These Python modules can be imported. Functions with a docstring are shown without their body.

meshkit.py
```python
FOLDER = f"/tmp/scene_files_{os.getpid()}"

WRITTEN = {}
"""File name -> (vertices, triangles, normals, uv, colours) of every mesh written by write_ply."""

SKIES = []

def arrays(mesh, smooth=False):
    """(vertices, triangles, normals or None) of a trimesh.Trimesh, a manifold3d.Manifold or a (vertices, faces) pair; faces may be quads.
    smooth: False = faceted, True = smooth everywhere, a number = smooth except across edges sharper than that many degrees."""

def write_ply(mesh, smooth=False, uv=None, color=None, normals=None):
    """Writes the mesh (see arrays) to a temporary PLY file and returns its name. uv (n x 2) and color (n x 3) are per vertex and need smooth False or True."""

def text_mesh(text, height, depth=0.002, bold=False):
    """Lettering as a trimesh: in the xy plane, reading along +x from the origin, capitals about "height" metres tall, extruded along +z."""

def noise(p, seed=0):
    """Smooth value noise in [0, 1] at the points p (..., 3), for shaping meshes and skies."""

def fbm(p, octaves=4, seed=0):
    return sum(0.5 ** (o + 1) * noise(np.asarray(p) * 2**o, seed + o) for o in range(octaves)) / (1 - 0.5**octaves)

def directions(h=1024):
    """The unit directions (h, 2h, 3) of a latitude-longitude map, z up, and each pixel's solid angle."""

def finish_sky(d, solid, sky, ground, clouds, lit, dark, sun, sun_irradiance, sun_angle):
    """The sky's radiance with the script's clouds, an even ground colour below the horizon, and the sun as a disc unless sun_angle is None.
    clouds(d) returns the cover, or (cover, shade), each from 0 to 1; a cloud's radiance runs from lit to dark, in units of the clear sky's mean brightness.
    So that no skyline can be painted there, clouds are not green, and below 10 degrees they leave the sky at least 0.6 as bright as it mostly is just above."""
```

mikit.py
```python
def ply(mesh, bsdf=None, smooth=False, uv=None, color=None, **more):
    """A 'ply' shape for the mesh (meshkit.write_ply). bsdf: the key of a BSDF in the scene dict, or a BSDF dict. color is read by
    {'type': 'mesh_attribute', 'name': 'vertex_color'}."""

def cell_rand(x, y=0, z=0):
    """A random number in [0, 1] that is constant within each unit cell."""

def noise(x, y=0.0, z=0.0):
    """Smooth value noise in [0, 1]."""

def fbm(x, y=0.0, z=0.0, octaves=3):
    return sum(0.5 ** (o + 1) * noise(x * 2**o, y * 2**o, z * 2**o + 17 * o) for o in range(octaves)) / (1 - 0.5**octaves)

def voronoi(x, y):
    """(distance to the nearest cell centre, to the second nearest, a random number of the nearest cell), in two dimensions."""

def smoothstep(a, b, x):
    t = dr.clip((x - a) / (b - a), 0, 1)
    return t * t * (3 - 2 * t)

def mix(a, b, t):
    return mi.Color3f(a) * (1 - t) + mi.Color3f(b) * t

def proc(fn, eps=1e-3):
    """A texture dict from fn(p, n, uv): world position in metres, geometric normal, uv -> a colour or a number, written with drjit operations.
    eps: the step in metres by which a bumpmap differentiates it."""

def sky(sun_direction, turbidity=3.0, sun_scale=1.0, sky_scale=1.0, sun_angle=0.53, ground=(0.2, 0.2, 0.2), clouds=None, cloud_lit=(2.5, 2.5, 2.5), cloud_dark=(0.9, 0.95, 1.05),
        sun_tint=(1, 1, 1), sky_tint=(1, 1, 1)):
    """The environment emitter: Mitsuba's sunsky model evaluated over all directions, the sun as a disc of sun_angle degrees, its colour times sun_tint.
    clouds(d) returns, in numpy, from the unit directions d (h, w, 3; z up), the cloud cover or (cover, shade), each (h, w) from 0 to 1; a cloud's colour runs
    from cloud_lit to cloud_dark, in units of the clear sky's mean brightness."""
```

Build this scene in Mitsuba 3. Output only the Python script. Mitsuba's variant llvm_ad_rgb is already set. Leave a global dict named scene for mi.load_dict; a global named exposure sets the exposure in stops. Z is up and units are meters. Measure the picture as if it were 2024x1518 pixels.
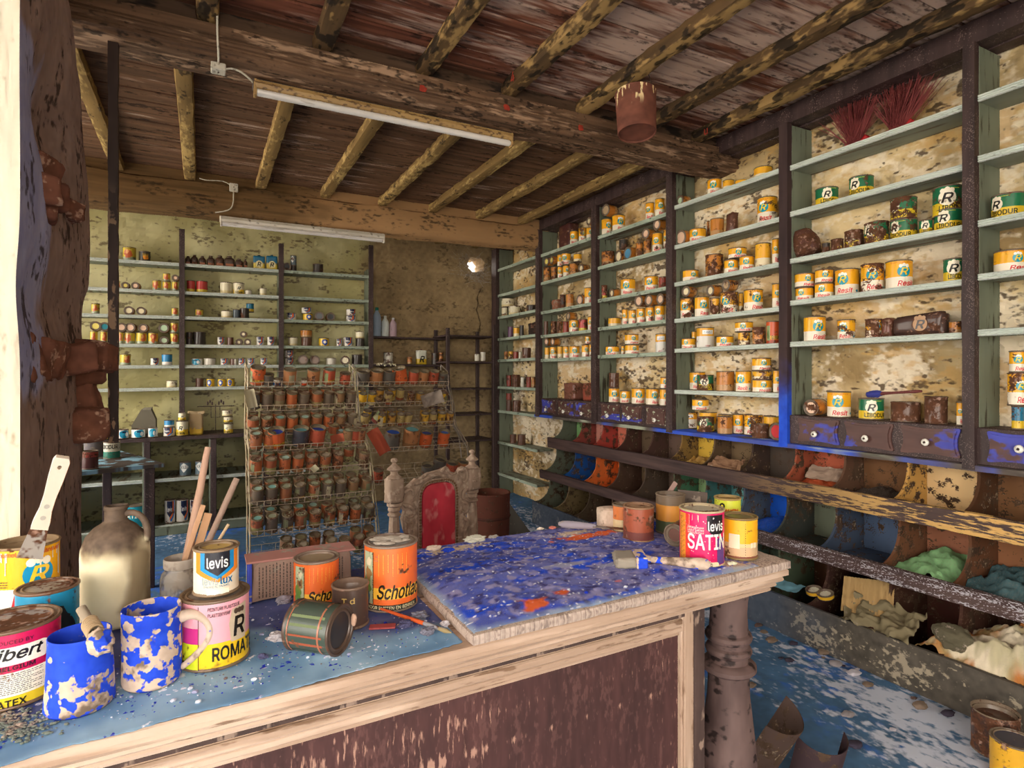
import math, random
import numpy as np, trimesh, drjit as dr, mitsuba as mi
import mikit, meshkit
from mikit import noise, fbm, smoothstep, mix, voronoi, cell_rand, proc
from manifold3d import Manifold, CrossSection
from shapely.geometry import Polygon, box as sbox
from shapely.ops import unary_union
T = mi.ScalarTransform4f
R = random.Random(7)
scene, labels = {}, {}

# ---------------------------------------------------------------- camera, daylight, exposure
FPX, YH, CX, YAW, EYE = 1175.0, 742.0, 1012.0, math.radians(27.5), 1.5
FW = np.array([math.sin(YAW), math.cos(YAW), 0]); RT = np.array([math.cos(YAW), -math.sin(YAW), 0])
scene['camera'] = {'type': 'perspective', 'fov': 2*math.degrees(math.atan(1012/FPX)), 'fov_axis': 'x', 'near_clip': 0.05, 'far_clip': 100.0,
                   'principal_point_offset_y': 17/1518,
                   'to_world': T().look_at(origin=[0, 0, EYE], target=[FW[0], FW[1], EYE], up=[0, 0, 1])}
exposure = 6.6
scene['sky'] = mikit.sky((-0.55, -0.75, 0.42), turbidity=4.0, sun_scale=0.0, sky_scale=1.0, ground=(0.7, 0.67, 0.62),
                         clouds=lambda d: (np.full(d.shape[:2], 1.0), 0.35*meshkit.fbm(d*3.0, 3)), cloud_lit=(1.10, 1.0, 0.89), cloud_dark=(0.88, 0.84, 0.78))

# ---------------------------------------------------------------- helpers
def C(h):
    v = np.array([int(h[i:i+2], 16) for i in (0, 2, 4)])/255.0
    return [float(x) for x in np.where(v <= 0.04045, v/12.92, ((v+0.055)/1.055)**2.4)]

def ray(px, py):
    return FW + (px-CX)/FPX*RT + (YH-py)/FPX*np.array([0, 0, 1.0])

def on(px, py, ax, val):
    """the point of the world plane (axis ax = val) that the photograph shows at this pixel"""
    d = ray(px, py); o = np.array([0, 0, EYE])
    return o + (val-o[ax])/d[ax]*d

def new(name):
    if name not in scene and name not in used:
        used.add(name); return name
    i = 1
    while f'{name}_{i:03d}' in scene or f'{name}_{i:03d}' in used:
        i += 1
    used.add(f'{name}_{i:03d}')
    return f'{name}_{i:03d}'
used = set()
last = {}
def newk(name):
    i = last.get(name, -1) + 1
    last[name] = i
    return name if i == 0 else f'{name}_{i:03d}'

def thing(name, label, cat, group=None, kind=None):
    k = newk(name)
    tag(k, label, cat, group, kind)
    return k

def tag(k, label=None, cat=None, group=None, kind=None):
    d = labels.setdefault(k, {})
    for a, b in (('label', label), ('category', cat), ('group', group), ('kind', kind)):
        if b: d[a] = b
    return k

# colours of small things: a palette, its number in uv.x; uv.y holds a seed (whole part) and how dirty (fraction)
PAL = {}
def palette(mesh, mat, kw):
    if 'color' not in kw: return mat, kw
    c = np.round(np.asarray(kw['color'], float), 3); u, inv = np.unique(c, axis=0, return_inverse=True)
    a = np.asarray(kw['uv'], float); y = np.floor(a[:, 1]*10)+np.clip(a[:, 0], 0.02, 0.95)
    kw = dict(kw)
    if len(u) > 64:
        kw['uv'] = np.stack([a[:, 0]*0, y], 1); return mat+'_mixed', kw
    ids = np.array([PAL.setdefault(tuple(q), len(PAL)) for q in u]); kw.pop('color')
    kw['uv'] = np.stack([ids[inv.ravel()]+0.5, y], 1); return mat, kw

def creased(mesh, smooth, kw):
    if 'color' in kw and smooth is not True and smooth is not False:
        mesh = trimesh.graph.smooth_shade(mesh, angle=math.radians(smooth), facet_minarea=None); n = len(mesh.vertices)
        kw = {**kw, 'color': np.tile(kw['color'][:1], (n, 1)), 'uv': np.tile(kw['uv'][:1], (n, 1))}; smooth = True
    return mesh, smooth, kw

def part(parent, name, mesh, mat, smooth=False, label=None, kind=None, **kw):
    k = newk(f'{parent}__{name}'); mesh, smooth, kw = creased(mesh, smooth, kw); mat, kw = palette(mesh, mat, kw)
    scene[k] = mikit.ply(mesh, mat, smooth=smooth, **kw)
    if label or kind: tag(k, label, kind=kind)
    return k

def solo(name, mesh, mat, label=None, cat=None, group=None, kind=None, smooth=False, **kw):
    k = newk(name); mesh, smooth, kw = creased(mesh, smooth, kw); mat, kw = palette(mesh, mat, kw)
    scene[k] = mikit.ply(mesh, mat, smooth=smooth, **kw)
    tag(k, label, cat, group, kind)
    return k

def cat(ms):
    return trimesh.util.concatenate([m for m in ms if m is not None])

def TM(m):
    return m if isinstance(m, trimesh.Trimesh) else trimesh.Trimesh(*[np.array(x) for x in (m.to_mesh().vert_properties[:, :3], m.to_mesh().tri_verts)], process=False)

def bevbox(x0, x1, y0, y1, z0, z1, b=0.004):
    """a box with chamfered edges"""
    b = min(b, 0.45*min(x1-x0, y1-y0, z1-z0))
    P = []
    for sx in (0, 1):
        for sy in (0, 1):
            for sz in (0, 1):
                c = np.array([x1 if sx else x0, y1 if sy else y0, z1 if sz else z0])
                s = np.array([-1 if sx else 1, -1 if sy else 1, -1 if sz else 1])*b
                for a in range(3):
                    q = c + s; q[a] = c[a]; P.append(q)
    return TM(Manifold.hull_points(np.array(P)))

def grid_box(x0, x1, y0, y1, z0, z1, step, amp=0.0, freq=8.0, seed=0, b=0.006):
    """a box, subdivided and made uneven with noise, its edges rounded off"""
    n = [max(1, int(round((c-a)/step))) for a, c in ((x0, x1), (y0, y1), (z0, z1))]
    lo, hi = np.array([x0, y0, z0]), np.array([x1, y1, z1])
    V, Fc, at = [], [], 0
    for ax in range(3):
        u, v = [a for a in range(3) if a != ax]
        gu, gv = np.meshgrid(np.linspace(lo[u], hi[u], n[u]+1), np.linspace(lo[v], hi[v], n[v]+1), indexing='ij')
        for side in (0, 1):
            P = np.zeros(gu.shape+(3,)); P[..., u] = gu; P[..., v] = gv; P[..., ax] = (lo, hi)[side][ax]
            idx = at + np.arange(gu.size).reshape(gu.shape)
            q = np.stack([idx[:-1, :-1], idx[1:, :-1], idx[1:, 1:], idx[:-1, 1:]], -1).reshape(-1, 4)
            flip = (side == 1) == (ax == 1)
            if flip: q = q[:, ::-1]
            V.append(P.reshape(-1, 3)); Fc.append(q); at += gu.size
    V = np.vstack(V); Fc = np.vstack(Fc)
    m = trimesh.Trimesh(V, np.vstack([Fc[:, [0, 1, 2]], Fc[:, [0, 2, 3]]]), process=True)
    V = np.array(m.vertices)
    ctr = (lo+hi)/2
    near = ((np.abs(V-lo) < 1e-6) | (np.abs(V-hi) < 1e-6)).sum(1)
    out = np.sign(V-ctr)*((np.abs(V-lo) < 1e-6) | (np.abs(V-hi) < 1e-6))
    d = (meshkit.fbm(V*freq+seed*13.7, 3, seed)-0.5)*2*amp
    V = V + out*d[:, None] - out*(np.where(near >= 2, b, 0)*(0.5+meshkit.noise(V*freq*2+seed, seed)))[:, None]
    m.vertices = V
    return m

def lathe(prof, n=24, cap0=False, cap1=False):
    """profile [(r,z,...)] turned about z; smooth in itself"""
    P = np.array([p[:2] for p in prof], float)
    a = np.linspace(0, 2*math.pi, n, endpoint=False)
    V = np.stack([P[:, None, 0]*np.cos(a), P[:, None, 0]*np.sin(a), np.repeat(P[:, 1:2], n, 1)], -1).reshape(-1, 3)
    i, j = np.meshgrid(np.arange(len(P)-1), np.arange(n), indexing='ij')
    q = np.stack([i*n+j, i*n+(j+1) % n, (i+1)*n+(j+1) % n, (i+1)*n+j], -1).reshape(-1, 4)
    return V, np.vstack([q[:, [0, 1, 2]], q[:, [0, 2, 3]]])

def L3(prof, n=24):
    return trimesh.Trimesh(*lathe(prof, n), process=False)

def prism(pts2, axis, a0, a1):
    """polygon in the plane across `axis`, extruded from a0 to a1. axis 0: pts are (y,z); 1: (x,z); 2: (x,y)"""
    poly = pts2 if hasattr(pts2, 'exterior') else Polygon(pts2).buffer(0)
    if hasattr(poly, 'geoms'): poly = max(poly.geoms, key=lambda g: g.area)
    m = trimesh.creation.extrude_polygon(poly, a1-a0, engine='earcut')
    v = np.array(m.vertices); o = v.copy()
    if axis == 0: o = np.stack([v[:, 2]+a0, v[:, 0], v[:, 1]], 1)
    elif axis == 1: o = np.stack([v[:, 0], v[:, 2]+a0, v[:, 1]], 1); m.faces = np.array(m.faces)[:, ::-1]
    else: o = np.stack([v[:, 0], v[:, 1], v[:, 2]+a0], 1)
    m.vertices = o
    return m

def tube(pts, r, n=6, taper=None):
    """a round bar through points"""
    P = np.asarray(pts, float); k = len(P)
    t = np.gradient(P, axis=0); t /= np.linalg.norm(t, axis=1, keepdims=True)+1e-12
    up = np.array([0, 0, 1.0]) if abs(t[0][2]) < 0.9 else np.array([1.0, 0, 0])
    V = []
    rr = np.full(k, r) if taper is None else np.asarray(taper, float)
    a = np.linspace(0, 2*math.pi, n, endpoint=False)
    u = np.cross(t[0], up); u /= np.linalg.norm(u)
    for i in range(k):
        u = u - t[i]*(u@t[i]); u /= np.linalg.norm(u)+1e-12
        w = np.cross(t[i], u)
        V.append(P[i] + rr[i]*(np.cos(a)[:, None]*u + np.sin(a)[:, None]*w))
    V = np.vstack(V + [P[:1], P[-1:]])
    i, j = np.meshgrid(np.arange(k-1), np.arange(n), indexing='ij')
    q = np.stack([i*n+j, i*n+(j+1) % n, (i+1)*n+(j+1) % n, (i+1)*n+j], -1).reshape(-1, 4)
    f = [q[:, [0, 1, 2]], q[:, [0, 2, 3]]]
    jj = np.arange(n)
    f += [np.stack([(jj+1) % n, jj, np.full(n, k*n)], 1), np.stack([(k-1)*n+jj, (k-1)*n+(jj+1) % n, np.full(n, k*n+1)], 1)]
    return trimesh.Trimesh(V, np.vstack(f), process=False)

def curve(pts, n=24):
    from scipy.interpolate import CubicSpline
    P = np.asarray(pts, float)
    s = np.r_[0, np.cumsum(np.linalg.norm(np.diff(P, axis=0), axis=1))]
    return CubicSpline(s, P)(np.linspace(0, s[-1], n))

def rough(m, amp, freq, seed=0, octv=3):
    """push vertices along their normals by noise"""
    m = m.copy(); m.merge_vertices()
    n = np.array(m.vertex_normals)
    m.vertices = m.vertices + n*((meshkit.fbm(np.array(m.vertices)*freq+seed*7.3, octv, seed)-0.5)*2*amp)[:, None]
    return m

def lump(p, r, seed, sub=2, amp=0.35, sq=(1, 1, 1), freq=None):
    m = trimesh.creation.icosphere(subdivisions=sub, radius=1.0)
    v = np.array(m.vertices)
    v = v*(1+amp*2*(meshkit.fbm(v*(freq or 1.6)+seed*3.1, 3, seed)-0.5))[:, None]
    m.vertices = v*r*np.array(sq)+np.array(p)
    return m

def Rz(a):
    c, s = math.cos(a), math.sin(a); return np.array([[c, -s, 0], [s, c, 0], [0, 0, 1.0]])

def align(z, x=None):
    """rotation whose third column is z"""
    z = np.asarray(z, float)/np.linalg.norm(z)
    x = np.array([1.0, 0, 0]) if x is None else np.asarray(x, float)
    x = x - z*(x@z)
    if np.linalg.norm(x) < 1e-6: x = np.array([0, 1.0, 0]) - z*z[1]
    x /= np.linalg.norm(x)
    return np.stack([x, np.cross(z, x), z], 1)

def xf(m, Rm=None, t=(0, 0, 0)):
    m = m.copy(); v = np.array(m.vertices)
    m.vertices = (v if Rm is None else v@np.asarray(Rm).T) + np.asarray(t, float)
    return m
# ---------------------------------------------------------------- tiling lattices of value noise, looked up in space
def _lattice(n, cell, octs, seed):
    rg = np.random.default_rng(seed); tot = np.zeros((n, n, n))
    for o in range(octs):
        k = max(1, cell >> o); g = rg.random((n//k,)*3)
        for ax in range(3):
            x = np.arange(n*1)/k if g.shape[ax] != n else None
            if x is None: continue
            f = np.floor(x).astype(int); t = x-f; t = t*t*(3-2*t)
            a, b = np.take(g, f % g.shape[ax], ax), np.take(g, (f+1) % g.shape[ax], ax)
            sh = [1, 1, 1]; sh[ax] = n
            g = a+(b-a)*t.reshape(sh)
        tot += g*0.5**(o+1)
    return mi.Float((tot/(1-0.5**octs)).astype(np.float32).ravel())
_F4, _F1 = _lattice(128, 8, 4, 5), _lattice(64, 4, 1, 6)
def _look(tab, n, cell, p):
    ii, t = [], []
    for v in p:
        v = mi.Float(v)*cell; f = dr.floor(v); t.append(v-f)
        a = mi.UInt32(mi.Int32(f)) & (n-1); ii.append((a, (a+1) & (n-1)))
    X, Y = [a*(n*n) for a in ii[0]], [a*n for a in ii[1]]
    g = lambda i, j, k: dr.gather(mi.Float, tab, X[i]+Y[j]+ii[2][k])
    def ex(j, k):
        a = g(0, j, k); return dr.fma(t[0], g(1, j, k)-a, a)
    def ey(k):
        a = ex(0, k); return dr.fma(t[1], ex(1, k)-a, a)
    a = ey(0)
    return dr.fma(t[2], ey(1)-a, a)
def noise(x, y=0.0, z=0.0): return _look(_F1, 64, 4, (x, y, z))
def fbm(x, y=0.0, z=0.0, octaves=4): return _look(_F4, 128, 8, (x, y, z))
# ---------------------------------------------------------------- materials
def mat(key, fn=None, rgb=None, rough=0.85, spec=0.3, metal=0.0, bump=None, bs=0.004, extra=None, eps=1e-3):
    b = {'type': 'principled', 'base_color': proc(fn) if fn else {'type': 'rgb', 'value': rgb}, 'roughness': rough, 'specular': spec, 'metallic': metal}
    if extra: b.update(extra)
    if bump and key in ('plaster_shop', 'pier_face', 'counter_pale', 'beam_wood', 'plaster_light'): b = {'type': 'bumpmap', 'arbitrary': proc(bump, eps), 'scale': bs, 'bsdf': b}
    scene[key] = {'type': 'twosided', 'bsdf': b}
    return key

def blend3(a, b, c, t1, t2):
    return mix(mix(a, b, t1), c, t2)

def woodfn(axis, dark, mid, light, grain=45.0, patch=2.2, lt=(0.5, 0.8), long=2.0, dirt=0.0, dirtc=(0.02, 0.015, 0.01)):
    def f(p, n, uv):
        q = [p.x, p.y, p.z]
        a = q[axis]; o = [q[i] for i in range(3) if i != axis]
        g = fbm(a*long, o[0]*grain, o[1]*grain, 3)
        s = fbm(a*patch*0.6+7, o[0]*patch*3, o[1]*patch*3, 3)
        w = smoothstep(lt[0], lt[1], 0.55*s+0.45*g)
        c = mix(mix(dark, mid, smoothstep(0.3, 0.7, g)), light, w)
        d = fbm(p.x*17+3, p.y*17, p.z*17, 3)
        return mix(c, dirtc, dirt*smoothstep(0.45, 0.75, d))
    return f

# wood of the ceiling
mat('plank_wood', lambda p, n, uv: mix(mix(mix(mix(mix(C('3d241b'), C('84543f'), smoothstep(0.25, 0.75, fbm(p.x*1.8+uv.x*7, p.y*30, uv.y*9))), C('5d2f22'), 0.6*uv.x), mix(C('3b2c20'), C('7d6046'), fbm(p.x*2.6+uv.x*7, p.y*34, uv.y*9)), smoothstep(2.9, 3.5, p.y)*0.8),
    C('c2a897'), smoothstep(0.47, 0.70, fbm(p.x*2.3+5*uv.x, p.y*11, 3.0)*0.5+0.30*fbm(p.x*8, p.y*60, 1.0)+0.22*smoothstep(0.2, 1.8, p.x)*smoothstep(4.2, 2.2, p.y))*0.85),
    C('24150f'), smoothstep(0.55, 0.70, fbm(p.x*5.1, p.y*26, uv.y*5)*0.6+0.4*fbm(p.x*33, p.y*60, 2.0))*0.8), rough=0.9, bump=lambda p, n, uv: fbm(p.x*8, p.y*90, 0.0), bs=0.004)
mat('joist_front', lambda p, n, uv: mix(mix(mix(C('2a2018'), C('6b5233'), fbm(p.x*30, p.y*3, p.z*30)), C('a88956'), 0.75*smoothstep(0.48, 0.60, 0.6*fbm(p.x*9, p.y*3.6, p.z*9)+0.4*fbm(p.x*50, p.y*22, p.z*50))), C('17110c'), smoothstep(0.55, 0.64, fbm(p.x*24, p.y*12, p.z*24))*0.85), rough=0.85, bump=lambda p, n, uv: fbm(p.x*40, p.y*14, p.z*40), bs=0.008)
mat('joist_back', lambda p, n, uv: mix(mix(mix(C('5a472c'), C('937746'), fbm(p.x*40, p.y*3, p.z*40)), C('c0a468'), smoothstep(0.48, 0.66, 0.6*fbm(p.x*9, p.y*2.6, p.z*9)+0.4*fbm(p.x*60, p.y*20, p.z*60))*0.8), C('32261a'), smoothstep(0.57, 0.68, 0.6*fbm(p.x*20, p.y*9, p.z*20)+0.4*fbm(p.x*70, p.y*40, p.z*70))*0.8), rough=0.85, bump=lambda p, n, uv: fbm(p.x*40, p.y*10, p.z*40), bs=0.006)
mat('beam_wood', lambda p, n, uv: mix(mix(mix(C('3a2a20'), C('7c5f47'), fbm(p.x*3, p.y*50, p.z*50)), C('b4957a'), smoothstep(0.5, 0.66, 0.5*fbm(p.x*2.2, p.y*14, p.z*20)+0.5*fbm(p.x*14, p.y*60, p.z*70))*0.7), C('1f150f'), smoothstep(0.55, 0.68, 0.5*fbm(p.x*7, p.y*20, p.z*20)+0.5*fbm(p.x*40, p.y*70, p.z*70))*0.8), rough=0.85, bump=lambda p, n, uv: fbm(p.x*9, p.y*70, p.z*70), bs=0.008)
mat('beam_dark', lambda p, n, uv: mix(mix(C('2a1e17'), C('5a4433'), fbm(p.x*3, p.y*50, p.z*50)), C('1a120d'), smoothstep(0.5, 0.66, fbm(p.x*9, p.y*30, p.z*30))), rough=0.85)
mat('beam_far', lambda p, n, uv: mix(mix(mix(C('46351f'), C('82633e'), fbm(p.x*2, p.y*50, p.z*50)), C('b89064'), smoothstep(0.9, 1.5, p.x+0.5*fbm(p.x*4, p.z*9, 2.0))*0.8), C('2a1e14'), smoothstep(0.54, 0.68, 0.5*fbm(p.x*5, p.y*14, p.z*16)+0.5*fbm(p.x*28, p.y*60, p.z*60))*0.75), rough=0.85, bump=lambda p, n, uv: fbm(p.x*9, p.y*60, p.z*60), bs=0.008)
mat('dark_wood', lambda p, n, uv: mix(mix(C('21181a'), C('4a3836'), fbm(p.x*26, p.y*26, p.z*3, 3)), C('7d6c66'), smoothstep(0.62, 0.72, 0.4*fbm(p.x*20, p.y*20, p.z*9)+0.6*noise(p.x*230, p.y*230, p.z*200))*0.5), rough=0.55, spec=0.4,
    bump=lambda p, n, uv: fbm(p.x*60, p.y*60, p.z*14, 2), bs=0.002)
mat('dark_wood_blue', lambda p, n, uv: mix(mix(C('261c1f'), C('4a3836'), fbm(p.x*26, p.y*26, p.z*3, 3)), mix(C('1538b8'), C('2f62dc'), fbm(p.x*30, p.y*30, p.z*30, 2)), smoothstep(1.66, 1.32, p.z+0.5*fbm(p.x*9, p.y*9, p.z*6, 3)-0.2)), rough=0.75)
mat('ledge_wood', lambda p, n, uv: mix(mix(mix(C('31292a'), C('6f665c'), fbm(p.x*40, p.y*7, p.z*40, 3)), mix(C('1b3fc4'), C('4a68b8'), fbm(p.x*30, p.y*20, p.z*30, 2)), smoothstep(0.5, 0.6, fbm(p.y*1.9+31.3, p.x*3, 1.0, 2))), C('a5ad97'), smoothstep(0.56, 0.66, fbm(p.y*2.3+11.7, p.x*12, p.z*9, 3))*0.8), rough=0.85)
mat('rail_wood', lambda p, n, uv: mix(mix(mix(C('2b2022'), C('584540'), fbm(p.x*50, p.y*4, p.z*50)), C('c8a061'), smoothstep(3.0, 1.4, p.y)*smoothstep(0.46, 0.53, 0.5*fbm(p.x*22, p.y*5, p.z*60)+0.5*fbm(p.x*80, p.y*22, p.z*160))*smoothstep(0.62, 0.72, p.z)),
    C('aba6ac'), smoothstep(0.52, 0.62, 0.45*fbm(p.x*30, p.y*9, p.z*60)+0.55*noise(p.x*330, p.y*150, p.z*330))*smoothstep(0.75, 0.6, p.z)*smoothstep(3.4, 2.0, p.y)*0.75), rough=0.6, bump=lambda p, n, uv: fbm(p.x*70, p.y*9, p.z*70), bs=0.004)
mat('green_paint', lambda p, n, uv: mix(mix(C('5b6354'), C('7b8472'), fbm(p.x*9, p.y*9, p.z*2.5, 3)), C('3a382c'), smoothstep(0.58, 0.75, fbm(p.x*45, p.y*45, p.z*7, 3))), rough=0.6)
mat('shelf_under', lambda p, n, uv: mix(mix(C('6c7467'), C('8b9384'), fbm(p.x*9, p.y*5, p.z*9, 2)), C('54432e'), smoothstep(0.52, 0.7, fbm(p.x*38, p.y*4, p.z*9, 3))*0.8), rough=0.6)
mat('alu_edge', lambda p, n, uv: mix(mix(C('b9c4bb'), C('e2e8e0'), fbm(p.x*6, p.y*6, p.z*90)), C('85867a'), smoothstep(0.6, 0.74, 0.4*fbm(p.x*14, p.y*14, p.z*40)+0.6*noise(p.x*120, p.y*120, p.z*160))*0.4), rough=0.5, metal=0.1, spec=0.5)
mat('plaster_shop', lambda p, n, uv: mix(mix(mix(mix(C('9a8259'), C('d8c294'), smoothstep(0.3, 0.65, fbm(p.x*2.6, p.y*2.6, p.z*3.2))), C('e9dcc2'), smoothstep(0.44, 0.57, 0.65*fbm(p.x*4+9, p.y*4, p.z*5)+0.35*fbm(p.x*31, p.y*26, p.z*38))*0.85),
    C('c39a55'), smoothstep(0.52, 0.62, 0.6*fbm(p.x*2+3, p.y*2.2, p.z*4)+0.4*fbm(p.x*24, p.y*17, p.z*35))*0.6), C('54422f'), smoothstep(0.545, 0.64, 0.45*fbm(p.x*7, p.y*5, p.z*9)+0.55*fbm(p.x*38, p.y*27, p.z*50))*0.9), rough=0.95,
    bump=lambda p, n, uv: fbm(p.x*26, p.y*22, p.z*32), bs=0.03)
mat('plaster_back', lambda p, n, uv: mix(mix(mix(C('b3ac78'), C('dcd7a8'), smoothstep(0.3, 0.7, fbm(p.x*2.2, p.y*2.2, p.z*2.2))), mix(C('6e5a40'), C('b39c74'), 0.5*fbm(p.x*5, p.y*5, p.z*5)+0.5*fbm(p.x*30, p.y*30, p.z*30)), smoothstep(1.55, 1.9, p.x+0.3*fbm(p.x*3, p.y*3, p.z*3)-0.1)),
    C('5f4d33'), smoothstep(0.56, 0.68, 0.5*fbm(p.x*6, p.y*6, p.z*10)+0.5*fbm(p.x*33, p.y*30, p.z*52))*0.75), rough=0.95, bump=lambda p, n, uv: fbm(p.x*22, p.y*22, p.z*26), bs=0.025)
mat('plaster_light', lambda p, n, uv: mix(mix(C('b8b09a'), C('d6cfbd'), fbm(p.x*30, p.y*30, p.z*3)), C('9c8f76'), smoothstep(0.58, 0.74, 0.5*fbm(p.x*9, p.y*9, p.z*9)+0.5*fbm(p.x*60, p.y*60, p.z*30))), rough=0.95, bump=lambda p, n, uv: fbm(p.x*60, p.y*60, p.z*14), bs=0.01)
mat('pier_face', lambda p, n, uv: mix(mix(mix(C('665049'), C('9c867a'), 0.5*fbm(p.x*5, p.y*5, p.z*4)+0.5*fbm(p.x*30, p.y*30, p.z*26)), mix(C('6a73a2'), C('a5a6be'), 0.5*fbm(p.y*9, p.z*6, 3.0)+0.5*fbm(p.y*40, p.z*30, 3.0)), smoothstep(0.50, 0.60, 0.42*fbm(p.y*2.6+1.3, p.z*1.6+2.2, 5.0)+0.28*fbm(p.y*14, p.z*9, 2.0)+0.42*smoothstep(2.5, 1.9, p.y)*smoothstep(2.5, 2.2, p.z)*smoothstep(1.3, 1.6, p.z)-0.02)*0.8),
    C('2f211b'), smoothstep(0.54, 0.66, 0.5*fbm(p.x*10, p.y*10, p.z*6)+0.5*fbm(p.x*50, p.y*50, p.z*36))*0.85), rough=0.95, bump=lambda p, n, uv: fbm(p.x*22, p.y*24, p.z*18), bs=0.03)
mat('brick', lambda p, n, uv: mix(mix(C('452a22'), C('80523f'), fbm(p.x*30, p.y*30, p.z*30)), C('ab8c78'), smoothstep(0.56, 0.66, 0.6*fbm(p.x*14+3, p.y*14, p.z*14)+0.4*fbm(p.x*90, p.y*90, p.z*90))*0.8), rough=0.95, bump=lambda p, n, uv: fbm(p.x*60, p.y*60, p.z*60), bs=0.01)
mat('floor_dust', lambda p, n, uv: mix(mix(mix(C('33475a'), C('557fa8'), 0.5*fbm(p.x*3.1, p.y*3.1, 1.0)+0.5*fbm(p.x*21, p.y*21, 4.0)), mix(C('2450a8'), C('3f72c8'), fbm(p.x*18, p.y*18, 2.0)), smoothstep(0.52, 0.64, 0.7*fbm(p.x*1.5+4.4, p.y*1.5, 7.0)+0.3*fbm(p.x*19, p.y*15, 1.0))*0.8),
    C('c6cbd8'), smoothstep(0.50, 0.64, fbm(p.x*3.6+9, p.y*1.7+p.x*0.8, 3.0)*0.5+0.42*fbm(p.x*42, p.y*30, 1.0)+0.17*smoothstep(2.1, 2.9, p.x)*smoothstep(2.6, 1.3, p.y))*0.85), rough=0.95, bump=lambda p, n, uv: fbm(p.x*40, p.y*40, p.z*30), bs=0.03)
# tins and everything else with its own colours per vertex; uv = (how rusty or dirty 0..1, seed)
def rustmask(p, n, uv):
    s = dr.floor(uv.y)*0.731
    a = fbm(p.x*24+s, p.y*24-s, p.z*30+2*s)
    b = noise(p.x*190+s, p.y*190, p.z*190)
    return smoothstep(-0.05, 0.06, a*0.76+b*0.24-(0.86-0.62*(uv.y-dr.floor(uv.y))))
def rustcol(p, n, uv):
    return mix(mix(C('33231c'), C('6e4630'), fbm(p.x*40, p.y*40, p.z*40, 3)), C('97796a'), smoothstep(0.55, 0.75, fbm(p.x*60+5, p.y*60, p.z*60, 2)))
def palcol(p, n, uv):
    i = mi.UInt32(uv.x)*3
    return mi.Color3f(*[dr.gather(mi.Float, PALT[0], i+k) for k in range(3)])
PALT = []
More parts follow.
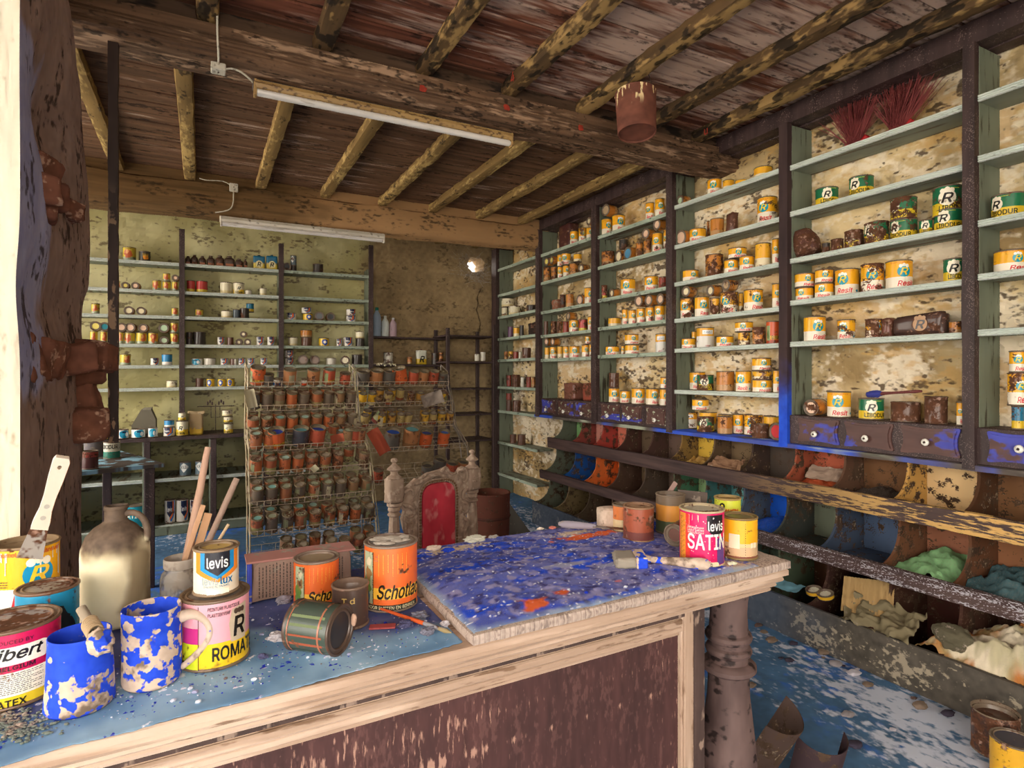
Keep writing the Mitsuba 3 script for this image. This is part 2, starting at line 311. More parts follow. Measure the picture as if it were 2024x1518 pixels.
def vcol(key, rough, spec, over=rustcol, over_rough=0.9, mask=rustmask):
    for k, base in ((key, proc(palcol)), (key+'_mixed', {'type': 'mesh_attribute', 'name': 'vertex_color'})):
        A = {'type': 'principled', 'base_color': base, 'roughness': rough, 'specular': spec}
        B = {'type': 'principled', 'base_color': proc(over), 'roughness': over_rough, 'specular': 0.2}
        scene[k] = {'type': 'twosided', 'bsdf': {'type': 'blendbsdf', 'weight': proc(mask), 'bsdf_0': A, 'bsdf_1': B}}
vcol('tin', 0.33, 0.5)
vcol('dusty', 0.9, 0.2, over=lambda p, n, uv: mix(C('6b5f55'), C('a89c8e'), fbm(p.x*50, p.y*50, p.z*50, 3)))
vcol('stained', 0.85, 0.2, over=lambda p, n, uv: mix(mix(C('2a2019'), C('5a4535'), fbm(p.x*30, p.y*30, p.z*6, 3)), C('7d6f5c'), smoothstep(0.6, 0.75, fbm(p.x*70, p.y*70, p.z*70, 2))))
# ---------------------------------------------------------------- the room
XW, XS, YB = 3.51, 3.30, 7.0          # wall on the can side, front of its shelves, far wall
ZP, ZJ = 3.22, 3.14                   # underside of the ceiling planks, underside of the joists

def wall_grid(axis, at, u0, u1, z0, z1, step, amp, freq, seed, holes=(), thick=0.25, out=1, fine=0.0):
    """an uneven wall skin with real depth; out = +1/-1 is the side away from the room along axis"""
    nu, nz = int((u1-u0)/step)+1, int((z1-z0)/step)+1
    U, Z = np.meshgrid(np.linspace(u0, u1, nu), np.linspace(z0, z1, nz), indexing='ij')
    P = np.zeros(U.shape+(3,)); o = 1-axis
    P[..., o] = U; P[..., 2] = Z; P[..., axis] = at
    P[..., axis] += out*(meshkit.fbm(np.stack([U*freq, Z*freq, U*0+seed], -1), 4, seed)-0.45)*amp*2
    if fine: P[..., axis] += out*fine*(np.clip((meshkit.fbm(np.stack([U*11, Z*15, U*0+seed], -1), 4, seed+1)-0.5)*5, -0.6, 0.8)+0.6*(meshkit.fbm(np.stack([U*30, Z*30, U*0], -1), 2, seed+2)-0.5))
    idx = np.arange(U.size).reshape(U.shape)
    q = np.stack([idx[:-1, :-1], idx[1:, :-1], idx[1:, 1:], idx[:-1, 1:]], -1).reshape(-1, 4)
    cu, cz = U.ravel()[q].mean(1), Z.ravel()[q].mean(1)
    keep = np.ones(len(q), bool)
    for h in holes: keep &= ~h(cu, cz)
    q = q[keep]
    f = np.vstack([q[:, [0, 1, 2]], q[:, [0, 2, 3]]])
    v = P.reshape(-1, 3)
    # thickness: a second skin outside and the rims of the openings
    v2 = v.copy(); v2[:, axis] = at + out*thick
    e = np.sort(np.vstack([q[:, [0, 1]], q[:, [1, 2]], q[:, [2, 3]], q[:, [3, 0]]]), 1)
    uq, cnt = np.unique(e, axis=0, return_counts=True)
    rim = uq[cnt == 1]; k = len(v)
    rf = np.vstack([np.stack([rim[:, 0], rim[:, 1], rim[:, 1]+k], 1), np.stack([rim[:, 0], rim[:, 1]+k, rim[:, 0]+k], 1)])
    return trimesh.Trimesh(np.vstack([v, v2]), np.vstack([f, f[:, ::-1]+k, rf]), process=False)

solo('wall_shelf_side', wall_grid(0, XW, -2.4, 7.2, 0.0, 3.24, 0.02, 0.02, 3.0, 3, fine=0.009), 'plaster_shop', 'old flaking plaster wall behind the long paint shelves', kind='structure')
def hole(cu, cz):
    d = np.hypot((cu-3.13)/0.125, (cz-2.925)/0.10)
    w = meshkit.noise(np.stack([cu*40, cz*40, cu*0], -1), 5)
    crack = np.zeros_like(cu, bool)
    # the crack that runs down from the hole
    for (xa, za), (xb, zb) in zip(CR[:-1], CR[1:]):
        t = (za-cz)/(za-zb)
        crack |= (t >= 0) & (t < 1) & (np.abs(cu-(xa+(xb-xa)*t)) < CW*(0.4+0.9*w))
    return (d < 0.75+0.5*w) | crack
CW = 0.011
CR = [(on(x, y, 1, YB)[0], on(x, y, 1, YB)[2]) for x, y in ((950, 572), (943, 588), (946, 600), (942, 612), (947, 628), (950, 640), (947, 656))]
CR2 = [(on(x, y, 1, YB)[0], on(x, y, 1, YB)[2]) for x, y in ((934, 676), (930, 690), (931, 700), (929, 722), (931, 752))]
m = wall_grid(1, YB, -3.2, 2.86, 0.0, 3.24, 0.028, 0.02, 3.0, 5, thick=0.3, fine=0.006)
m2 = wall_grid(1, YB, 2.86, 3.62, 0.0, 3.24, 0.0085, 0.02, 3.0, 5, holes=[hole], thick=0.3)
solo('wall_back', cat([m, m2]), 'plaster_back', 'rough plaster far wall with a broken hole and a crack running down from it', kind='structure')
# the side wall of the back room, its unseen openings added and sized for fill light, and the shop front with its big opening
def fill_open_l(cu, cz): return (cu > 3.0) & (cu < 6.7) & (cz > 0.45) & (cz < 3.0)
def win_f(cu, cz): return (cu > -2.9) & (cu < 0.9) & (cz > 0.3) & (cz < 3.1)
def fill_open_n(cu, cz): return (cu > -2.0) & (cu < 0.9) & (cz > 0.5) & (cz < 3.0)
solo('wall_fill_side', wall_grid(0, -3.2, -2.4, 7.2, 0.0, 3.24, 0.1, 0.01, 3.0, 8, holes=[fill_open_l, fill_open_n], out=-1), 'plaster_light', 'side wall with unseen openings added for fill light', kind='structure')
solo('wall_shop_front', wall_grid(1, -2.3, -3.2, 3.6, 0.0, 3.24, 0.1, 0.01, 3.0, 9, holes=[win_f], out=-1), 'plaster_light', 'shop front wall with a wide window opening', kind='structure')
# floor
gx, gy = np.meshgrid(np.linspace(-3.2, 3.6, 171), np.linspace(-2.4, 7.1, 238), indexing='ij')
gz = (meshkit.fbm(np.stack([gx*2, gy*2, gx*0], -1), 4, 2)-0.5)*0.03
idx = np.arange(gx.size).reshape(gx.shape)
q = np.stack([idx[:-1, :-1], idx[1:, :-1], idx[1:, 1:], idx[:-1, 1:]], -1).reshape(-1, 4)
solo('floor', (np.stack([gx, gy, gz], -1).reshape(-1, 3), q), 'floor_dust', 'concrete floor covered with blue and white pigment dust', kind='structure', smooth=True)

# ceiling: planks across the joists, joists as parts
scene['ceiling'] = mikit.ply(bevbox(-3.3, 3.7, -2.5, 7.3, ZP+0.045, ZP+0.1), 'plank_wood'); tag('ceiling', 'old plank ceiling on timber joists', kind='structure')
y, i = -2.3, 0
while y < 7.2:
    w = R.uniform(0.135, 0.19)
    cuts = sorted([-3.3, 3.6] + ([R.choice([0.55, 1.08, 1.6, 2.12])] if R.random() < 0.75 else []))
    for a, b in zip(cuts[:-1], cuts[1:]):
        dz = R.uniform(-0.006, 0.004)
        msh = bevbox(a+0.001, b-0.001, y+0.003, y+w-0.002, ZP+dz, ZP+0.045+dz, 0.005)
        part('ceiling', 'plank', msh, 'plank_wood', uv=np.tile([[R.random(), R.random()]], (len(msh.vertices), 1)))
    y += w
JX = [-2.75, -2.2, -1.68, -1.17, -0.65, -0.14, 0.41, 0.96, 1.50, 2.01, 2.53, 3.03]
for k, x in enumerate([-2.1, -1.57, -1.04, -0.55, -0.03, 0.49, 1.03, 1.55, 2.07, 2.60, 3.04]):
    part('ceiling', 'joist', grid_box(x, x+0.10, -2.3, 3.16, ZJ, ZP+0.002, 0.045, 0.006, 9, k, 0.008), 'joist_front', smooth=40)
for k, x in enumerate(JX):
    part('ceiling', 'joist', grid_box(x, x+0.095, 3.2, 5.72, ZJ, ZP+0.002, 0.045, 0.005, 9, k+20, 0.008), 'joist_back', smooth=40)
    part('ceiling', 'joist', grid_box(x+0.02, x+0.115, 5.7, 7.02, ZJ-0.01, ZP+0.002, 0.045, 0.005, 9, k+40, 0.008), 'joist_back', smooth=40)

# the two cross beams
b1 = thing('ceiling_beam', 'dark moulded timber cross beam carrying the joists above the first tube lamp', 'beam')
prof = [(3.10, 3.14), (3.10, 3.088), (3.112, 3.084), (3.116, 3.078), (3.104, 3.074), (3.100, 3.064), (3.104, 3.055), (3.118, 3.051), (3.122, 3.043), (3.114, 3.036), (3.116, 3.022), (3.134, 3.014), (3.140, 3.004), (3.15, 3.0), (3.34, 3.0), (3.35, 3.01), (3.35, 3.14)]
m = prism(prof, 0, -3.2, 3.56); m = m.subdivide_to_size(0.12); v = np.array(m.vertices)
v[:, 1] += (meshkit.fbm(v*5, 3, 4)-0.5)*0.008; v[:, 2] += (meshkit.fbm(v*np.array([4, 0, 0])+9, 3, 5)-0.5)*0.012*(v[:, 2] < 3.1); m.vertices = v
part(b1, 'timber', m, 'beam_wood', smooth=35)
part(b1, 'blocking', grid_box(-3.2, 3.5, 3.12, 3.2, 3.13, 3.225, 0.1, 0.004, 7, 4, 0.004), 'beam_dark')
b2 = thing('ceiling_beam', 'thick rough timber cross beam above the second tube lamp, patched with plaster at its end', 'beam')
m = grid_box(-3.2, 3.50, 5.65, 5.92, 2.86, 3.14, 0.07, 0.014, 4, 6, 0.015); v = np.array(m.vertices); v[:, 2] += 0.012*v[:, 0]*(v[:, 2] < 3.05); m.vertices = v
part(b2, 'timber', m, 'beam_far', smooth=40)
part(b2, 'blocking', grid_box(-3.2, 3.5, 5.69, 5.76, 3.13, 3.225, 0.1, 0.004, 7, 7, 0.004), 'beam_far')
# wall plate above the uprights
solo('wall_plate', cat([grid_box(3.28, 3.40, -2.3, 5.66, 3.09, 3.21, 0.09, 0.006, 5, 11, 0.006), grid_box(3.40, 3.50, -2.3, 6.98, 3.085, 3.2, 0.09, 0.01, 4, 12, 0.006)]), 'dark_wood',
     'dark timber plate along the top of the wall shelves', 'timber', smooth=40)

# the broken pier of the partition wall
def pier():
    zs = np.linspace(0, 3.22, 130)
    far = np.interp(zs, [0, 0.6, 1.3, 1.75, 1.95, 2.1, 2.3, 2.6, 2.9, 3.22], [2.74, 2.76, 2.80, 2.85, 2.98, 3.0, 2.92, 2.72, 2.42, 2.2])
    ny = 60
    t = np.linspace(0, 1, ny)
    Y = 1.88 + (far[:, None]-1.88)*t
    X = np.full_like(Y, -0.403)
    Z = np.repeat(zs[:, None], ny, 1)
    n1 = meshkit.fbm(np.stack([Y*3, Z*2.0, Y*0], -1), 4, 3)-0.5
    n2 = meshkit.fbm(np.stack([Y*14, Z*7.0, Y*0], -1), 4, 8)-0.5
    X = X + n1*0.014*np.minimum(1, t*8) + n2*0.014*np.minimum(1, t*12) - 0.01*np.exp(-((t-1)/0.08)**2)
    X = X - 0.06*np.exp(-(((Z-2.28)/0.17)**2+((Y-2.30)/0.22)**2)) - 0.035*np.exp(-(((Z-1.72)/0.12)**2+((Y-2.35)/0.4)**2))
    nx = 24
    # front face, plastered and smooth, and the far face
    V = [np.stack([X, Y, Z], -1)]
    s = np.linspace(0, 1, nx)[1:]
    front = np.stack([X[:, :1]-s*2.7, np.full((len(zs), nx-1), 1.88)+(meshkit.fbm(np.stack([s*20+zs[:, None]*0, zs[:, None]*4+s*0, s*0+zs[:, None]*0], -1), 3, 7)-0.5)*0.012, np.repeat(zs[:, None], nx-1, 1)], -1)
    back = np.stack([X[:, -1:]-s*2.7, np.repeat(Y[:, -1:], nx-1, 1), np.repeat(zs[:, None], nx-1, 1)], -1)
    def strip(G):
        i = np.arange(G.shape[0]*G.shape[1]).reshape(G.shape[:2])
        q = np.stack([i[:-1, :-1], i[1:, :-1], i[1:, 1:], i[:-1, 1:]], -1).reshape(-1, 4)
        return trimesh.Trimesh(G.reshape(-1, 3), np.vstack([q[:, [0, 1, 2]], q[:, [0, 2, 3]]]), process=False)
    return strip(np.concatenate([X[:, :1, None]*0+front[:, :1]*0+np.stack([X[:, :1], Y[:, :1], Z[:, :1]], -1), front], 1)), strip(V[0]), strip(np.concatenate([np.stack([X[:, -1:], Y[:, -1:], Z[:, -1:]], -1), back], 1))
pf, pr_, pb = pier()
scene['wall_partition'] = mikit.ply(cat([pr_, pb]), 'pier_face', smooth=True); tag('wall_partition', 'broken end of the partition wall with bricks sticking out', kind='structure')
part('wall_partition', 'plaster', pf, 'plaster_light', smooth=True)
for (px, py, Y, w, d, h, a) in ((78, 365, 2.15, .22, .10, .085, 25), (112, 345, 2.28, .13, .12, .10, -20), (132, 392, 2.32, .12, .12, .09, 30), (100, 410, 2.22, .16, .10, .08, 10), (160, 415, 2.5, .14, .1, .07, 40),
                        (70, 705, 2.05, .13, .1, .14, 8), (92, 708, 2.14, .12, .11, .13, 5), (112, 710, 2.22, .12, .11, .13, -4), (132, 708, 2.3, .12, .13, .12, -3), (168, 712, 2.5, .2, .13, .1, 12), (205, 705, 2.72, .2, .14, .11, -10), (195, 735, 2.7, .16, .12, .1, 20),
                        (195, 790, 2.72, .13, .10, .16, -5), (180, 838, 2.62, .24, .14, .12, 4)):
    p = on(px, py, 1, Y)
    b = grid_box(-w/2, w/2, -d/2, d/2, -h/2, h/2, 0.014, 0.012, 16, int(px), 0.006)
    part('wall_partition', 'brick', xf(b, Rz(math.radians(a))@align([R.uniform(-.2, .2), R.uniform(-.12, .12), 1], [1, 0, 0]), p+np.array([-0.065, 0, 0])), 'brick', smooth=40)

# red painted carpenter's marks
def red_mark(parent, txt, p, axis, h):
    m = meshkit.text_mesh(txt, h, 0.0006, True); v = np.array(m.vertices)
    if axis == 0: v = np.stack([p[0]-0.0005-v[:, 2], p[1]-v[:, 0], p[2]+v[:, 1]], 1)
    else: v = np.stack([p[0]+v[:, 0], p[1]-0.0005-v[:, 2], p[2]+v[:, 1]], 1)
    part(parent, 'red_mark', trimesh.Trimesh(v, m.faces, process=False), 'red_chalk', label='red painted carpenter mark')
mat('red_chalk', lambda p, n, uv: mix(C('b23c2c'), C('6a2a20'), fbm(p.x*60, p.y*60, p.z*60)), rough=0.9)
red_mark('ceiling', '4', on(1014, 160, 0, 1.543)+[-0.006, 0.02, -0.01], 0, 0.055)
red_mark('ceiling', 'u', on(1392, 268, 0, 3.033)+[-0.006, 0, 0], 0, 0.05)
for px, py in ((836, 176), (1002, 212), (1148, 252)):
    p = on(px, py, 1, 3.097); m = lump((p[0], 3.0985, p[2]), 0.02, px, 2, 0.6, (1, 0.12, 0.9)); part(b1, 'red_mark', m, 'red_chalk', smooth=True)
# ---------------------------------------------------------------- the long wall shelves
UP = [(6.701, 6.843), (5.63, 5.719), (4.571, 4.656), (3.552, 3.629), (2.517, 2.586), (1.493, 1.553), (0.42, 0.48)]   # uprights, near and far edge along y
BAY = {0: [2.834, 2.512, 2.237, 1.965, 1.70, 1.363, 1.066, 0.677, 0.285], 1: [2.827, 2.52, 2.2, 1.941, 1.68], 2: [2.808, 2.52, 2.214, 1.95, 1.69],
       3: [2.834, 2.522, 2.23, 1.944, 1.71, 1.388], 4: [2.825, 2.533, 2.237, 1.972, 1.712], 5: [2.841, 2.551, 2.242, 1.986, 1.72]}
LEDGE, DRAWTOP = 1.075, 1.25
ws = thing('wall_shelf', 'long built-in shelving with dark uprights, green sides and small drawers', 'shelving')
for k, (a, b) in enumerate(UP):
    z0 = 0.0 if k == 0 else LEDGE-0.03
    part(ws, 'upright', grid_box(3.262, 3.312, a, b, z0, 3.1, 0.12, 0.0015, 9, k, 0.004), 'dark_wood_blue' if k == 4 else 'dark_wood', smooth=40, label='upright stained bright blue at its foot' if k == 4 else None)
    part(ws, 'side_panel', bevbox(3.312, 3.505, a+0.004, a+0.026, z0, 3.085, 0.002), 'green_paint')
    if k: part(ws, 'stile', bevbox(3.312, 3.345, a+0.026, b-0.004, z0, 3.085, 0.002), 'dark_wood')
def bay_y(k):
    return (UP[k+1][1], UP[k][0])
def edge_profile(x, z, h=0.034):
    P = [(x+0.012, z-h)]
    for i in range(3):
        c = z-h+h*(i+0.5)/3
        for a in np.linspace(-80, 80, 5):
            P.append((x+0.012-0.013*math.cos(math.radians(a)), c+h/6.2*math.sin(math.radians(a))))
    P += [(x+0.012, z)]
    return P
for k, zs in BAY.items():
    y0, y1 = bay_y(k)
    y0 -= 0.0 if k else 0.0
    for z in zs:
        s = part(ws, 'shelf', bevbox(3.298, 3.505, y0-0.03 if k == 5 else y0+0.001, y1+0.02, z-0.027, z-0.004, 0.002), 'shelf_under')
        part(s, 'edge_strip', prism(edge_profile(3.284, z), 1, y0+0.001, y1-0.001), 'alu_edge' if k >= 3 else 'green_edge')
scene['green_edge'] = scene['alu_edge'] if False else {'type': 'twosided', 'bsdf': {'type': 'principled', 'roughness': 0.5, 'specular': 0.5, 'base_color': proc(lambda p, n, uv: mix(mix(C('93a392'), C('c9d4c3'), fbm(p.x*6, p.y*6, p.z*90, 2)), C('555b4d'), smoothstep(0.6, 0.75, fbm(p.x*30, p.y*30, p.z*60, 3))))}}
part(ws, 'ledge', grid_box(3.262, 3.505, 0.3, 5.75, LEDGE-0.038, LEDGE, 0.08, 0.002, 8, 2, 0.006), 'ledge_wood', smooth=40)
# drawers with curved fronts and white knobs
def drawer_front(y0, y1, z0, z1, x, th):
    w, h = (y1-y0)/2, (z1-z0)/2
    P = []
    for t in np.linspace(0, 2*math.pi, 72, endpoint=False):
        c, s = math.cos(t), math.sin(t)
        sq = 1/max(abs(c), abs(s))
        u, v = c*sq, s*sq
        q = min(abs(u), abs(v))
        u2 = u*(1-0.10*(1-min(1, abs(v)/0.8)**2) if abs(u) > 0.99 else 1)
        v2 = v*(1-0.12*(1-min(1, abs(u)/0.8)**2) if abs(v) > 0.99 else 1)
        P.append(((y0+y1)/2+u2*w, (z0+z1)/2+v2*h))
    pl = Polygon(P).buffer(-0.008).buffer(0.008)
    a = prism_x(pl, x-th*0.55, x)
    b = prism_x(pl.buffer(-0.012), x-th, x-th*0.5)
    return cat([a, b])
def prism_x(pl, x0, x1):
    return prism(pl, 0, x0, x1)
DR = {1: ((1040, 780, 6.747), [(203, 383, 250, 203), (418, 622, 487, 225), (648, 880, 730, 253)]),
      2: ((1040, 780, 6.747), [(988, 1245, 1072, 285), (1265, 1535, 1362, 307), (1590, 1898, 1702, 340)]),
      4: ((1540, 640, 3.035), [(108, 357, 207, 663), (388, 682, 512, 688), (725, 1085, 874, 711)]),
      5: ((1540, 640, 3.035), [(1245, 1580, 1437, 752)])}
mat('drawer_wood', lambda p, n, uv: mix(mix(mix(C('3d2724'), C('664740'), fbm(p.x*30, p.y*6, p.z*30, 3)), mix(C('2a34a0'), C('3d55c8'), fbm(p.x*20, p.y*20, p.z*20, 2)), smoothstep(0.54, 0.64, 0.7*fbm(p.y*3.3+2.7, p.z*9, 4.0)+0.3*fbm(p.y*30, p.z*40, 4.0))*0.75), C('a9b59b'), smoothstep(0.66, 0.72, fbm(p.y*60, p.z*60, 4.0, 2))*smoothstep(2.4, 3.5, p.y)), rough=0.5, spec=0.4)
for k, ((ox, oy, s), ds) in DR.items():
    y0, y1 = bay_y(k)
    part(ws, 'drawer_case', bevbox(3.292, 3.505, y0+0.001, y1+0.02, LEDGE-0.002, DRAWTOP, 0.003), 'dark_wood')
    for (a, b, kx, ky) in ds:
        ya, yb = on(ox+a/s, 800, 0, 3.28)[1], on(ox+b/s, 800, 0, 3.28)[1]
        ya, yb = max(min(ya, yb), y0+0.012), min(max(ya, yb), y1-0.008)
        d = part(ws, 'drawer', drawer_front(ya, yb, LEDGE+0.018, DRAWTOP-0.012, 3.292, 0.016), 'drawer_wood')
        kp = on(ox+kx/s, oy+ky/s, 0, 3.255)
        V, Fc = lathe([(0.0, 0.028), (0.006, 0.028), (0.0075, 0.03), (0.0165, 0.027), (0.0195, 0.020), (0.014, 0.012), (0.007, 0.006), (0.008, 0.0)], 20)
        kn = trimesh.Trimesh(V@align([-1, 0, 0]).T+[3.277, kp[1], kp[2]], Fc, process=False)
        part(d, 'knob', kn, 'porcelain', smooth=True)
        part(d, 'screw', xf(L3([(0.0, 0.0315), (0.0055, 0.031), (0.006, 0.027)], 12), align([-1, 0, 0]), (3.277, kp[1], kp[2])), 'dark_iron', smooth=True)
mat('porcelain', rgb=C('e6e2d6'), rough=0.25, spec=0.5)
mat('dark_iron', lambda p, n, uv: mix(C('2a2320'), C('57443a'), fbm(p.x*60, p.y*60, p.z*60, 3)), rough=0.6, metal=0.3)

# ---------------------------------------------------------------- the pigment bins below
bn = thing('pigment_bin_rack', 'dark wooden rack of open pigment bins in three slanting rows below the long shelves', 'bin rack')
DY = [on(x, 790, 0, 3.325)[1] for x in (1112.6, 1150, 1192, 1238, 1290, 1347.7, 1411.7, 1487, 1573, 1670, 1794, 1934)]
DY += [DY[-1]-0.37, DY[-1]-0.74, DY[-1]-1.1]
ROW = [(1.037, 3.28, 0.855, 3.175, 0.765, (3.172, 1.010, 0.157)), (0.765, 3.20, 0.53, 3.08, 0.46, (3.078, 0.700, 0.172)), (0.46, 3.10, 0.225, 2.99, 0.0, (2.99, 0.405, 0.182))]
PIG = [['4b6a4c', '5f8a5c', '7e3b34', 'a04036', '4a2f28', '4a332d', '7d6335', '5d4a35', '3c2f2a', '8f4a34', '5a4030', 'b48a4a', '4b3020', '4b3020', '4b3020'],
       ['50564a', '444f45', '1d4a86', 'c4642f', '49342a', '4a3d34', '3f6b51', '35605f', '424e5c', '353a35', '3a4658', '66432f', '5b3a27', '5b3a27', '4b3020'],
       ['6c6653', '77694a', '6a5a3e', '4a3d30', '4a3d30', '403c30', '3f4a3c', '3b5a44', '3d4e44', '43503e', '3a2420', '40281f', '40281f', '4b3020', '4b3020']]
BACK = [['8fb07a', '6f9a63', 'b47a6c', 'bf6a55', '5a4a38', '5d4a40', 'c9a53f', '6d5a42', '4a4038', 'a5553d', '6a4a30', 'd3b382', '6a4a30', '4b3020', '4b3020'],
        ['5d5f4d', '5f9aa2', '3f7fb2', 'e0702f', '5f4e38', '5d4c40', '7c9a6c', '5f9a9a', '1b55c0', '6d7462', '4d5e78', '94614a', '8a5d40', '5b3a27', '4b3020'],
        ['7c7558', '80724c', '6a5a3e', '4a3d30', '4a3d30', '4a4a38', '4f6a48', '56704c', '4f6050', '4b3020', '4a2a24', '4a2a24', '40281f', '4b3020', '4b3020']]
def vc(m, col, a=0.4, seed=1.0):
    k = len(m.vertices)
    return dict(color=np.tile(np.array(C(col) if isinstance(col, str) else col), (k, 1)), uv=np.tile([a, seed], (k, 1)))
for r, (zt, xt, zr, xr, zb, (cx, cz, rad)) in enumerate(ROW):
    arc = []
    a0 = math.asin(max(-1, min(1, (zt-cz)/rad)))
    for a in np.linspace(min(a0, 1.2), -math.pi/2, 20):
        arc.append((cx+rad*math.cos(a), cz+rad*math.sin(a)))
    poly = [(3.50, zt), (max(xt, arc[0][0]), zt)] + arc + [(xr+0.004, zr-0.004), (xr+0.012, zb), (3.50, zb)]
    for i, y in enumerate(DY):
        m = prism(poly, 1, y-0.007, y+0.007)
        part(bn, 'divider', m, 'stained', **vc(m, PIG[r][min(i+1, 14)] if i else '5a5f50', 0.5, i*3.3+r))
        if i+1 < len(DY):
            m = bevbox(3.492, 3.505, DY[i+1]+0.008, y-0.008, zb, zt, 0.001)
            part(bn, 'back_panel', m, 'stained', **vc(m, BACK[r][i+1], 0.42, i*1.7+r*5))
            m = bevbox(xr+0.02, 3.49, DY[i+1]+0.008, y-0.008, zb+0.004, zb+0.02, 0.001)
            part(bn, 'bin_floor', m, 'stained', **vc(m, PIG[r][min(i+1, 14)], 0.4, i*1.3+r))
yE, yN = DY[0]+0.03, DY[-1]-0.02
for r in (0, 1):
    zt, xt, zr, xr, zb, _ = ROW[r]
    prof = [(xr-0.022, zr+0.006), (xr+0.004, zr+0.008), (xr+0.026, zb+0.006), (xr+0.026, zb-0.004), (xr-0.014, zb-0.006), (xr-0.018, zb+0.014)]
    m = prism(prof, 1, yN, yE).subdivide_to_size(0.09); v = np.array(m.vertices); v += (meshkit.fbm(v*7, 3, r)-0.5)[:, None]*0.008; m.vertices = v
    part(bn, 'rail', m, 'rail_wood', smooth=30)
mat('base_board', lambda p, n, uv: mix(mix(mix(C('2f2c28'), C('5d564c'), fbm(p.x*30, p.y*30, p.z*30)), C('9c917d'), smoothstep(0.56, 0.66, 0.5*fbm(p.y*9, p.z*9, 2.0)+0.5*fbm(p.y*60, p.z*80, 3.0))*0.8), mix(C('2f4560'), C('46586c'), fbm(p.y*40, p.z*40, 1.0)), smoothstep(2.0, 2.8, p.y+0.4*fbm(p.y*8, p.z*8, 0.0))*0.6), rough=0.9, bump=lambda p, n, uv: fbm(p.x*50, p.y*50, p.z*50), bs=0.008)
part(bn, 'base_board', grid_box(2.972, 2.998, yN, yE, 0.0, 0.226, 0.05, 0.004, 6, 4, 0.004), 'base_board', smooth=40)

# ---------------------------------------------------------------- shelves on the far wall
TL = 0.0115
def zt_(x, z): return z + TL*(x-(-0.224))
def tilt(m):
    v = np.array(m.vertices); v[:, 2] += TL*(v[:, 0]+0.224); m.vertices = v; return m
bs_ = thing('back_shelf', 'tall shelving of thin white-edged boards against the far plaster wall', 'shelving')
BX = [-1.75, -0.182, 0.739, 1.695]
BZ = [2.612, 2.335, 2.087, 1.807, 1.602, 1.382]
YF = 6.73
for i, x in enumerate(BX):
    part(bs_, 'upright', grid_box(x-0.025, x+0.028, YF-0.02, YF+0.02, 0.93, [2.9, 2.95, 2.9, 2.98][i], 0.15, 0.001, 6, i, 0.003), 'dark_wood', smooth=40)
    part(bs_, 'side_panel', bevbox(x-0.012, x+0.012, YF+0.02, YB-0.005, 0.93, 2.72, 0.002), 'green_paint')
for i in range(3):
    for z in BZ:
        x0, x1 = BX[i]+0.012, BX[i+1]-0.012
        s = part(bs_, 'shelf', tilt(bevbox(x0, x1, YF, YB-0.004, z-0.024, z-0.003, 0.002)), 'shelf_under')
        e = prism([(a, b) for a, b in edge_profile(0, z, 0.033)], 1, 0, 1)
        v = np.array(e.vertices); v = np.stack([x0+0.012+(x1-x0-0.024)*v[:, 1], YF-0.008+v[:, 0], v[:, 2]], 1); e.vertices = v; e.faces = np.array(e.faces)[:, ::-1]
        part(s, 'edge_strip', tilt(e), 'alu_edge' if i == 0 else 'green_edge' if i == 2 else 'alu_edge')
bc = thing('back_counter', 'dark low counter with two open shelves under the far wall shelves', 'counter')
YC = 6.42
part(bc, 'top', tilt(grid_box(-1.9, 0.95, YC, YB-0.01, 0.885, 0.925, 0.2, 0.003, 5, 1, 0.004)), 'dark_wood')
def sx(px, Y=YC): return on(px, 900, 1, Y)[0]
for a, b in ((284, 297), (416, 428), (520, 532), (120, 133)):
    part(bc, 'post', bevbox(sx(a), sx(b), YC+0.005, YC+0.05, 0.0, 0.885, 0.003), 'dark_wood')
    part(bc, 'side_panel', bevbox(sx(a)-0.012, sx(a)+0.006, YC+0.02, YB-0.01, 0.0, 0.885, 0.002), 'green_paint')
for z in (0.53, 0.09):
    s = part(bc, 'shelf', bevbox(-1.9, 0.95, YC+0.06, YB-0.01, z-0.02, z, 0.002), 'shelf_under')
    e = prism([(a, b) for a, b in edge_profile(0, z, 0.035)], 1, 0, 1)
    v = np.array(e.vertices); v = np.stack([-1.9+2.85*v[:, 1], YC+0.05+v[:, 0], v[:, 2]], 1); e.vertices = v; e.faces = np.array(e.faces)[:, ::-1]
    part(s, 'edge_strip', e, 'alu_edge')
part(bc, 'plinth', bevbox(-1.9, 0.95, YC+0.02, YC+0.06, 0.0, 0.075, 0.003), 'green_paint')

# dark ladder-like shelf in the corner and two wall planks
ls = thing('corner_rack', 'dark narrow open rack of rough boards in the corner below the light hole', 'rack')
YL = 6.45
def lx(px, Y=YL): return on(px, 800, 1, Y)[0]
def lz(px, py, Y=YL): return on(px, py, 1, Y)[2]
xa, xb = lx(885), lx(977)
for x, Y, t in ((xa, YL, 650), (xb, YL, 640), (xa+0.02, 6.9, 655), (xb-0.02, 6.9, 655)):
    part(ls, 'post', bevbox(x-0.02, x+0.02, Y-0.018, Y+0.018, 0.0, lz(930, t, Y), 0.003), 'dark_wood')
for py in (662, 714, 767, 818, 870):
    z = lz(930, py)
    part(ls, 'board', grid_box(xa-0.02, xb+0.02, YL+0.02, 6.9, z-0.025, z, 0.1, 0.003, 6, py, 0.003), 'dark_wood', smooth=40)
wp1 = solo('wall_plank', cat([grid_box(1.72, on(884, 670, 1, 6.85)[0], 6.80, 6.985, 1.93, 1.955, 0.1, 0.003, 6, 3, 0.003)]), 'dark_wood', 'upper dark plank on the far wall carrying three plastic bottles', 'plank')
wp2 = solo('wall_plank', cat([grid_box(1.72, on(866, 720, 1, 6.85)[0], 6.72, 6.985, 1.605, 1.63, 0.1, 0.003, 6, 4, 0.003)]), 'dark_wood', 'lower dark plank on the far wall with crumbs along its edge', 'plank')
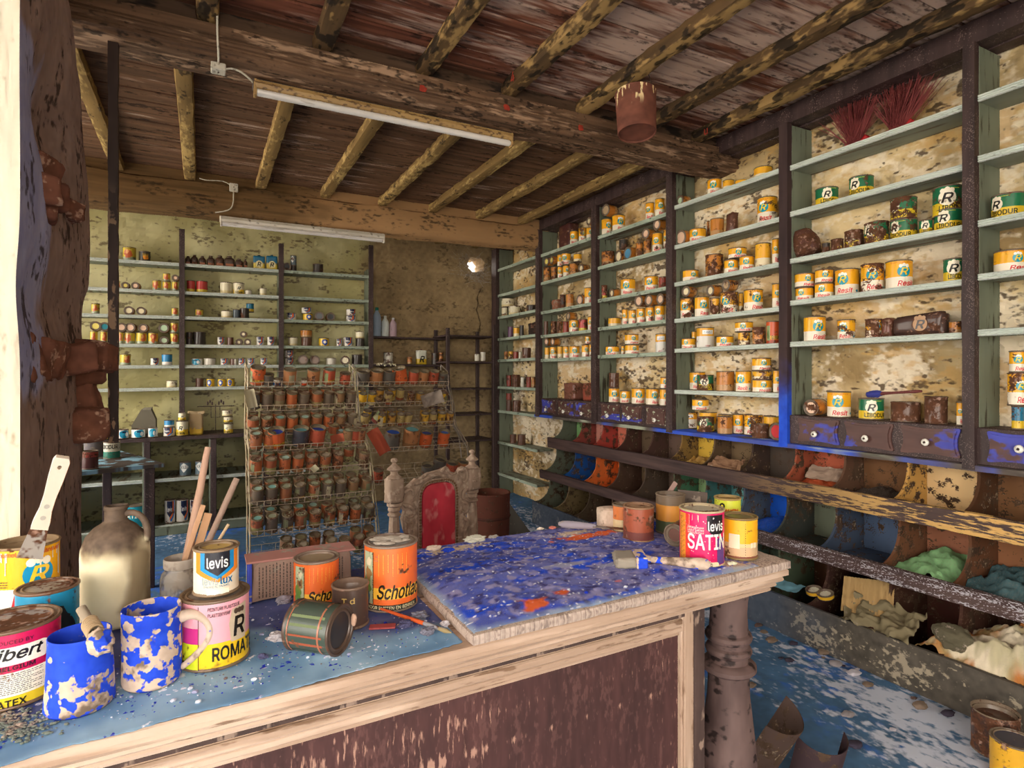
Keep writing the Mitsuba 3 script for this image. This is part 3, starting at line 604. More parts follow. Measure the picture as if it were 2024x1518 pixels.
# hanging dark post in front of the back shelves
solo('hanging_post', grid_box(on(212, 500, 1, 3.22)[0], on(236, 500, 1, 3.22)[0], 3.2, 3.25, 1.19, 3.01, 0.06, 0.003, 9, 3, 0.004), 'post_wood', 'flaking dark post under the moulded beam beside the broken pier', 'post', smooth=40)
mat('post_wood', lambda p, n, uv: mix(mix(C('211817'), C('40312c'), fbm(p.x*26, p.y*26, p.z*3, 3)), C('8d745c'), smoothstep(0.58, 0.66, fbm(p.x*45, p.y*45, p.z*26, 3))*smoothstep(2.4, 2.1, p.z)), rough=0.6)
# ---------------------------------------------------------------- tins
TXT = {}
def text_flat(s, bold=True, shear=0.0):
    """front faces of a lettering one unit tall, centred on x = 0"""
    k = (s, bold, shear)
    if k not in TXT:
        m = meshkit.text_mesh(s, 1.0, 0.05, bold)
        m = trimesh.Trimesh(np.array(m.vertices), np.array(m.faces)[m.face_normals[:, 2] > 0.5], process=True)
        m.remove_unreferenced_vertices()
        m = m.subdivide_to_size(0.32)
        v = np.array(m.vertices)
        v[:, 0] += shear*v[:, 1]
        v[:, 0] -= (v[:, 0].min()+v[:, 0].max())/2
        v[:, 2] = 0
        m.vertices = v
        TXT[k] = m
    return TXT[k]
class Pic:
    """flat print: coloured pieces in a plane, later bent round a tin"""
    def __init__(s): s.V, s.F, s.C, s.n = [], [], [], 0
    def add(s, v, f, col, lift):
        v = np.asarray(v, float)
        if v.shape[1] == 2: v = np.column_stack([v, np.zeros(len(v))])
        v = v.copy(); v[:, 2] = lift
        s.V.append(v); s.F.append(np.asarray(f)+s.n); s.C.append(np.tile(np.array(C(col) if isinstance(col, str) else col), (len(v), 1))); s.n += len(v)
    def text(s, t, x, y, h, col, lift=0.0012, bold=True, shear=0.0, width=None):
        m = text_flat(t, bold, shear); v = np.array(m.vertices)*h
        if width: v[:, 0] *= width/max(1e-6, v[:, 0].max()-v[:, 0].min())
        s.add(v+[x, y, 0], m.faces, col, lift)
    def disc(s, x, y, rx, ry, col, lift=0.0005, n=22, blob=0.0, seed=0):
        a = np.linspace(0, 2*math.pi, n, endpoint=False)
        k = 1+blob*(meshkit.noise(np.stack([np.cos(a)*2, np.sin(a)*2, a*0+seed], -1), seed)-0.5)*2
        v = []; f = []
        rings = (0.0, 0.5, 1.0)
        v = np.vstack([np.stack([x+rx*q*k*np.cos(a), y+ry*q*k*np.sin(a)], -1) for q in rings])
        for r in range(2):
            for i in range(n):
                j = (i+1) % n
                f += [[r*n+i, (r+1)*n+i, (r+1)*n+j], [r*n+i, (r+1)*n+j, r*n+j]]
        s.add(v, f, col, lift)
    def rect(s, x0, x1, y0, y1, col, lift=0.0004, slant=0.0, nx=None):
        nx = nx or max(1, int((x1-x0)/0.012))
        u = np.linspace(x0, x1, nx+1)
        v = np.vstack([np.stack([u, u*0+y0], -1), np.stack([u+slant, u*0+y1], -1)])
        f = []
        for i in range(nx):
            f += [[i, i+1, nx+2+i], [i, nx+2+i, nx+1+i]]
        s.add(v, f, col, lift)
    def poly(s, pts, col, lift=0.0006):
        v, f = trimesh.creation.triangulate_polygon(Polygon(pts), engine='earcut')
        m = trimesh.Trimesh(np.column_stack([v, np.zeros(len(v))]), f, process=False).subdivide_to_size(0.014)
        s.add(np.array(m.vertices), m.faces, col, lift)
    def bent(s, r, th):
        """wrapped round the cylinder of radius r, x = 0 facing the angle th"""
        V = np.vstack(s.V); a = th+V[:, 0]/r; q = r+V[:, 2]
        return trimesh.Trimesh(np.stack([q*np.cos(a), q*np.sin(a), V[:, 1]], -1), np.vstack(s.F), process=False), np.vstack(s.C)

def emblem(pc, x, y, q, disc, letter, blobs, ring=None):
    """round emblem with a bold R and a little flower crown above"""
    if ring: pc.disc(x, y, q*1.12, q*1.12, ring, 0.0004)
    pc.disc(x, y, q, q, disc, 0.0007)
    for dx in (-0.5, 0.0, 0.5):
        pc.disc(x+dx*q, y+q*(1.05-0.3*abs(dx)), q*0.3, q*0.32, blobs, 0.0009, 10)
    pc.text('R', x+0.02*q, y-0.62*q, q*1.2, letter, 0.0014, True, 0.25, q*1.35)

def pic_for(st, r, h, rd):
    pc = Pic()
    small = h < 1.35*r
    if st == 'R':
        q = min(0.40*h*0.5, 0.5*r) if not small else 0.27*h
        emblem(pc, 0, h*(0.60 if not small else 0.55), q, '0f8fa3', 'f0c435', 'f4efdf')
        pc.text('Resit', 0.012, h*0.10, h*(0.17 if not small else 0.2), 'c91f2a', 0.0012, True, 0.22, r*1.3)
        pc.text('Enamel Paint-Glansverf', 0.0, h*0.885, h*0.045, 'cf5a2a', 0.001, False, 0, r*1.9)
        pc.disc(r*1.25, h*0.16, h*0.045, h*0.045, '0f7fa0')
        pc.rect(-r*2.1, -r*1.35, h*0.52, h*0.54, 'b9892f')
    elif st == 'G':
        emblem(pc, -r*0.35, h*0.58, 0.26*h, 'efe7cf', '15130f', 'efe7cf')
        pc.text('LIBODUR', 0, h*0.13, h*0.19, '14120e', 0.0012, True, 0, r*1.8)
        pc.rect(-r*0.6, r*0.5, h*0.87, h*0.89, 'd9c84a')
    elif st == 'F':
        pc.disc(0, h*0.52, r*0.62, h*0.30, 'b4552f', blob=0.45, seed=int(rd*50))
        pc.disc(-r*0.1, h*0.62, r*0.26, h*0.13, 'd9a06a', 0.0008, blob=0.4, seed=3)
        pc.rect(-r*0.55, r*0.55, h*0.86, h*0.9, '55401f')
    elif st == 'L':
        pc.poly([(-r*0.5, h*0.95), (r*0.5, h*0.95), (r*0.5, h*0.45), (0, h*0.25), (-r*0.5, h*0.45)], '1c2444')
        pc.poly([(r*0.5, h*0.95), (r*0.8, h*0.95), (r*0.8, h*0.42), (r*0.05, h*0.12), (0, h*0.24), (r*0.5, h*0.45)], 'e0672c', 0.0005)
        pc.poly([(r*0.8, h*0.95), (r*1.05, h*0.95), (r*1.05, h*0.42), (r*0.3, h*0.06), (r*0.05, h*0.12), (r*0.8, h*0.42)], '2f6fb4', 0.0005)
        pc.text('levis', 0, h*0.5, h*0.2, 'f3efe6', 0.0012, True, 0, r*0.85)
    elif st == 'S':
        pc.rect(-r*1.2, -r*0.55, h*0.16, h*0.8, '8d9a6c')
        pc.disc(-r*0.9, h*0.4, r*0.2, h*0.16, '5a6e3c', 0.0007, blob=0.4, seed=2)
        pc.rect(-r*0.55, r*1.3, h*0.2, h*0.36, 'd9a53a')
        pc.text('Schotlac', r*0.35, h*0.22, h*0.15, '241a12', 0.0012, False, 0.3, r*1.45)
    elif st == 'T':
        pc.disc(0, h*0.5, r*0.75, h*0.42, '1795b8', blob=0.12, seed=4)
        pc.disc(r*0.35, h*0.45, r*0.28, h*0.24, 'eef2ee', 0.0008)
        pc.rect(-r*0.35, r*0.2, h*0.62, h*0.78, '14355a', 0.001)
    elif st == 'M':
        emblem(pc, 0, h*0.52, 0.2*h, 'f2e9c8', '17130f', 'f2e9c8')
        pc.text('ROMA', 0, h*0.10, h*0.15, '2a2412', 0.0012, True, 0, r*1.3)
    elif st == 'X':
        pc.poly([(-r*0.85, h*0.66), (0, h*0.95), (r*0.85, h*0.66), (0, h*0.25)], 'e8e8e0')
        pc.text('SOLID', 0, h*0.55, h*0.2, '1d2228', 0.0012, True, 0, r*1.2)
    elif st == 'B':
        pc.rect(-r*0.65, r*0.65, h*0.66, h*0.86, 'f0ede2'); pc.text('Libert', 0, h*0.7, h*0.11, '1e4a9a', 0.0012, False, 0.25, r*0.9)
        pc.text('RESIT', 0, h*0.06, h*0.07, 'a03030', 0.0012, True, 0, r*0.6)
    elif st == 'V':
        pc.disc(0, h*0.5, r*0.55, h*0.36, '1c3f9c', blob=0.1, seed=5); pc.disc(0, h*0.5, r*0.28, h*0.18, 'f0e9d8', 0.0008)
    elif st == 'C':
        pc.disc(0, h*0.38, r*0.5, h*0.2, 'd98a2b', blob=0.2, seed=6)
        for i in range(5): pc.poly([((i-2.4)*r*0.2, h*0.5), ((i-1.6)*r*0.2, h*0.5), ((i-2)*r*0.22, h*0.85)], 'd9a53a')
    return pc if pc.n else None
# style: (bands from the bottom up [(fraction, colour)], look in words, rim colour)
ST = {'R': ([(0.43, 'e8dec8'), (1, 'ecac20')], 'yellow-white tin lettered in red'),
      'Y': ([(0.40, 'dfd2ae'), (1, 'e6aa2a')], 'plain yellow topped tin'),
      'O': ([(0.35, 'b58a5a'), (1, 'b9762f')], 'rust-tanned yellow tin'),
      'G': ([(0.45, 'd9b92c'), (1, '1d6b46')], 'green and yellow badged tin'),
      'K': ([(1, '5a3b2c')], 'bare rusty tin'), 'D': ([(1, '35302c')], 'dark grimy tin'), 'W': ([(1, 'cfcabb')], 'whitish tin'), 'E': ([(0.3, 'cfc08c'), (1, 'd9d2b4')], 'cream tin'),
      'F': ([(0.28, '9aa68a'), (1, 'cdb43a')], 'yellow tin with a reddish figure'), 'L': ([(1, 'd8d4c8')], 'white chevron-marked tin'),
      'S': ([(0.16, '9c3a20'), (1, 'c8542a')], 'orange-red tin with script lettering'), 'T': ([(1, 'dfe3dc')], 'white tin with teal disc'),
      'M': ([(0.45, 'dcb92e'), (1, 'd9d0b4')], 'yellow-white tin lettered in black'), 'X': ([(1, '5d6f78')], 'grey tin with white diamond'),
      'B': ([(0.6, 'd9d6cc'), (1, 'd99c26')], 'white tin with pale name label'), 'V': ([(1, 'd9b32a')], 'yellow tin with blue disc'),
      'C': ([(1, '3b3a33')], 'dark tin with golden crown shape'), 'P': ([(0.3, 'c9b23a'), (1, 'b23a35')], 'red tin with yellow foot'), 'H': ([(0.35, 'd9d6cc'), (1, '2f86b8')], 'blue and white tin'),
      'A': ([(0.4, 'd9b52c'), (1, '1f6f8f')], 'teal-blue tin'), 'N': ([(1, '3c4a52')], 'slate grey tin'), 'Z': ([(1, '8c3325')], 'brick red tin'), 'Q': ([(1, '6a4a6a')], 'purple stained tin'),
      'J': ([(0.12, '8a4a2a'), (0.5, 'a08a4a'), (1, 'b5512c')], 'orange rack tin')}
LID = {'P': 'd8b79c', 'C': 'ddd2ae', 'Y': 'd3c468', 'T': '2a7f8c', 'M': 'a9c0a0', 'B': '4b87a8', 'D': '33383c', 'R': 'c23338', 'W': 'd5d2c6', 'K': '7a5f4c', 'N': 'b09878'}
LIDW = {'P': 'pinkish', 'C': 'cream', 'Y': 'pale yellow', 'T': 'teal', 'M': 'mint green', 'B': 'blue', 'D': 'black', 'R': 'red', 'W': 'white', 'K': 'brown', 'N': 'tan'}

def merge(parts):
    V, Fc, Co, n = [], [], [], 0
    for v, f, c in parts:
        V.append(np.asarray(v, float)); Fc.append(np.asarray(f)+n); n += len(v)
        Co.append(np.tile(np.array(C(c)), (len(v), 1)) if isinstance(c, str) else np.asarray(c))
    return np.vstack(V), np.vstack(Fc), np.vstack(Co)

def can_geo(r, h, bands, rim='6d5f50', n=24, dent=0.0, seed=0, open_=False, lid='8b8070', paint=None):
    b = min(0.0045, 0.05*h); w = r-0.0022
    body = [lathe([(r*0.93, 0.003), (w, 0.0), (r, b*0.4), (r, b), (w, b*1.5)], n)+(rim,)]
    z0 = b*1.5; zt = h-b*1.5
    for fr, col in bands:
        z1 = zt*fr if fr < 1 else zt
        ks = np.linspace(z0, z1, 3)
        body.append(lathe([(w, z) for z in ks], n)+(col,)); z0 = z1
    body.append(lathe([(w, zt), (r, h-b), (r, h-b*0.4), (w, h), (r-0.005, h-0.001)], n)+(rim,))
    body.append(lathe([(0.0005, 0.004), (r*0.93, 0.003)], n)+(rim,))
    if open_:
        lidp = [lathe([(r-0.005, h-0.001), (r-0.0055, h-0.014)], n)+(rim,), lathe([(r*0.90, h-0.013), (r*0.86, h-0.014), (r*0.80, h-0.028)], n)+(rim,), lathe([(r*0.80, h-0.028), (r*0.4, h-0.03+0.002), (0.0005, h-0.026)], n)+(paint or lid,)]
    else:
        lidp = [lathe([(r-0.005, h-0.001), (r-0.0055, h-0.005), (r-0.010, h-0.0052), (r-0.0115, h-0.0015), (r-0.015, h-0.0012), (r-0.0165, h-0.0055)], n)+(rim,),
                lathe([(r-0.0165, h-0.0055), (r*0.5, h-0.006), (0.0005, h-0.0055)], n)+(lid,)]
    B, L = merge(body), merge(lidp)
    if dent:
        def dd(v):
            v = v.copy(); a = np.arctan2(v[:, 1], v[:, 0])
            k = 1+dent*(meshkit.fbm(np.stack([np.cos(a)*1.3, np.sin(a)*1.3, v[:, 2]/h*1.6], -1)+seed*3.3, 2, seed)-0.5)
            v[:, 0] *= k; v[:, 1] *= k
            v[:, 2] *= 1+0.3*dent*(meshkit.noise(np.stack([v[:, 0]*20, v[:, 1]*20, v[:, 0]*0+seed], -1), seed)-0.5)
            return v
        B = (dd(B[0]),)+B[1:]; L = (dd(L[0]),)+L[1:]
    return B, L

def tin(name, pos, r, h, st, rust=0.35, face=None, label=None, cat='paint tin', group=None, lying=None, lid=None, n=24, dent=0.0, open_=False, paint=None, tiltm=None, lidrust=None, extra=None, roll=0.0, bottom=None, bands=None, rim='6d5f50'):
    """one tin of paint: body, lid and printed label, at pos (middle of its foot)"""
    k = thing(name, label, cat, group)
    sd = R.random()*50
    bands = bands or ST[st][0]
    B, L = can_geo(r, h, bands, rim=rim, n=n, dent=dent, seed=int(sd), open_=open_, lid=LID.get(lid, lid) if lid else '857a69', paint=paint)
    if face is None: face = math.atan2(-pos[1], -pos[0]) + R.uniform(-0.45, 0.45)
    M = np.eye(3); t = np.array(pos, float)
    if lying is not None:
        ax = np.asarray(lying, float)          # direction the shown end looks
        M = align(ax)@Rz(roll)
        t = np.array(pos, float)-ax*h          # pos = middle of the shown end
        face = R.uniform(0, 6.28)
    elif tiltm is not None:
        M = np.asarray(tiltm)
    def put(nm, V, Fc, Co, a):
        v = V@M.T+t
        part(k, nm, (v, Fc), 'tin', smooth=True, color=Co, uv=np.tile([a, sd], (len(v), 1)))
    put('body', *B, rust)
    put('lid', *L, rust*0.8+0.05 if lidrust is None else lidrust)
    pc = extra if extra is not None else pic_for(st, r, h, R.random())
    if pc is not None:
        m, co = pc.bent(r-0.0022+0.0003, face)
        v = np.array(m.vertices)
        put('label', v, np.array(m.faces), co, rust)
    return k

ORD = ['first', 'second', 'third', 'fourth', 'fifth', 'sixth', 'seventh', 'eighth', 'ninth', 'tenth', 'eleventh', 'twelfth', 'thirteenth', 'fourteenth', 'fifteenth', 'sixteenth', 'seventeenth', 'eighteenth']
placed = []
def rust_word(a):
    return 'badly rusted ' if a > 0.62 else 'rusty ' if a > 0.45 else ''
def fit16(look, pre, place):
    a = f'{pre}{look}, {place}'
    return a if len(a.split()) <= 16 else f'{look}, {place}'
def row(crop, ax, front, zb, text, where, group, name='paint_tin', n=22, frm='from the corner'):
    """tins of one board, read off the photograph: 'x0 x1 top [foot] style+rust'"""
    ox, oy, s = crop
    items = []
    for it in text.split(','):
        p = it.split()
        if not p: continue
        items.append(([float(v) for v in p[:-1]], p[-1]))
    items.sort(key=lambda q: q[0][0]+q[0][1])
    here = []
    for no, (v, code) in enumerate(items):
        x0, x1 = ox+v[0]/s, ox+v[1]/s
        back = 'b' in code; code = code.replace('b', '')
        fr = front + (0.105 if back else 0.0)
        y0 = oy+v[2]/s; mid = (x0+x1)/2
        r = 0.05
        d0, d1 = ray(x0, 700), ray(x1, 700)
        for _ in range(6):
            c = on(mid, 700, ax, fr+r)
            # plan distance from the line of sight of either edge
            e = [abs(d[0]*c[1]-d[1]*c[0])/math.hypot(d[0], d[1]) for d in (d0, d1)]
            r = sum(e)/2
        z_b = zb(c[0]) if callable(zb) else zb
        place_word = f'{ORD[min(no, 17)]} {frm}, {where}'
        if code[0] == 'l':
            y1 = oy+v[3]/s
            pc = on(mid, (y0+y1)/2, ax, fr)
            rr = abs(on(mid, y0, ax, fr)[2]-on(mid, y1, ax, fr)[2])/2
            zc = pc[2]
            under = [q for q in here if math.hypot(q[0]-pc[0], q[1]-pc[1]) < q[3]+0.07 and abs(q[2]-(zc-rr)) < 0.05]
            zc = max((q[2] for q in under), default=z_b)+rr if (under or abs(zc-rr-z_b) < 0.05) else zc
            axv = np.array([-math.cos(0.12), -math.sin(0.12)*(R.uniform(-1, 1)), R.uniform(-0.03, 0.03)]) if ax == 0 else np.array([R.uniform(-0.12, 0.12)-0.1, -1, 0])
            axv /= np.linalg.norm(axv)
            h = min(rr*2.05, 0.165)
            ld = code[1]; a = int(code[2:])/10 if len(code) > 2 else 0.3
            k = tin(name, (pc[0], pc[1], zc), rr, h, 'O', 0.45, lying=axv, lid=ld, lidrust=a, n=n, label=fit16(f'tipped tin with {LIDW[ld]} end', '', place_word), group=group)
            continue
        st = code[0]; a = int(code[1])/10 if len(code) > 1 and code[1].isdigit() else 0.3
        if len(v) > 3:
            zz = on(mid, oy+v[3]/s, ax, fr)[2]
            under = [q for q in here if math.hypot(q[0]-c[0], q[1]-c[1]) < q[3]+r and abs(q[2]-zz) < 0.05]
            if under:
                q = min(under, key=lambda q: math.hypot(q[0]-c[0], q[1]-c[1]))
                z_b = q[2]; 
                if math.hypot(q[0]-c[0], q[1]-c[1]) < 0.03: c = np.array([q[0], q[1], 0])
            else: z_b = zz if zz > z_b+0.03 else z_b
        yfar = fr+2*r if y0 > 745 else fr
        zt = on(mid, y0, ax, yfar)[2]
        h = max(0.02, zt-z_b)
        here.append((c[0], c[1], z_b+h, r))
        tin(name, (c[0], c[1], z_b), r, h, st, min(1, a+R.uniform(-0.06, 0.06)), label=fit16(ST[st][1], rust_word(a), place_word), group=group, n=n, dent=0.10 if a > 0.6 else 0.0)
    placed.extend(here)
# ---------------------------------------------------------------- the stock on the long shelves, board by board
CA = (1040, 380, 4.744); CB = (1320, 320, 5.06); CC = (1320, 600, 5.06); CD = (1540, 320, 3.994); CE = (960, 600, 3.036); CF = (1540, 640, 3.035); CG = (720, 440, 4.2167)
FR = 3.318
G_ = 'paint tins on the long wall shelves'
W1, W2, W3, W4, W5, W0 = 'bay over plain drawers', 'bay over speckled drawers', 'bay without drawers', 'bay with the brooms', 'end bay', 'corner bay'
def rr(crop, bay, i, text, n=22):
    zs = BAY[bay]; w = (W0, W1, W2, W3, W4, W5)[bay]
    z = zs[i]-0.004 if i < 9 and i >= 0 and i < len(zs) else (DRAWTOP if i == 98 else LEDGE)
    b = f'{ORD[i]} board' if i < 90 else ('on the drawers' if i == 98 else 'on the ledge')
    row(crop, 0, FR, z, text, f'{b}, {w}', G_, n=n)
rr(CA, 1, 0, '410 487 350 R3, 490 565 320 R4, 562 632 318 R3, 558 612 232 308 lC3')
rr(CA, 1, 1, '160 232 690 O6, 232 290 690 O6, 292 345 690 R3, 345 403 678 R2, 405 487 655 O5, 490 533 640 722 lC4, 608 640 600 R5, 163 212 612 688 lY2, 208 262 597 675 lY2, 290 345 575 690 R2, 345 437 560 678 R4, 443 522 567 655 Y2')
rr(CA, 1, 2, '315 372 955 D6, 372 447 945 O5, 453 545 935 1035 lP3, 545 640 885 R3')
rr(CA, 1, 3, '165 207 1205 K5, 230 285 1205 O7, 285 343 1205 O7, 343 402 1205 Z5, 402 490 1190 R4, 492 577 1185 P6, 577 632 1160 R3, 360 420 1105 1185 lN3')
rr(CA, 1, 4, '172 220 1450 Y2, 220 290 1445 R3, 290 345 1440 Y2, 345 402 1440 R3, 405 502 1437 R2, 520 590 1425 R4, 590 636 1420 R3, 163 208 1365 1440 lP2, 218 270 1365 1440 lP2, 550 608 1345 1425 R3, 608 638 1335 1420 R3')
rr(CA, 2, 0, '705 805 235 R3, 805 930 195 R2, 700 785 110 222 lN3, 1118 1203 85 R2, 1207 1300 45 R3')
rr(CA, 2, 1, '705 828 538 O5, 825 900 530 645 lC3, 905 990 490 615 lB1, 1025 1097 462 O6, 1099 1175 440 O5, 1180 1280 370 R4, 1285 1335 340 R5, 1083 1152 338 437 lP2, 1185 1258 250 355 lP2, 870 955 430 520 D6b')
rr(CA, 2, 2, '705 762 865 P7, 764 832 890 975 lC3, 885 1025 800 R1, 1108 1240 775 R3, 1242 1328 785 Z6')
rr(CA, 2, 3, '767 892 1170 Y2, 898 955 1090 R2, 957 1033 1098 R3, 1035 1117 1080 R2, 1119 1203 1070 R3, 1205 1300 1055 R2, 1303 1340 1050 R2, 1008 1093 965 1075 lP1, 1099 1190 958 1068 lP1, 1207 1300 948 1055 lP1')
rr(CA, 2, 4, '743 873 1440 R2, 925 1060 1425 R2, 890 926 1435 R2b, 922 1057 1325 1425 R2, 1210 1335 1322 B2')
rr(CE, 2, 98, '737 803 505 R1, 805 870 520 R3, 874 957 505 R1, 960 1040 508 R1, 1043 1106 510 R1, 740 803 415 502 K6, 1050 1106 440 508 R2')
rr(CB, 3, 0, '70 165 295 400 lM2, 393 540 150 R4, 547 665 165 Y5, 667 800 165 Y4, 857 1050 25 Y2')
rr(CB, 3, 1, '68 180 650 805 lP1, 215 385 648 R2, 388 420 585 O5b, 421 565 550 O4, 890 1100 330 R5')
rr(CB, 3, 2, '145 310 1068 R1, 372 555 910 O6, 560 708 965 R2, 600 790 843 960 R2, 712 868 930 R2, 870 1035 800 Y3, 1040 1120 760 R3')
rr(CB, 3, 3, '122 262 1355 R6, 265 415 1340 R2, 417 519 1355 Y6, 522 705 1290 R6, 707 755 1305 Y5b, 757 955 1265 R4, 1040 1140 1210 R1, 128 227 1240 1350 lC2, 382 458 1230 1345 lC3, 527 628 1175 1290 lN4')
rr(CC, 3, 4, '135 280 343 R2, 235 290 275 R3b, 283 465 232 B2, 482 660 320 R2, 673 862 180 290 R1, 698 825 280 Y6, 842 972 232 O7, 980 1130 170 S3')
rr(CC, 3, 5, '213 380 683 R1b, 288 460 712 G6, 482 667 675 O4, 675 838 672 R2, 843 1043 758 R1, 845 1045 675 760 Y6, 838 1038 540 672 R2, 1048 1135 665 R1')
rr(CC, 3, 99, '133 305 1075 B4b, 313 495 1075 Y3b, 500 640 1100 Y4b, 645 755 1100 R1b, 760 950 1100 R5b, 955 1135 1115 Y2b, 288 466 1125 G6, 493 648 1118 O4, 840 1012 1195 K5, 1018 1140 1180 1360 lR0, 240 412 950 1072 R1')
rr(CD, 4, 1, '283 470 185 G1, 548 750 95 G3', 28)
rr(CD, 4, 2, '335 404 635 D5, 406 510 600 G8, 512 665 530 G8, 668 868 460 G7, 872 1095 440 G4, 872 1093 265 440 G6, 1100 1214 450 G5, 1217 1452 360 G0, 1205 1450 175 358 G5', 28)
rr(CD, 4, 3, '125 275 985 R2, 125 290 870 985 R3, 277 433 950 R2, 293 445 838 950 R3, 437 635 835 R0, 640 831 795 R5, 835 1058 768 R0, 1290 1455 755 G2', 28)
rr(CD, 4, 4, '190 370 1215 R2, 455 605 1240 R4, 675 815 1235 R6, 1335 1455 1255 O6', 28)
rr(CF, 4, 98, '120 257 450 550 lP6, 285 433 403 R1, 473 632 443 G0, 665 852 465 K6, 868 1015 433 K7, 1060 1116 465 R3', 28)
rr(CD, 5, 2, '1665 1960 235 G2', 28)
rr(CD, 5, 3, '1685 1970 685 R1', 28)
rr(CF, 5, 98, '1390 1475 490 A6, 1365 1500 293 490 R5, 1385 1500 160 295 R4', 28)
rr(CG, 0, 2, '1143 1197 700 E3, 1200 1302 683 E4, 1143 1248 618 698 E3, 1352 1440 678 D5', 16)
rr(CG, 0, 3, '1195 1240 862 Q3, 1242 1293 870 Y3, 1295 1331 852 D3', 16)
rr(CG, 0, 4, '1165 1198 1070 O5, 1200 1240 1068 Y5, 1241 1285 1072 Z3, 1286 1311 1075 W3, 1315 1390 1040 K5', 16)
rr(CG, 0, 5, '1185 1228 1270 Z5, 1230 1300 1268 K6, 1302 1335 1285 W3, 1350 1393 1285 Z4, 1395 1428 1285 O5, 1430 1455 1268 S5', 16)
rr(CE, 0, 6, '122 158 580 K4, 160 210 578 K4, 122 158 535 582 Z4', 16)
rr(CE, 0, 7, '145 185 780 K4, 190 240 780 K4', 16)

# ---------------------------------------------------------------- the stock against the far wall
CH = (160, 440, 4.744); CI = (460, 440, 4.744); CJ = (160, 740, 4.465)
GB = 'small tins on the far wall shelves'
def bb(crop, i, text, bay, n=16):
    z = BZ[i]-0.003
    row(crop, 1, YF+0.02, (lambda x: zt_(x, z)), text, f'{ORD[i]} board, {bay}', GB, n=n, frm='from the pier')
A1, A2, A3 = 'bay behind hanging post', 'middle bay behind rack', 'bay beside wall planks'
bb(CH, 0, '390 520 225 F2, 540 655 265 C3', A1)
bb(CH, 1, '352 370 550 F3, 372 460 545 612 lY1, 467 550 550 620 lP1, 668 755 537 F2, 763 845 548 F2, 850 915 548 F2, 783 855 472 548 F3, 850 918 487 548 lP1', A1)
bb(CH, 2, '95 180 755 F4, 398 500 787 870 lC1, 512 615 790 870 lC1, 848 915 797 F2', A1)
bb(CH, 3, '82 160 1015 F2, 180 250 1018 F2, 350 402 1025 F2, 405 510 1028 F2, 515 620 1028 F2, 627 725 1030 F2, 735 825 1055 1133 lM3, 728 825 965 1055 lM3, 835 916 1035 F2, 95 175 925 1015 lY3, 190 252 930 1015 lT1, 352 405 935 1022 lP2, 410 512 937 1025 lP2, 535 632 943 1025 lP2, 838 916 935 1035 F2', A1)
bb(CH, 4, '365 470 1232 F1, 650 733 1268 L2, 755 858 1233 H1', A1)
bb(CH, 5, '800 905 1480 E4', A1)
bb(CH, 1, '990 1073 540 P2, 1077 1190 543 P1, 1303 1420 555 E1, 1428 1518 560 E1', A2)
bb(CI, 1, '0 110 560 M1, 115 180 632 W2, 250 320 612 E3', 'far end of middle bay')
bb(CH, 2, '1070 1150 810 F4, 1312 1423 825 E2, 1430 1495 812 N3', A2)
bb(CI, 2, '0 62 812 N3, 65 155 800 D3, 125 200 755 838 A2b', 'far end of middle bay')
bb(CH, 3, '985 1050 1025 D4, 1052 1172 1022 D3, 1278 1350 1070 L2, 1368 1432 1075 K3, 1443 1515 1075 1133 lC2', A2)
bb(CI, 3, '30 95 1070 1133 lC2, 110 170 1070 1133 lC2, 62 135 1017 1075 lC2, 220 295 1068 L1, 322 393 1068 L1', 'far end of middle bay')
bb(CH, 4, '1030 1143 1272 T1, 1150 1263 1270 W1, 1307 1385 1272 L1, 1395 1465 1275 K2', A2)
bb(CI, 4, '5 40 1275 W1, 45 125 1272 L1, 135 210 1270 L1, 258 327 1268 L1', 'far end of middle bay')
bb(CJ, 5, '1010 1083 32 K2, 1105 1180 35 V1, 1205 1278 38 V2, 1285 1357 35 V2', A2)
bb(CI, 0, '480 538 375 450 lD4, 540 600 400 D3, 540 600 305 400 X4, 750 850 383 D4', A3)
bb(CI, 2, '505 598 845 L1, 655 750 850 V1, 643 740 793 850 L2, 765 858 830 915 lD1, 868 970 835 915 lD1, 1060 1155 870 L2, 1068 1157 808 868 L2', A3)
bb(CI, 3, '517 610 1073 E2, 640 745 1075 K2, 632 745 1005 1075 O3, 805 905 1080 V0, 970 1028 1088 L3, 1032 1125 1073 L1, 1150 1238 1085 D2, 1152 1240 1020 1085 E3', A3)
bb(CI, 4, '485 570 1268 L3, 485 570 1195 1265 L3, 600 720 1235 1330 lK3, 725 818 1240 1330 lK4, 875 970 1268 W1, 1010 1100 1240 1325 lC4, 1115 1215 1235 D2', A3)
row(CJ, 1, YC+0.03, (lambda x: 0.925+TL*(x+0.224)), '175 240 480 V3, 295 425 480 T1, 440 570 475 T1, 590 680 465 T1, 725 832 460 L1, 738 830 400 460 H0, 835 950 405 M1, 870 943 335 400 M3, 1260 1345 430 M2, 1258 1342 370 425 M2, 1243 1340 312 368 E3', 'on the far counter', GB, n=18, frm='from the pier')
row(CJ, 1, YC+0.10, 0.531, '868 975 765 X1, 1005 1120 755 X2', 'on the counter shelf', GB, n=18, frm='from the pier')
row(CJ, 1, YC+0.10, 0.091, '735 835 1095 L4, 838 950 1090 L1, 957 1080 1085 L4', 'under the far counter', GB, n=18, frm='from the pier')
row(CG, 1, 6.80, 1.631, '160 240 1080 W5, 355 400 1115 O4, 560 615 1085 D4, 617 660 1080 O6', 'on the lower plank', GB, n=16, frm='from the shelves')
row(CG, 1, YL+0.05, lz(930, 714), '918 962 1092 W1, 965 1012 1075 W1', 'on the corner rack', GB, n=16, frm='along')
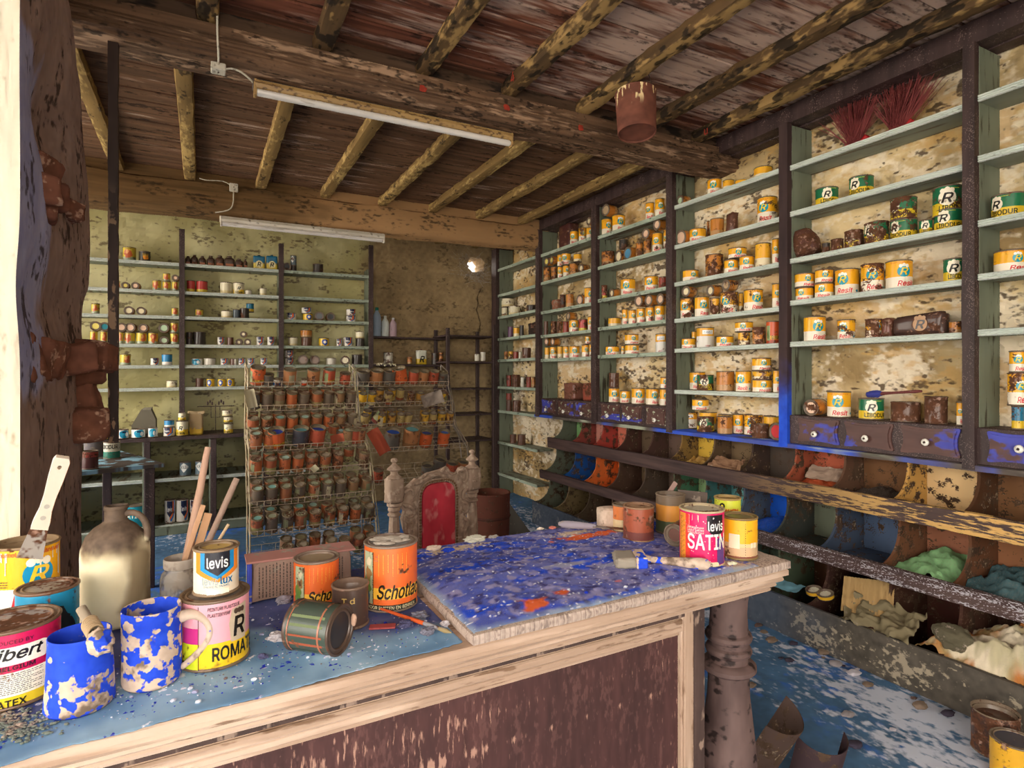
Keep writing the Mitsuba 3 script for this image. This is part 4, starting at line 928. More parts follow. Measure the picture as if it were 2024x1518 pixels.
# ---------------------------------------------------------------- wire racks of tins
vcol('wire', 0.5, 0.5)
def rack(label, rows, zcs, udir, ndir, beta, depth, postcol, zfoot):
    k = thing('wire_rack', label, 'display rack')
    u, nr, up = np.array([*udir, 0.0]), np.array([*ndir, 0.0]), np.array([0, 0, 1.0])
    a = up*math.cos(beta)+nr*math.sin(beta); d = -nr*math.cos(beta)+up*math.sin(beta)
    out = []
    for (xl, yl, xr, yr), zc in zip(rows, zcs):
        P = np.array([0, 0, EYE])+ray(xl, yl)*zc
        q = ray(xr, yr)
        # along u until the sight line of the far end
        A = np.array([[u[0], -q[0]], [u[1], -q[1]]]); s, t = np.linalg.solve(A, -P[:2])
        Q = P+u*s
        W = []
        for lo in (0.0, 0.045): W.append(tube([P+a*lo, Q+a*lo], 0.0032, 5))
        n = max(8, int(s/0.047))
        for i in range(n+1):
            f = P+(Q-P)*i/n
            W.append(tube([f+a*0.045+nr*0.003, f+nr*0.003], 0.0025, 4))
            if i % 2 == 0: W.append(tube([f, f+d*depth, f+d*depth+a*0.06], 0.0019, 4))
        for w in (0.33, 0.66, 1.0): W.append(tube([P+d*depth*w, Q+d*depth*w], 0.0022, 4))
        W.append(tube([P+d*depth+a*0.06, Q+d*depth+a*0.06], 0.0022, 4))
        for e in (P, Q): W.append(tube([e, e+a*0.045, e+a*0.06+d*depth, e+d*depth, e], 0.0032, 5))
        m = cat(W)
        part(k, 'basket', m, 'wire', smooth=True, **vc(m, 'b5a48e', 0.3, zc))
        out.append((P, Q, s, u, a, d))
    # side frames: a leaning front post and an upright back post with cross ties
    for side in (0, 1):
        fr = [o[side] for o in out]
        top = fr[0]+d*depth+up*0.12; low = fr[-1].copy(); low[2] = zfoot
        bk = fr[-1]+d*depth; bk2 = bk.copy(); bk2[2] = zfoot
        W = [tube([low]+[p for p in fr[::-1]]+[fr[0]+up*0.10], 0.0065, 6)]
        Bk = [bk2]+[p+d*depth for p in fr[::-1]]+[top]
        W.append(tube(Bk, 0.0065, 6))
        W.append(tube([fr[0]+up*0.10, fr[0]+up*0.13+d*0.03, top], 0.005, 6))
        off = (u*0.02 if side else -u*0.02)
        W.append(tube([low+off]+[p+off for p in fr[::-1]], 0.004, 5))
        for p in fr: W.append(tube([p, p+d*depth], 0.004, 5))
        m = cat(W)
        part(k, 'side_frame', m, 'wire', smooth=True, **vc(m, postcol, 0.3, 3.0+side))
    return out

K0 = (470, 700, 5.06); K7 = (470, 900, 6.747); KL = (700, 680, 5.42)
rows1 = [(490, 766, 702, 759), (490, 813, 706, 801), (489, 862, 708, 844), (492, 894, 725, 878), (492, 945, 732, 927), (494, 1003.5, 737, 981.5), (494, 1063, 743, 1032), (494, 1128, 748, 1090)]
zc1 = [4.66, 4.60, 4.54, 4.44, 4.38, 4.31, 4.24, 4.17]
r1 = rack('nearer wire rack packed with rows of small dusty orange tins', rows1, zc1, (0.9992, 0.04), (0.04, -0.9992), math.radians(22), 0.20, 'b5a988', 0.0)
rows2 = [(707, 764, 886, 761), (709, 805, 894, 796), (713, 848, 898, 833), (724, 896, 923, 885), (726, 960, 930, 945)]
zc2 = [5.42, 5.38, 5.34, 5.27, 5.2]
r2 = rack('farther wire rack of tins behind the carved chair', rows2, zc2, (1.0, 0.0), (0.0, -1.0), math.radians(24), 0.22, '7d7266', 0.0)
GR = 'tins standing in the wire racks'
JB = [[(0.14, '6a3f2a'), (0.45, '97885a'), (1, 'a3603c')], [(0.12, '6a5238'), (1, '9a6140')], [(0.5, '8d8658'), (1, '9a5636')], [(0.2, '5f4c39'), (0.6, '86795a'), (1, '84644a')], [(0.3, '9a7048'), (1, 'b4633a')], [(1, '6a5c4c')], [(0.4, '85805a'), (1, '8c6a48')]]
YB_ = [[(0.4, 'b59a5a'), (1, 'c79a35')], [(0.35, 'c8b888'), (1, 'd0a02a')], [(0.5, '9a7a4a'), (1, 'b08238')], [(0.3, '8a4a30'), (1, 'a8915a')]]
LC = {'teal': '7fb3ab', 'verdigris': 'a3c4b8', 'grey-green': '9ca58c', 'dusty grey': '9c9280', 'olive': '958e6c', 'brown': '7d6c58'}
def lidpick(i, n, turq):
    q = R.random()+ (0.35 if turq and i < n*0.45 else 0)
    return 'verdigris' if q > 1.12 else 'teal' if q > 0.98 else 'grey-green' if q > 0.7 else 'dusty grey' if q > 0.35 else 'olive' if q > 0.15 else 'brown'
def rack_row(o, bi, rackname, n, depthrow, r, h, turq=True, bandsets=JB, skip=(), x0=0.0, x1=1.0):
    P, Q, s, u, a, d = o
    for i in range(n):
        if i in skip: continue
        t = x0*s+(x1-x0)*s*(i+0.5)/n+R.uniform(-0.004, 0.004)
        foot = P+u*t+d*(r+0.008+depthrow*(2*r+0.006))+a*0.004
        l = lidpick(i, n, turq); bd = R.choice(bandsets)
        M = align(a, u)@Rz(R.uniform(0, 6.28))
        rw = 'front' if depthrow == 0 else 'rear'
        tin('rack_tin', foot, r, h*R.uniform(0.97, 1.03), 'J', R.uniform(0.3, 0.5), tiltm=M, bands=bd, lid=LC[l], lidrust=0.22 if l in ('teal', 'verdigris') else 0.4, n=16, rim='75684f',
            label=f'small tin with {l} lid, {ORD[i]} in the {rw} row, {ORD[bi]} basket, {rackname}', group=GR, extra=rack_pic(r, h), cat='paint tin')
def rack_pic(r, h):
    q = R.random()
    if q < 0.35: return None
    pc = Pic()
    if q < 0.7:
        pc.rect(-r*0.9, -r*0.1, h*0.25, h*0.8, '7d7f5c'); pc.rect(-r*0.1, r*1.0, h*0.2, h*0.33, 'c79a45')
    else:
        pc.rect(-r*0.5, r*0.3, h*0.15, h*0.85, 'b8ad8c')
    return pc
N1, N2 = 'nearer rack', 'farther rack'
ra, ha = 0.044, 0.126
for bi in (1, 2, 4, 5, 6):
    n = 9
    rack_row(r1[bi], bi, N1, n, 1, ra, ha, bi > 3, JB)
    rack_row(r1[bi], bi, N1, n, 0, ra, ha, bi > 1, JB, skip=(0,) if bi == 1 else (7,) if bi == 4 else ())
rack_row(r1[7], 7, N1, 9, 1, ra, ha, False, JB, skip=(0, 1, 6))
rack_row(r1[7], 7, N1, 9, 0, ra, ha, False, JB, skip=(0, 1, 4))
rack_row(r1[3], 3, N1, 9, 1, ra, ha, True, JB, skip=(2, 3, 4, 5))
rack_row(r1[3], 3, N1, 9, 0, ra, ha, True, JB, skip=(2, 3, 4, 5, 6))
def big(o, tpx, bi, rname, r, h, bands, lidc=None, open_=None, tilt=(0, 0), desc='', dr=0.0, pic=None, rust=0.4):
    P, Q, s, u, a, d = o
    q = ray(tpx, 742); A = np.array([[u[0], -q[0]], [u[1], -q[1]]]); t, _ = np.linalg.solve(A, -P[:2])
    ax = a+u*tilt[0]+d*tilt[1]
    foot = P+u*t+d*(r+0.01+dr)+a*0.004
    tin('rack_tin', foot, r, h, 'J', rust, tiltm=align(ax, u)@Rz(R.uniform(-0.4, 0.4)-1.57), bands=bands, lid=lidc, open_=open_ is not None, paint=open_, n=24, rim='75684f', face=-0.0, extra=pic, lidrust=0.15 if open_ else 0.4,
        label=f'{desc}, {ORD[bi]} basket, {rname}', group=GR)
def spic(r, h):
    pc = Pic(); pc.rect(-r*1.2, -r*0.55, h*0.16, h*0.8, '8d9a6c'); pc.rect(-r*0.55, r*1.3, h*0.2, h*0.36, 'd9a53a'); pc.text('Schotlac', r*0.3, h*0.22, h*0.15, '241a12', 0.0012, False, 0.3, r*1.4); return pc
OR, OR2, GY, BR = [(0.16, '9c4a2c'), (1, 'c86034')], [(0.2, '8a4630'), (1, 'ac5238')], [(1, '5d574e')], [(0.3, '8c6440'), (1, 'a87248')]
for px, r, h, b, l, ds, pc in ((511, .058, .145, OR, '7d7668', 'bright orange tin with script lettering at the end', 1), (531, .044, .09, GY, '4a443c', 'small dark tin behind the bright orange tin', 0), (548, .03, .055, [(0.5, '2f5f9a'), (1, 'e0ddd0')], 'c9c4b4', 'tiny white and blue tin', 0),
                              (574, .052, .13, BR, '7d7668', 'faded orange tin with a pale patch', 2), (602, .025, .05, [(0.5, 'c04a2a'), (1, 'e0ddd0')], 'c9c4b4', 'tiny white tin with red spots', 0), (621, .052, .13, BR, '70685c', 'scuffed orange tin, third of the big ones', 0), (652, .052, .135, OR2, '7f9a94', 'red tin with grey-blue lid', 1), (684, .046, .10, OR2, '6a6156', 'low red tin beside the frame', 0)):
    pic = spic(r, h) if pc == 1 else None
    if pc == 2: pic = Pic(); pic.rect(-r*0.4, r*0.5, h*0.2, h*0.7, 'a39a7c')
    big(r1[0], px, 0, N1, r, h, b, l, desc=ds, pic=pic, dr=0.05 if px in (530,) else 0.0)
for px, b, op, ds, ti in ((549, OR, '2f3f9a', 'orange tin open on dark blue paint', (-0.08, -0.1)), (596, [(1, '45464c')], '63a5ad', 'dark tin open on crusted turquoise paint', (0, 0)), (628, OR2, '2f45b5', 'red-orange tin open on blue paint', (0.06, 0))):
    big(r1[3], px, 3, N1, 0.062, 0.145, b, None, op, ti, desc=ds, pic=spic(0.068, 0.15) if px == 549 else None)
big(r1[3], 678, 3, N1, 0.042, 0.10, GY, '8fb5b8', desc='tin with pale turquoise lid beside curled label', dr=0.04)
big(r1[3], 703, 3, N1, 0.05, 0.125, OR2, '857c6a', desc='red tin with grey lid at the frame end')
big(r1[1], 503, 1, N1, 0.045, 0.13, GY, '5a5348', desc='dark tall tin at the pier end')
# farther rack
for px, r, h, b, ti, ds in ((719, .064, .125, GY, (0, 0), 'grey empty tin at the near end'), (746, .062, .13, BR, (0, 0), 'open tin with torn yellow label'), (771, .062, .13, GY, (0, 0), 'grey empty tin, third along'), (797, .068, .15, OR, (-0.25, 0.1), 'larger orange tin leaning over'), (819, .05, .13, OR2, (0, 0), 'orange tin after the leaning one'), (839, .05, .13, BR, (0, 0), 'brownish orange tin'), (859, .05, .13, OR2, (0, 0), 'orange tin, last but one'), (877, .046, .12, GY, (0, 0), 'dark tin at the far end')):
    big(r2[0], px, 0, N2, r, h, b, '6f665a', '5d564c', ti, desc=ds)
rs, hs = 0.039, 0.115
for bi, fr, bk in ((1, (718, 736, 769, 814, 831, 879), (719, 756, 780, 797)), (2, (722, 756, 775, 793, 808, 841, 857, 874, 890), (731, 760, 778, 796, 844, 860, 878))):
    for lab, xs in (('front', fr), ('rear', bk)):
        for i, px in enumerate(xs):
            P, Q, s, u, a, d = r2[bi]
            q = ray(px, 742); A = np.array([[u[0], -q[0]], [u[1], -q[1]]]); t, _ = np.linalg.solve(A, -P[:2])
            foot = P+u*t+d*(rs+0.01+(0.086 if lab == 'rear' else 0))+a*0.004
            l = R.choice(['dusty grey', 'olive', 'brown'])
            tin('rack_tin', foot, rs, hs, 'J', R.uniform(0.38, 0.55), tiltm=align(a, u)@Rz(R.uniform(0, 6.28)), bands=R.choice(YB_), lid=LC[l], n=16, label=f'small yellowish tin, {l} lid, {ORD[i]} in the {lab} row, {ORD[bi]} basket, {N2}', group=GR, extra=rack_pic(rs, hs))
big(r2[2], 744, 2, N2, 0.042, 0.12, [(0.3, '8a3a30'), (0.7, 'b8b58a'), (1, '8a9a6a')], 'a09a8a', tilt=(0.75, 0), desc='tin with green and red stripes lying tilted on others', dr=0.06)
for px, r, h, b, op, ds in ((778, .073, .17, GY, '2a55b8', 'grey tin open on bright blue paint'), (815, .075, .19, BR, '6aa8b0', 'brown labelled tin open on turquoise paint'), (844, .06, .15, OR, '3a4590', 'orange tin open on violet-blue paint'), (879, .056, .15, OR, '4a6ac0', 'orange tin open on pale blue paint'), (758, .045, .09, OR2, None, 'low red tin behind torn label')):
    big(r2[3], px, 3, N2, r, h, b, '6f665a', op, desc=ds, dr=0.04 if op is None else 0.0)
for px, r, h, b, ds, ti, dr_ in ((748, .05, .12, OR2, 'orange tin at the near end', (0, 0), 0), (722, .045, .1, OR2, 'orange tin in the dark corner', (0, 0), .03), (848, .056, .13, GY, 'dark empty tin behind chair crest', (-.1, 0), 0), (872, .062, .15, GY, 'taller dark empty tin behind chair crest', (.1, 0), .05), (895, .056, .13, OR2, 'rusty orange tin near the finial', (0, 0), 0), (916, .054, .14, BR, 'brown tin beside the finial', (0, 0), 0)):
    big(r2[4], px, 4, N2, r, h, b, '6f665a', '55504a' if r > 0.05 else None, ti, desc=ds, dr=dr_)
# curled paper labels hanging out of the racks
def sheet(name, label, p, w, h, Rm, bend, col, cat_='paper', a=0.2, matk='dusty', nx=10, crump=0.0, seed=0, thick=0.0012):
    gx, gy = np.meshgrid(np.linspace(-w/2, w/2, nx+1), np.linspace(-h/2, h/2, nx+1), indexing='ij')
    z = bend*((gx/w*2)**2+0.5*(gy/h*2))*w
    z = z+(0.004*np.sin(gx*420) if name == 'cardboard' else 0)+crump*(meshkit.fbm(np.stack([gx*28, gy*28, gx*0+seed], -1), 3, seed)-0.5)
    G = np.stack([gx, gy, z], -1).reshape(-1, 3)
    i = np.arange((nx+1)**2).reshape(nx+1, nx+1)
    q = np.stack([i[:-1, :-1], i[1:, :-1], i[1:, 1:], i[:-1, 1:]], -1).reshape(-1, 4)
    k = len(G)
    rim = [(i[j, 0], i[j+1, 0]) for j in range(nx)]+[(i[-1, j], i[-1, j+1]) for j in range(nx)]+[(i[j+1, -1], i[j, -1]) for j in range(nx)]+[(i[0, j+1], i[0, j]) for j in range(nx)]
    f = np.vstack([q[:, [0, 1, 2]], q[:, [0, 2, 3]]])
    f = np.vstack([f, f[:, ::-1]+k]+[np.array([[b_, a_, a_+k], [b_, a_+k, b_+k]]) for a_, b_ in rim])
    G2 = G.copy(); G2[:, 2] -= thick
    V = np.vstack([G, G2])@np.asarray(Rm).T+np.asarray(p)
    m = trimesh.Trimesh(V, f, process=False)
    return solo(name, m, matk, label, cat_, smooth=True, **vc(m, col, a, seed+0.7))
def face_cam(p, roll=0.0, up_=0.0):
    z = np.array([-p[0], -p[1], up_]); M = align(z, [z[1]*-1, z[0], 0])
    return M@Rz(roll)
sheet('paper_label', 'torn red paper label curling out of the farther rack', P_ if False else np.array([0, 0, EYE])+ray(749, 872)*5.22, 0.11, 0.24, face_cam(ray(749, 872), 0.5), 0.5, 'b0573f', seed=3)
sheet('paper_label', 'curled pale label at the pier end of the second basket', np.array([0, 0, EYE])+ray(496, 788)*4.4, 0.07, 0.14, face_cam(ray(496, 788), 0.2), 0.5, 'b3aa8c', seed=4)
sheet('paper_label', 'torn triangular label on the fifth basket of the nearer rack', np.array([0, 0, EYE])+ray(622, 926)*4.57, 0.05, 0.05, face_cam(ray(622, 926), 0.7), 0.2, 'c5be9c', seed=5)
sheet('plastic_sheet', 'crumpled clear plastic sheet on the farther rack', np.array([0, 0, EYE])+ray(855, 788)*5.60, 0.2, 0.12, face_cam(ray(855, 782), 0.3), 0.2, '8d8074', 'plastic', crump=0.09, seed=6, a=0.3)
sheet('paper_label', 'red torn label on the fourth basket of the nearer rack', np.array([0, 0, EYE])+ray(667, 866)*4.70, 0.1, 0.07, face_cam(ray(667, 866), 0.2), 0.5, 'a8593f', seed=8)
# ---------------------------------------------------------------- the counter
def zw(x): return 0.92+0.0145*(x-1.5)      # its top, not quite level
def lean(m):
    v = np.array(m.vertices); v[:, 2] += 0.0145*(v[:, 0]-1.5); m.vertices = v; return m
ct = thing('shop_counter', 'old wooden shop counter with bleached moulded edge and dark red panel', 'counter')
mat('counter_pale', lambda p, n, uv: mix(mix(mix(C('8d7460'), C('b59c88'), 0.5*fbm(p.x*2.0, p.y*40, p.z*40)+0.5*fbm(p.x*9, p.y*110, p.z*140)), C('cbb5a1'), smoothstep(0.48, 0.66, fbm(p.x*3, p.y*26, p.z*36))*0.6),
    C('6a4f3a'), smoothstep(0.57, 0.66, 0.55*fbm(p.x*5, p.y*70, p.z*90)+0.45*fbm(p.x*26, p.y*90, p.z*120))*0.8), rough=0.85, bump=lambda p, n, uv: fbm(p.x*9, p.y*90, p.z*120), bs=0.004)
mat('counter_stile', lambda p, n, uv: mix(mix(mix(C('8d7460'), C('b59c88'), 0.5*fbm(p.z*2.0, p.y*40, p.x*40)+0.5*fbm(p.z*9, p.y*110, p.x*140)), C('cbb5a1'), smoothstep(0.48, 0.66, fbm(p.z*3, p.y*26, p.x*36))*0.6),
    C('6a4f3a'), smoothstep(0.57, 0.66, 0.55*fbm(p.z*5, p.y*70, p.x*90)+0.45*fbm(p.z*26, p.y*90, p.x*120))*0.8), rough=0.85, bump=lambda p, n, uv: fbm(p.z*9, p.y*90, p.x*120), bs=0.004)
mat('panel_red', lambda p, n, uv: mix(mix(mix(C('2c1d1c'), C('523331'), 0.5*fbm(p.x*14, p.z*3, 1.0)+0.5*fbm(p.x*70, p.z*14, 2.0)), C('6b4a45'), 0.6*smoothstep(0.53, 0.68, 0.5*fbm(p.x*60, p.z*9, 2.0)+0.5*fbm(p.x*140, p.z*60, 5.0))*0.6), C('b08a78'), smoothstep(0.61, 0.69, 0.35*fbm(p.x*4+3, p.z*2, 1.0)+0.65*fbm(p.x*150, p.z*26, 4.0))*0.7), rough=0.7, bump=lambda p, n, uv: fbm(p.x*90, p.y*9, p.z*24), bs=0.003)
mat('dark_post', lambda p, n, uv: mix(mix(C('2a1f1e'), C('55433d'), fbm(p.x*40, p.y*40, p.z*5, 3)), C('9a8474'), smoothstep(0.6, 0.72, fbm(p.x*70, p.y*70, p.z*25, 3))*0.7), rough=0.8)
def loft(x0, x1, y0, y1, prof, step=0.05, amp=0.0012):
    """a slab whose edge follows prof [(z, inset)] all round"""
    rings = []
    for z, ins in prof:
        a0, a1, b0, b1 = x0+ins, x1-ins, y0+ins, y1-ins
        nx, ny = int((x1-x0)/step), int((y1-y0)/step)
        P = [(a0+(a1-a0)*i/nx, b0) for i in range(nx)]+[(a1, b0+(b1-b0)*i/ny) for i in range(ny)]+[(a1-(a1-a0)*i/nx, b1) for i in range(nx)]+[(a0, b1-(b1-b0)*i/ny) for i in range(ny)]
        rings.append([(x, y, z) for x, y in P])
    V = np.array(rings).reshape(-1, 3); n = len(rings[0]); k = len(rings)
    i, j = np.meshgrid(np.arange(k-1), np.arange(n), indexing='ij')
    q = np.stack([i*n+j, (i+1)*n+j, (i+1)*n+(j+1) % n, i*n+(j+1) % n], -1).reshape(-1, 4)
    f = [q[:, [0, 1, 2]], q[:, [0, 2, 3]]]
    V = np.vstack([V, [[(x0+x1)/2, (y0+y1)/2, prof[0][0]], [(x0+x1)/2, (y0+y1)/2, prof[-1][0]]]])
    jj = np.arange(n); c0 = len(V)-2
    f += [np.stack([jj, (jj+1) % n, np.full(n, c0)], 1), np.stack([(k-1)*n+(jj+1) % n, (k-1)*n+jj, np.full(n, c0+1)], 1)]
    V = V+(meshkit.fbm(V*np.array([9, 30, 60]), 3, 5)-0.5)[:, None]*amp*2
    return trimesh.Trimesh(V, np.vstack(f), process=False)
CF0 = 1.193
prof = [(0.92, 0.004), (0.917, 0.0), (0.903, 0.0), (0.901, 0.004), (0.8995, 0.012), (0.896, 0.012), (0.890, 0.009), (0.884, 0.012), (0.881, 0.021), (0.8785, 0.028), (0.876, 0.025), (0.870, 0.0235), (0.866, 0.027), (0.8645, 0.036), (0.861, 0.038), (0.857, 0.034), (0.850, 0.036), (0.846, 0.046), (0.843, 0.06)]
part(ct, 'worktop', lean(loft(-1.0, 1.553, CF0, 1.85, prof, 0.04)), 'counter_pale', smooth=24)
YPN = 1.268
part(ct, 'body', bevbox(-1.0, 1.24, YPN+0.012, 1.80, 0.0, 0.845, 0.004), 'panel_red')
part(ct, 'end_post', bevbox(1.246, 1.288, YPN-0.004, 1.80, 0.0, 0.843, 0.004), 'dark_post')
frame = [(0.0, 0.0), (0.006, 0.006), (0.006, 0.016), (0.012, 0.02), (0.010, 0.034), (0.016, 0.038)]
part(ct, 'stile', cat([bevbox(1.196, 1.244, YPN-0.004, YPN+0.014, 0.02, 0.835, 0.003), bevbox(1.203, 1.236, YPN-0.009, YPN-0.003, 0.02, 0.835, 0.003)]), 'counter_stile')
part(ct, 'top_rail', lean(cat([bevbox(-1.0, 1.196, YPN-0.004, YPN+0.014, 0.782, 0.826, 0.003), bevbox(-1.0, 1.196, YPN-0.012, YPN-0.003, 0.800, 0.821, 0.005), bevbox(-1.0, 1.196, YPN-0.007, YPN-0.003, 0.784, 0.797, 0.002)])), 'counter_pale')
part(ct, 'frame_strip', lean(bevbox(-1.0, 1.196, YPN+0.004, YPN+0.0145, 0.77, 0.783, 0.002)), 'counter_pale')
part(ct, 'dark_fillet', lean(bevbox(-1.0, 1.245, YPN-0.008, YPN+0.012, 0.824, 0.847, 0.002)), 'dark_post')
# turned pedestal leg
lg = [(0.001, 0.86), (0.075, 0.86), (0.066, 0.84), (0.058, 0.80), (0.055, 0.76), (0.058, 0.715), (0.060, 0.70), (0.068, 0.694), (0.0715, 0.685), (0.068, 0.676), (0.060, 0.670), (0.059, 0.657), (0.067, 0.651), (0.0705, 0.642), (0.067, 0.633), (0.060, 0.628), (0.061, 0.61), (0.074, 0.606), (0.083, 0.597), (0.083, 0.585), (0.074, 0.577), (0.064, 0.574), (0.062, 0.55), (0.064, 0.50), (0.072, 0.43), (0.080, 0.36), (0.085, 0.29), (0.083, 0.22), (0.075, 0.15), (0.07, 0.09), (0.085, 0.06), (0.088, 0.0), (0.001, 0.0)]
m = L3(lg[::-1], 40); v = np.array(m.vertices); v[:, :2] *= (1+0.05*(meshkit.fbm(v*9, 3, 2)-0.5))[:, None]; m.vertices = v
m = xf(m, None, (1.468, 1.345, 0)); m = lean(m)
mat('leg_wood', lambda p, n, uv: mix(mix(C('3a2b2a'), C('6f5a55'), fbm(p.x*20, p.y*20, p.z*9, 3)), C('2a1f1d'), smoothstep(0.56, 0.7, fbm(p.x*30, p.y*30, p.z*40, 3))), rough=0.7)
part(ct, 'turned_leg', m, 'leg_wood', smooth=30)

# grey slab with a sawn edge, and the blue sheet beside it
SL = 0.0265
mat('slab', lambda p, n, uv: mix(mix(mix(C('8d7d73'), C('b5a497'), noise(p.x*420, p.y*420, 1.0)), C('6a5b54'), smoothstep(0.55, 0.7, 0.5*noise(p.x*260, p.y*260, 2.0)+0.5*fbm(p.x*40, p.y*40, p.z*60))*0.7), mix(C('2a45a8'), C('5a72b8'), fbm(p.x*60, p.y*60, p.z*60)), smoothstep(0.58, 0.63, 0.7*fbm(p.x*3.3+0.9, p.y*3.3, p.z*9)+0.3*noise(p.x*300, p.y*300, p.z*40))*smoothstep(1.17, 1.2, p.x)), rough=0.9, bump=lambda p, n, uv: noise(p.x*420, p.y*420, 1.0), bs=0.002)
m = grid_box(0.522, 1.562, 1.188, 1.853, 0.92, 0.92+SL, 0.012, 0.0008, 20, 3, 0.0025); v = np.array(m.vertices)
rid = (np.abs(v[:, 1]-1.188) < 0.003)|(np.abs(v[:, 0]-1.562) < 0.003); v[rid, 1] += 0.0015*np.sin(v[rid, 0]*520); m.vertices = v
solo('counter_slab', lean(m), 'slab', 'thick grey slab with a ridged sawn edge lying on the counter', 'slab', smooth=30)
# sheet with a wavy cut front edge
E_ = [(-60, 1528), (0, 1515), (64, 1494), (128, 1474), (257, 1444), (380, 1407), (520, 1376), (640, 1343), (740, 1316), (800, 1299), (856, 1287), (905, 1270)]
ed = []
for px, py in E_:
    x = 0
    for _ in range(3): p = on(px, py, 2, zw(x)+0.004); x = p[0]
    ed.append(p)
ed = np.array(ed)
xs = np.linspace(ed[0, 0], 0.512, 150)
ye = np.interp(xs, ed[:, 0], ed[:, 1]) + 0.0022*np.sin(xs*260)*meshkit.noise(np.stack([xs*30, xs*0, xs*0], -1), 2)
ny = 60; t = np.linspace(0, 1, ny)
Y = ye[:, None]+(1.835-ye[:, None])*t
X = np.repeat(xs[:, None], ny, 1)
Z = 0.92+0.0145*(X-1.5)+0.0025+0.004*np.exp(-t/0.03)[None, :]*meshkit.noise(np.stack([X*9, X*0, X*0], -1), 4)+(meshkit.fbm(np.stack([X*40, Y*40, X*0], -1), 3, 6)-0.5)*0.002
i = np.arange(X.size).reshape(X.shape); q = np.stack([i[:-1, :-1], i[1:, :-1], i[1:, 1:], i[:-1, 1:]], -1).reshape(-1, 4)
top = np.stack([X, Y, Z], -1).reshape(-1, 3)
G2 = top-[0, 0, 0.0022]
rim = [(i[j, 0], i[j+1, 0]) for j in range(len(xs)-1)]+[(i[-1, j], i[-1, j+1]) for j in range(ny-1)]
f = np.vstack([q[:, [0, 1, 2]], q[:, [0, 2, 3]], q[:, [0, 2, 1]]+len(top), q[:, [0, 3, 2]]+len(top)]+[np.array([[b_, a_, a_+len(top)], [b_, a_+len(top), b_+len(top)]]) for a_, b_ in rim])
mat('lino', lambda p, n, uv: mix(mix(mix(C('6389ac'), C('94b4ca'), smoothstep(0.3, 0.7, fbm(p.x*7, p.y*7, 1.0, 3))), mix(C('34406e'), C('5d6596'), fbm(p.x*30, p.y*30, 0.0, 2)), smoothstep(0.44, 0.58, fbm(p.x*4+6.1, p.y*4+3.3, 2.0, 3)+0.55*(p.y-1.42))),
    mix(C('1c2ea0'), C('dfe2ee'), smoothstep(0.5, 0.6, fbm(p.x*21, p.y*21, 5.0, 2))), smoothstep(0.66, 0.72, fbm(p.x*90, p.y*90, 3.0, 2)*0.7+0.3*fbm(p.x*11, p.y*11, 6.0, 2))), rough=0.85, bump=lambda p, n, uv: fbm(p.x*200, p.y*200, p.z*50, 2), bs=0.002)
solo('blue_sheet', (np.vstack([top, G2]), f), 'lino', 'dusty blue covering sheet with a curling cut edge on the counter', 'covering sheet', smooth=True)

# heap of blue pigment over the slab
gx, gy = np.meshgrid(np.linspace(0.53, 1.545, 240), np.linspace(1.198, 1.848, 160), indexing='ij')
P3 = np.stack([gx, gy, gx*0], -1)
edge = np.minimum.reduce([(gx-0.53)/0.05, (gy-1.198)/0.07, (1.86-gy)/0.05, (1.50-gx+0.18*(gy-1.5))/0.25])
hh = np.clip(edge, 0, 1)**0.7*(0.004+0.016*meshkit.fbm(P3*6, 4, 3)+0.012*np.exp(-((gx-0.75)**2/0.03+(gy-1.5)**2/0.02)))+(meshkit.fbm(P3*55, 3, 8)-0.5)*0.0055*np.clip(edge, 0, 1)
zz = 0.92+SL+0.0145*(gx-1.5)-0.0012+np.maximum(hh, 0)*0.9
i = np.arange(gx.size).reshape(gx.shape); q = np.stack([i[:-1, :-1], i[1:, :-1], i[1:, 1:], i[:-1, 1:]], -1).reshape(-1, 4)
def pig_col(p):
    n1 = meshkit.fbm(p*np.array([5, 9, 1]), 4, 11); n2 = meshkit.fbm(p*38, 3, 12); n3 = meshkit.noise(p*150, 13)
    c = np.array(C('4a57a6'))*np.ones(p.shape)
    m_ = lambda a, k: a[..., None]*np.array(C(k))
    def lay(c, k, w): w = np.clip(w, 0, 1)[..., None]; return c*(1-w)+np.array(C(k))*w
    c = lay(c, '676aa0', (n1-0.52)*5)
    c = lay(c, '1f44bc', (meshkit.fbm(p*np.array([6, 14, 1])+4, 3, 14)-0.52)*9)
    c = lay(c, '8683ac', (n2-0.52)*6)
    c = lay(c, '39376e', (meshkit.fbm(p*np.array([45, 60, 1])+9, 3, 21)-0.57)*5)
    def px_spot(px, py, rx, ry):
        o = on(px, py, 2, 0.945); return np.exp(-(((p[..., 0]-o[0])/rx)**2+((p[..., 1]-o[1])/ry)**2))
    s = px_spot(1060, 1192, 0.05, 0.035)+0.8*px_spot(1110, 1170, 0.03, 0.02)+1.0*px_spot(1160, 1062, 0.16, 0.035)+0.5*px_spot(1220, 1150, 0.04, 0.02)
    c = lay(c, 'c4582f', (s+0.9*(n2-0.5)-0.45)*5)
    s2 = px_spot(1130, 1057, 0.10, 0.03)+px_spot(900, 1085, 0.12, 0.03)+px_spot(1460, 1120, 0.06, 0.06)
    c = lay(c, 'b9a58f', (s2+0.8*(n3-0.5)-0.45)*4)
    s3 = px_spot(1120, 1120, 0.12, 0.02)+px_spot(1210, 1118, 0.08, 0.015)
    c = lay(c, '8a8ca8', (s3+0.5*(n2-0.5)-0.4)*2.5)
    c = lay(c, '8fa3b8', (1-np.clip(np.minimum((gx-0.53)/0.03, (gy-1.198)/0.04), 0, 1))*1.2-0.3+0.6*(n2-0.5))
    c = lay(c, 'dcdde6', (n3-0.86)*14)
    return c
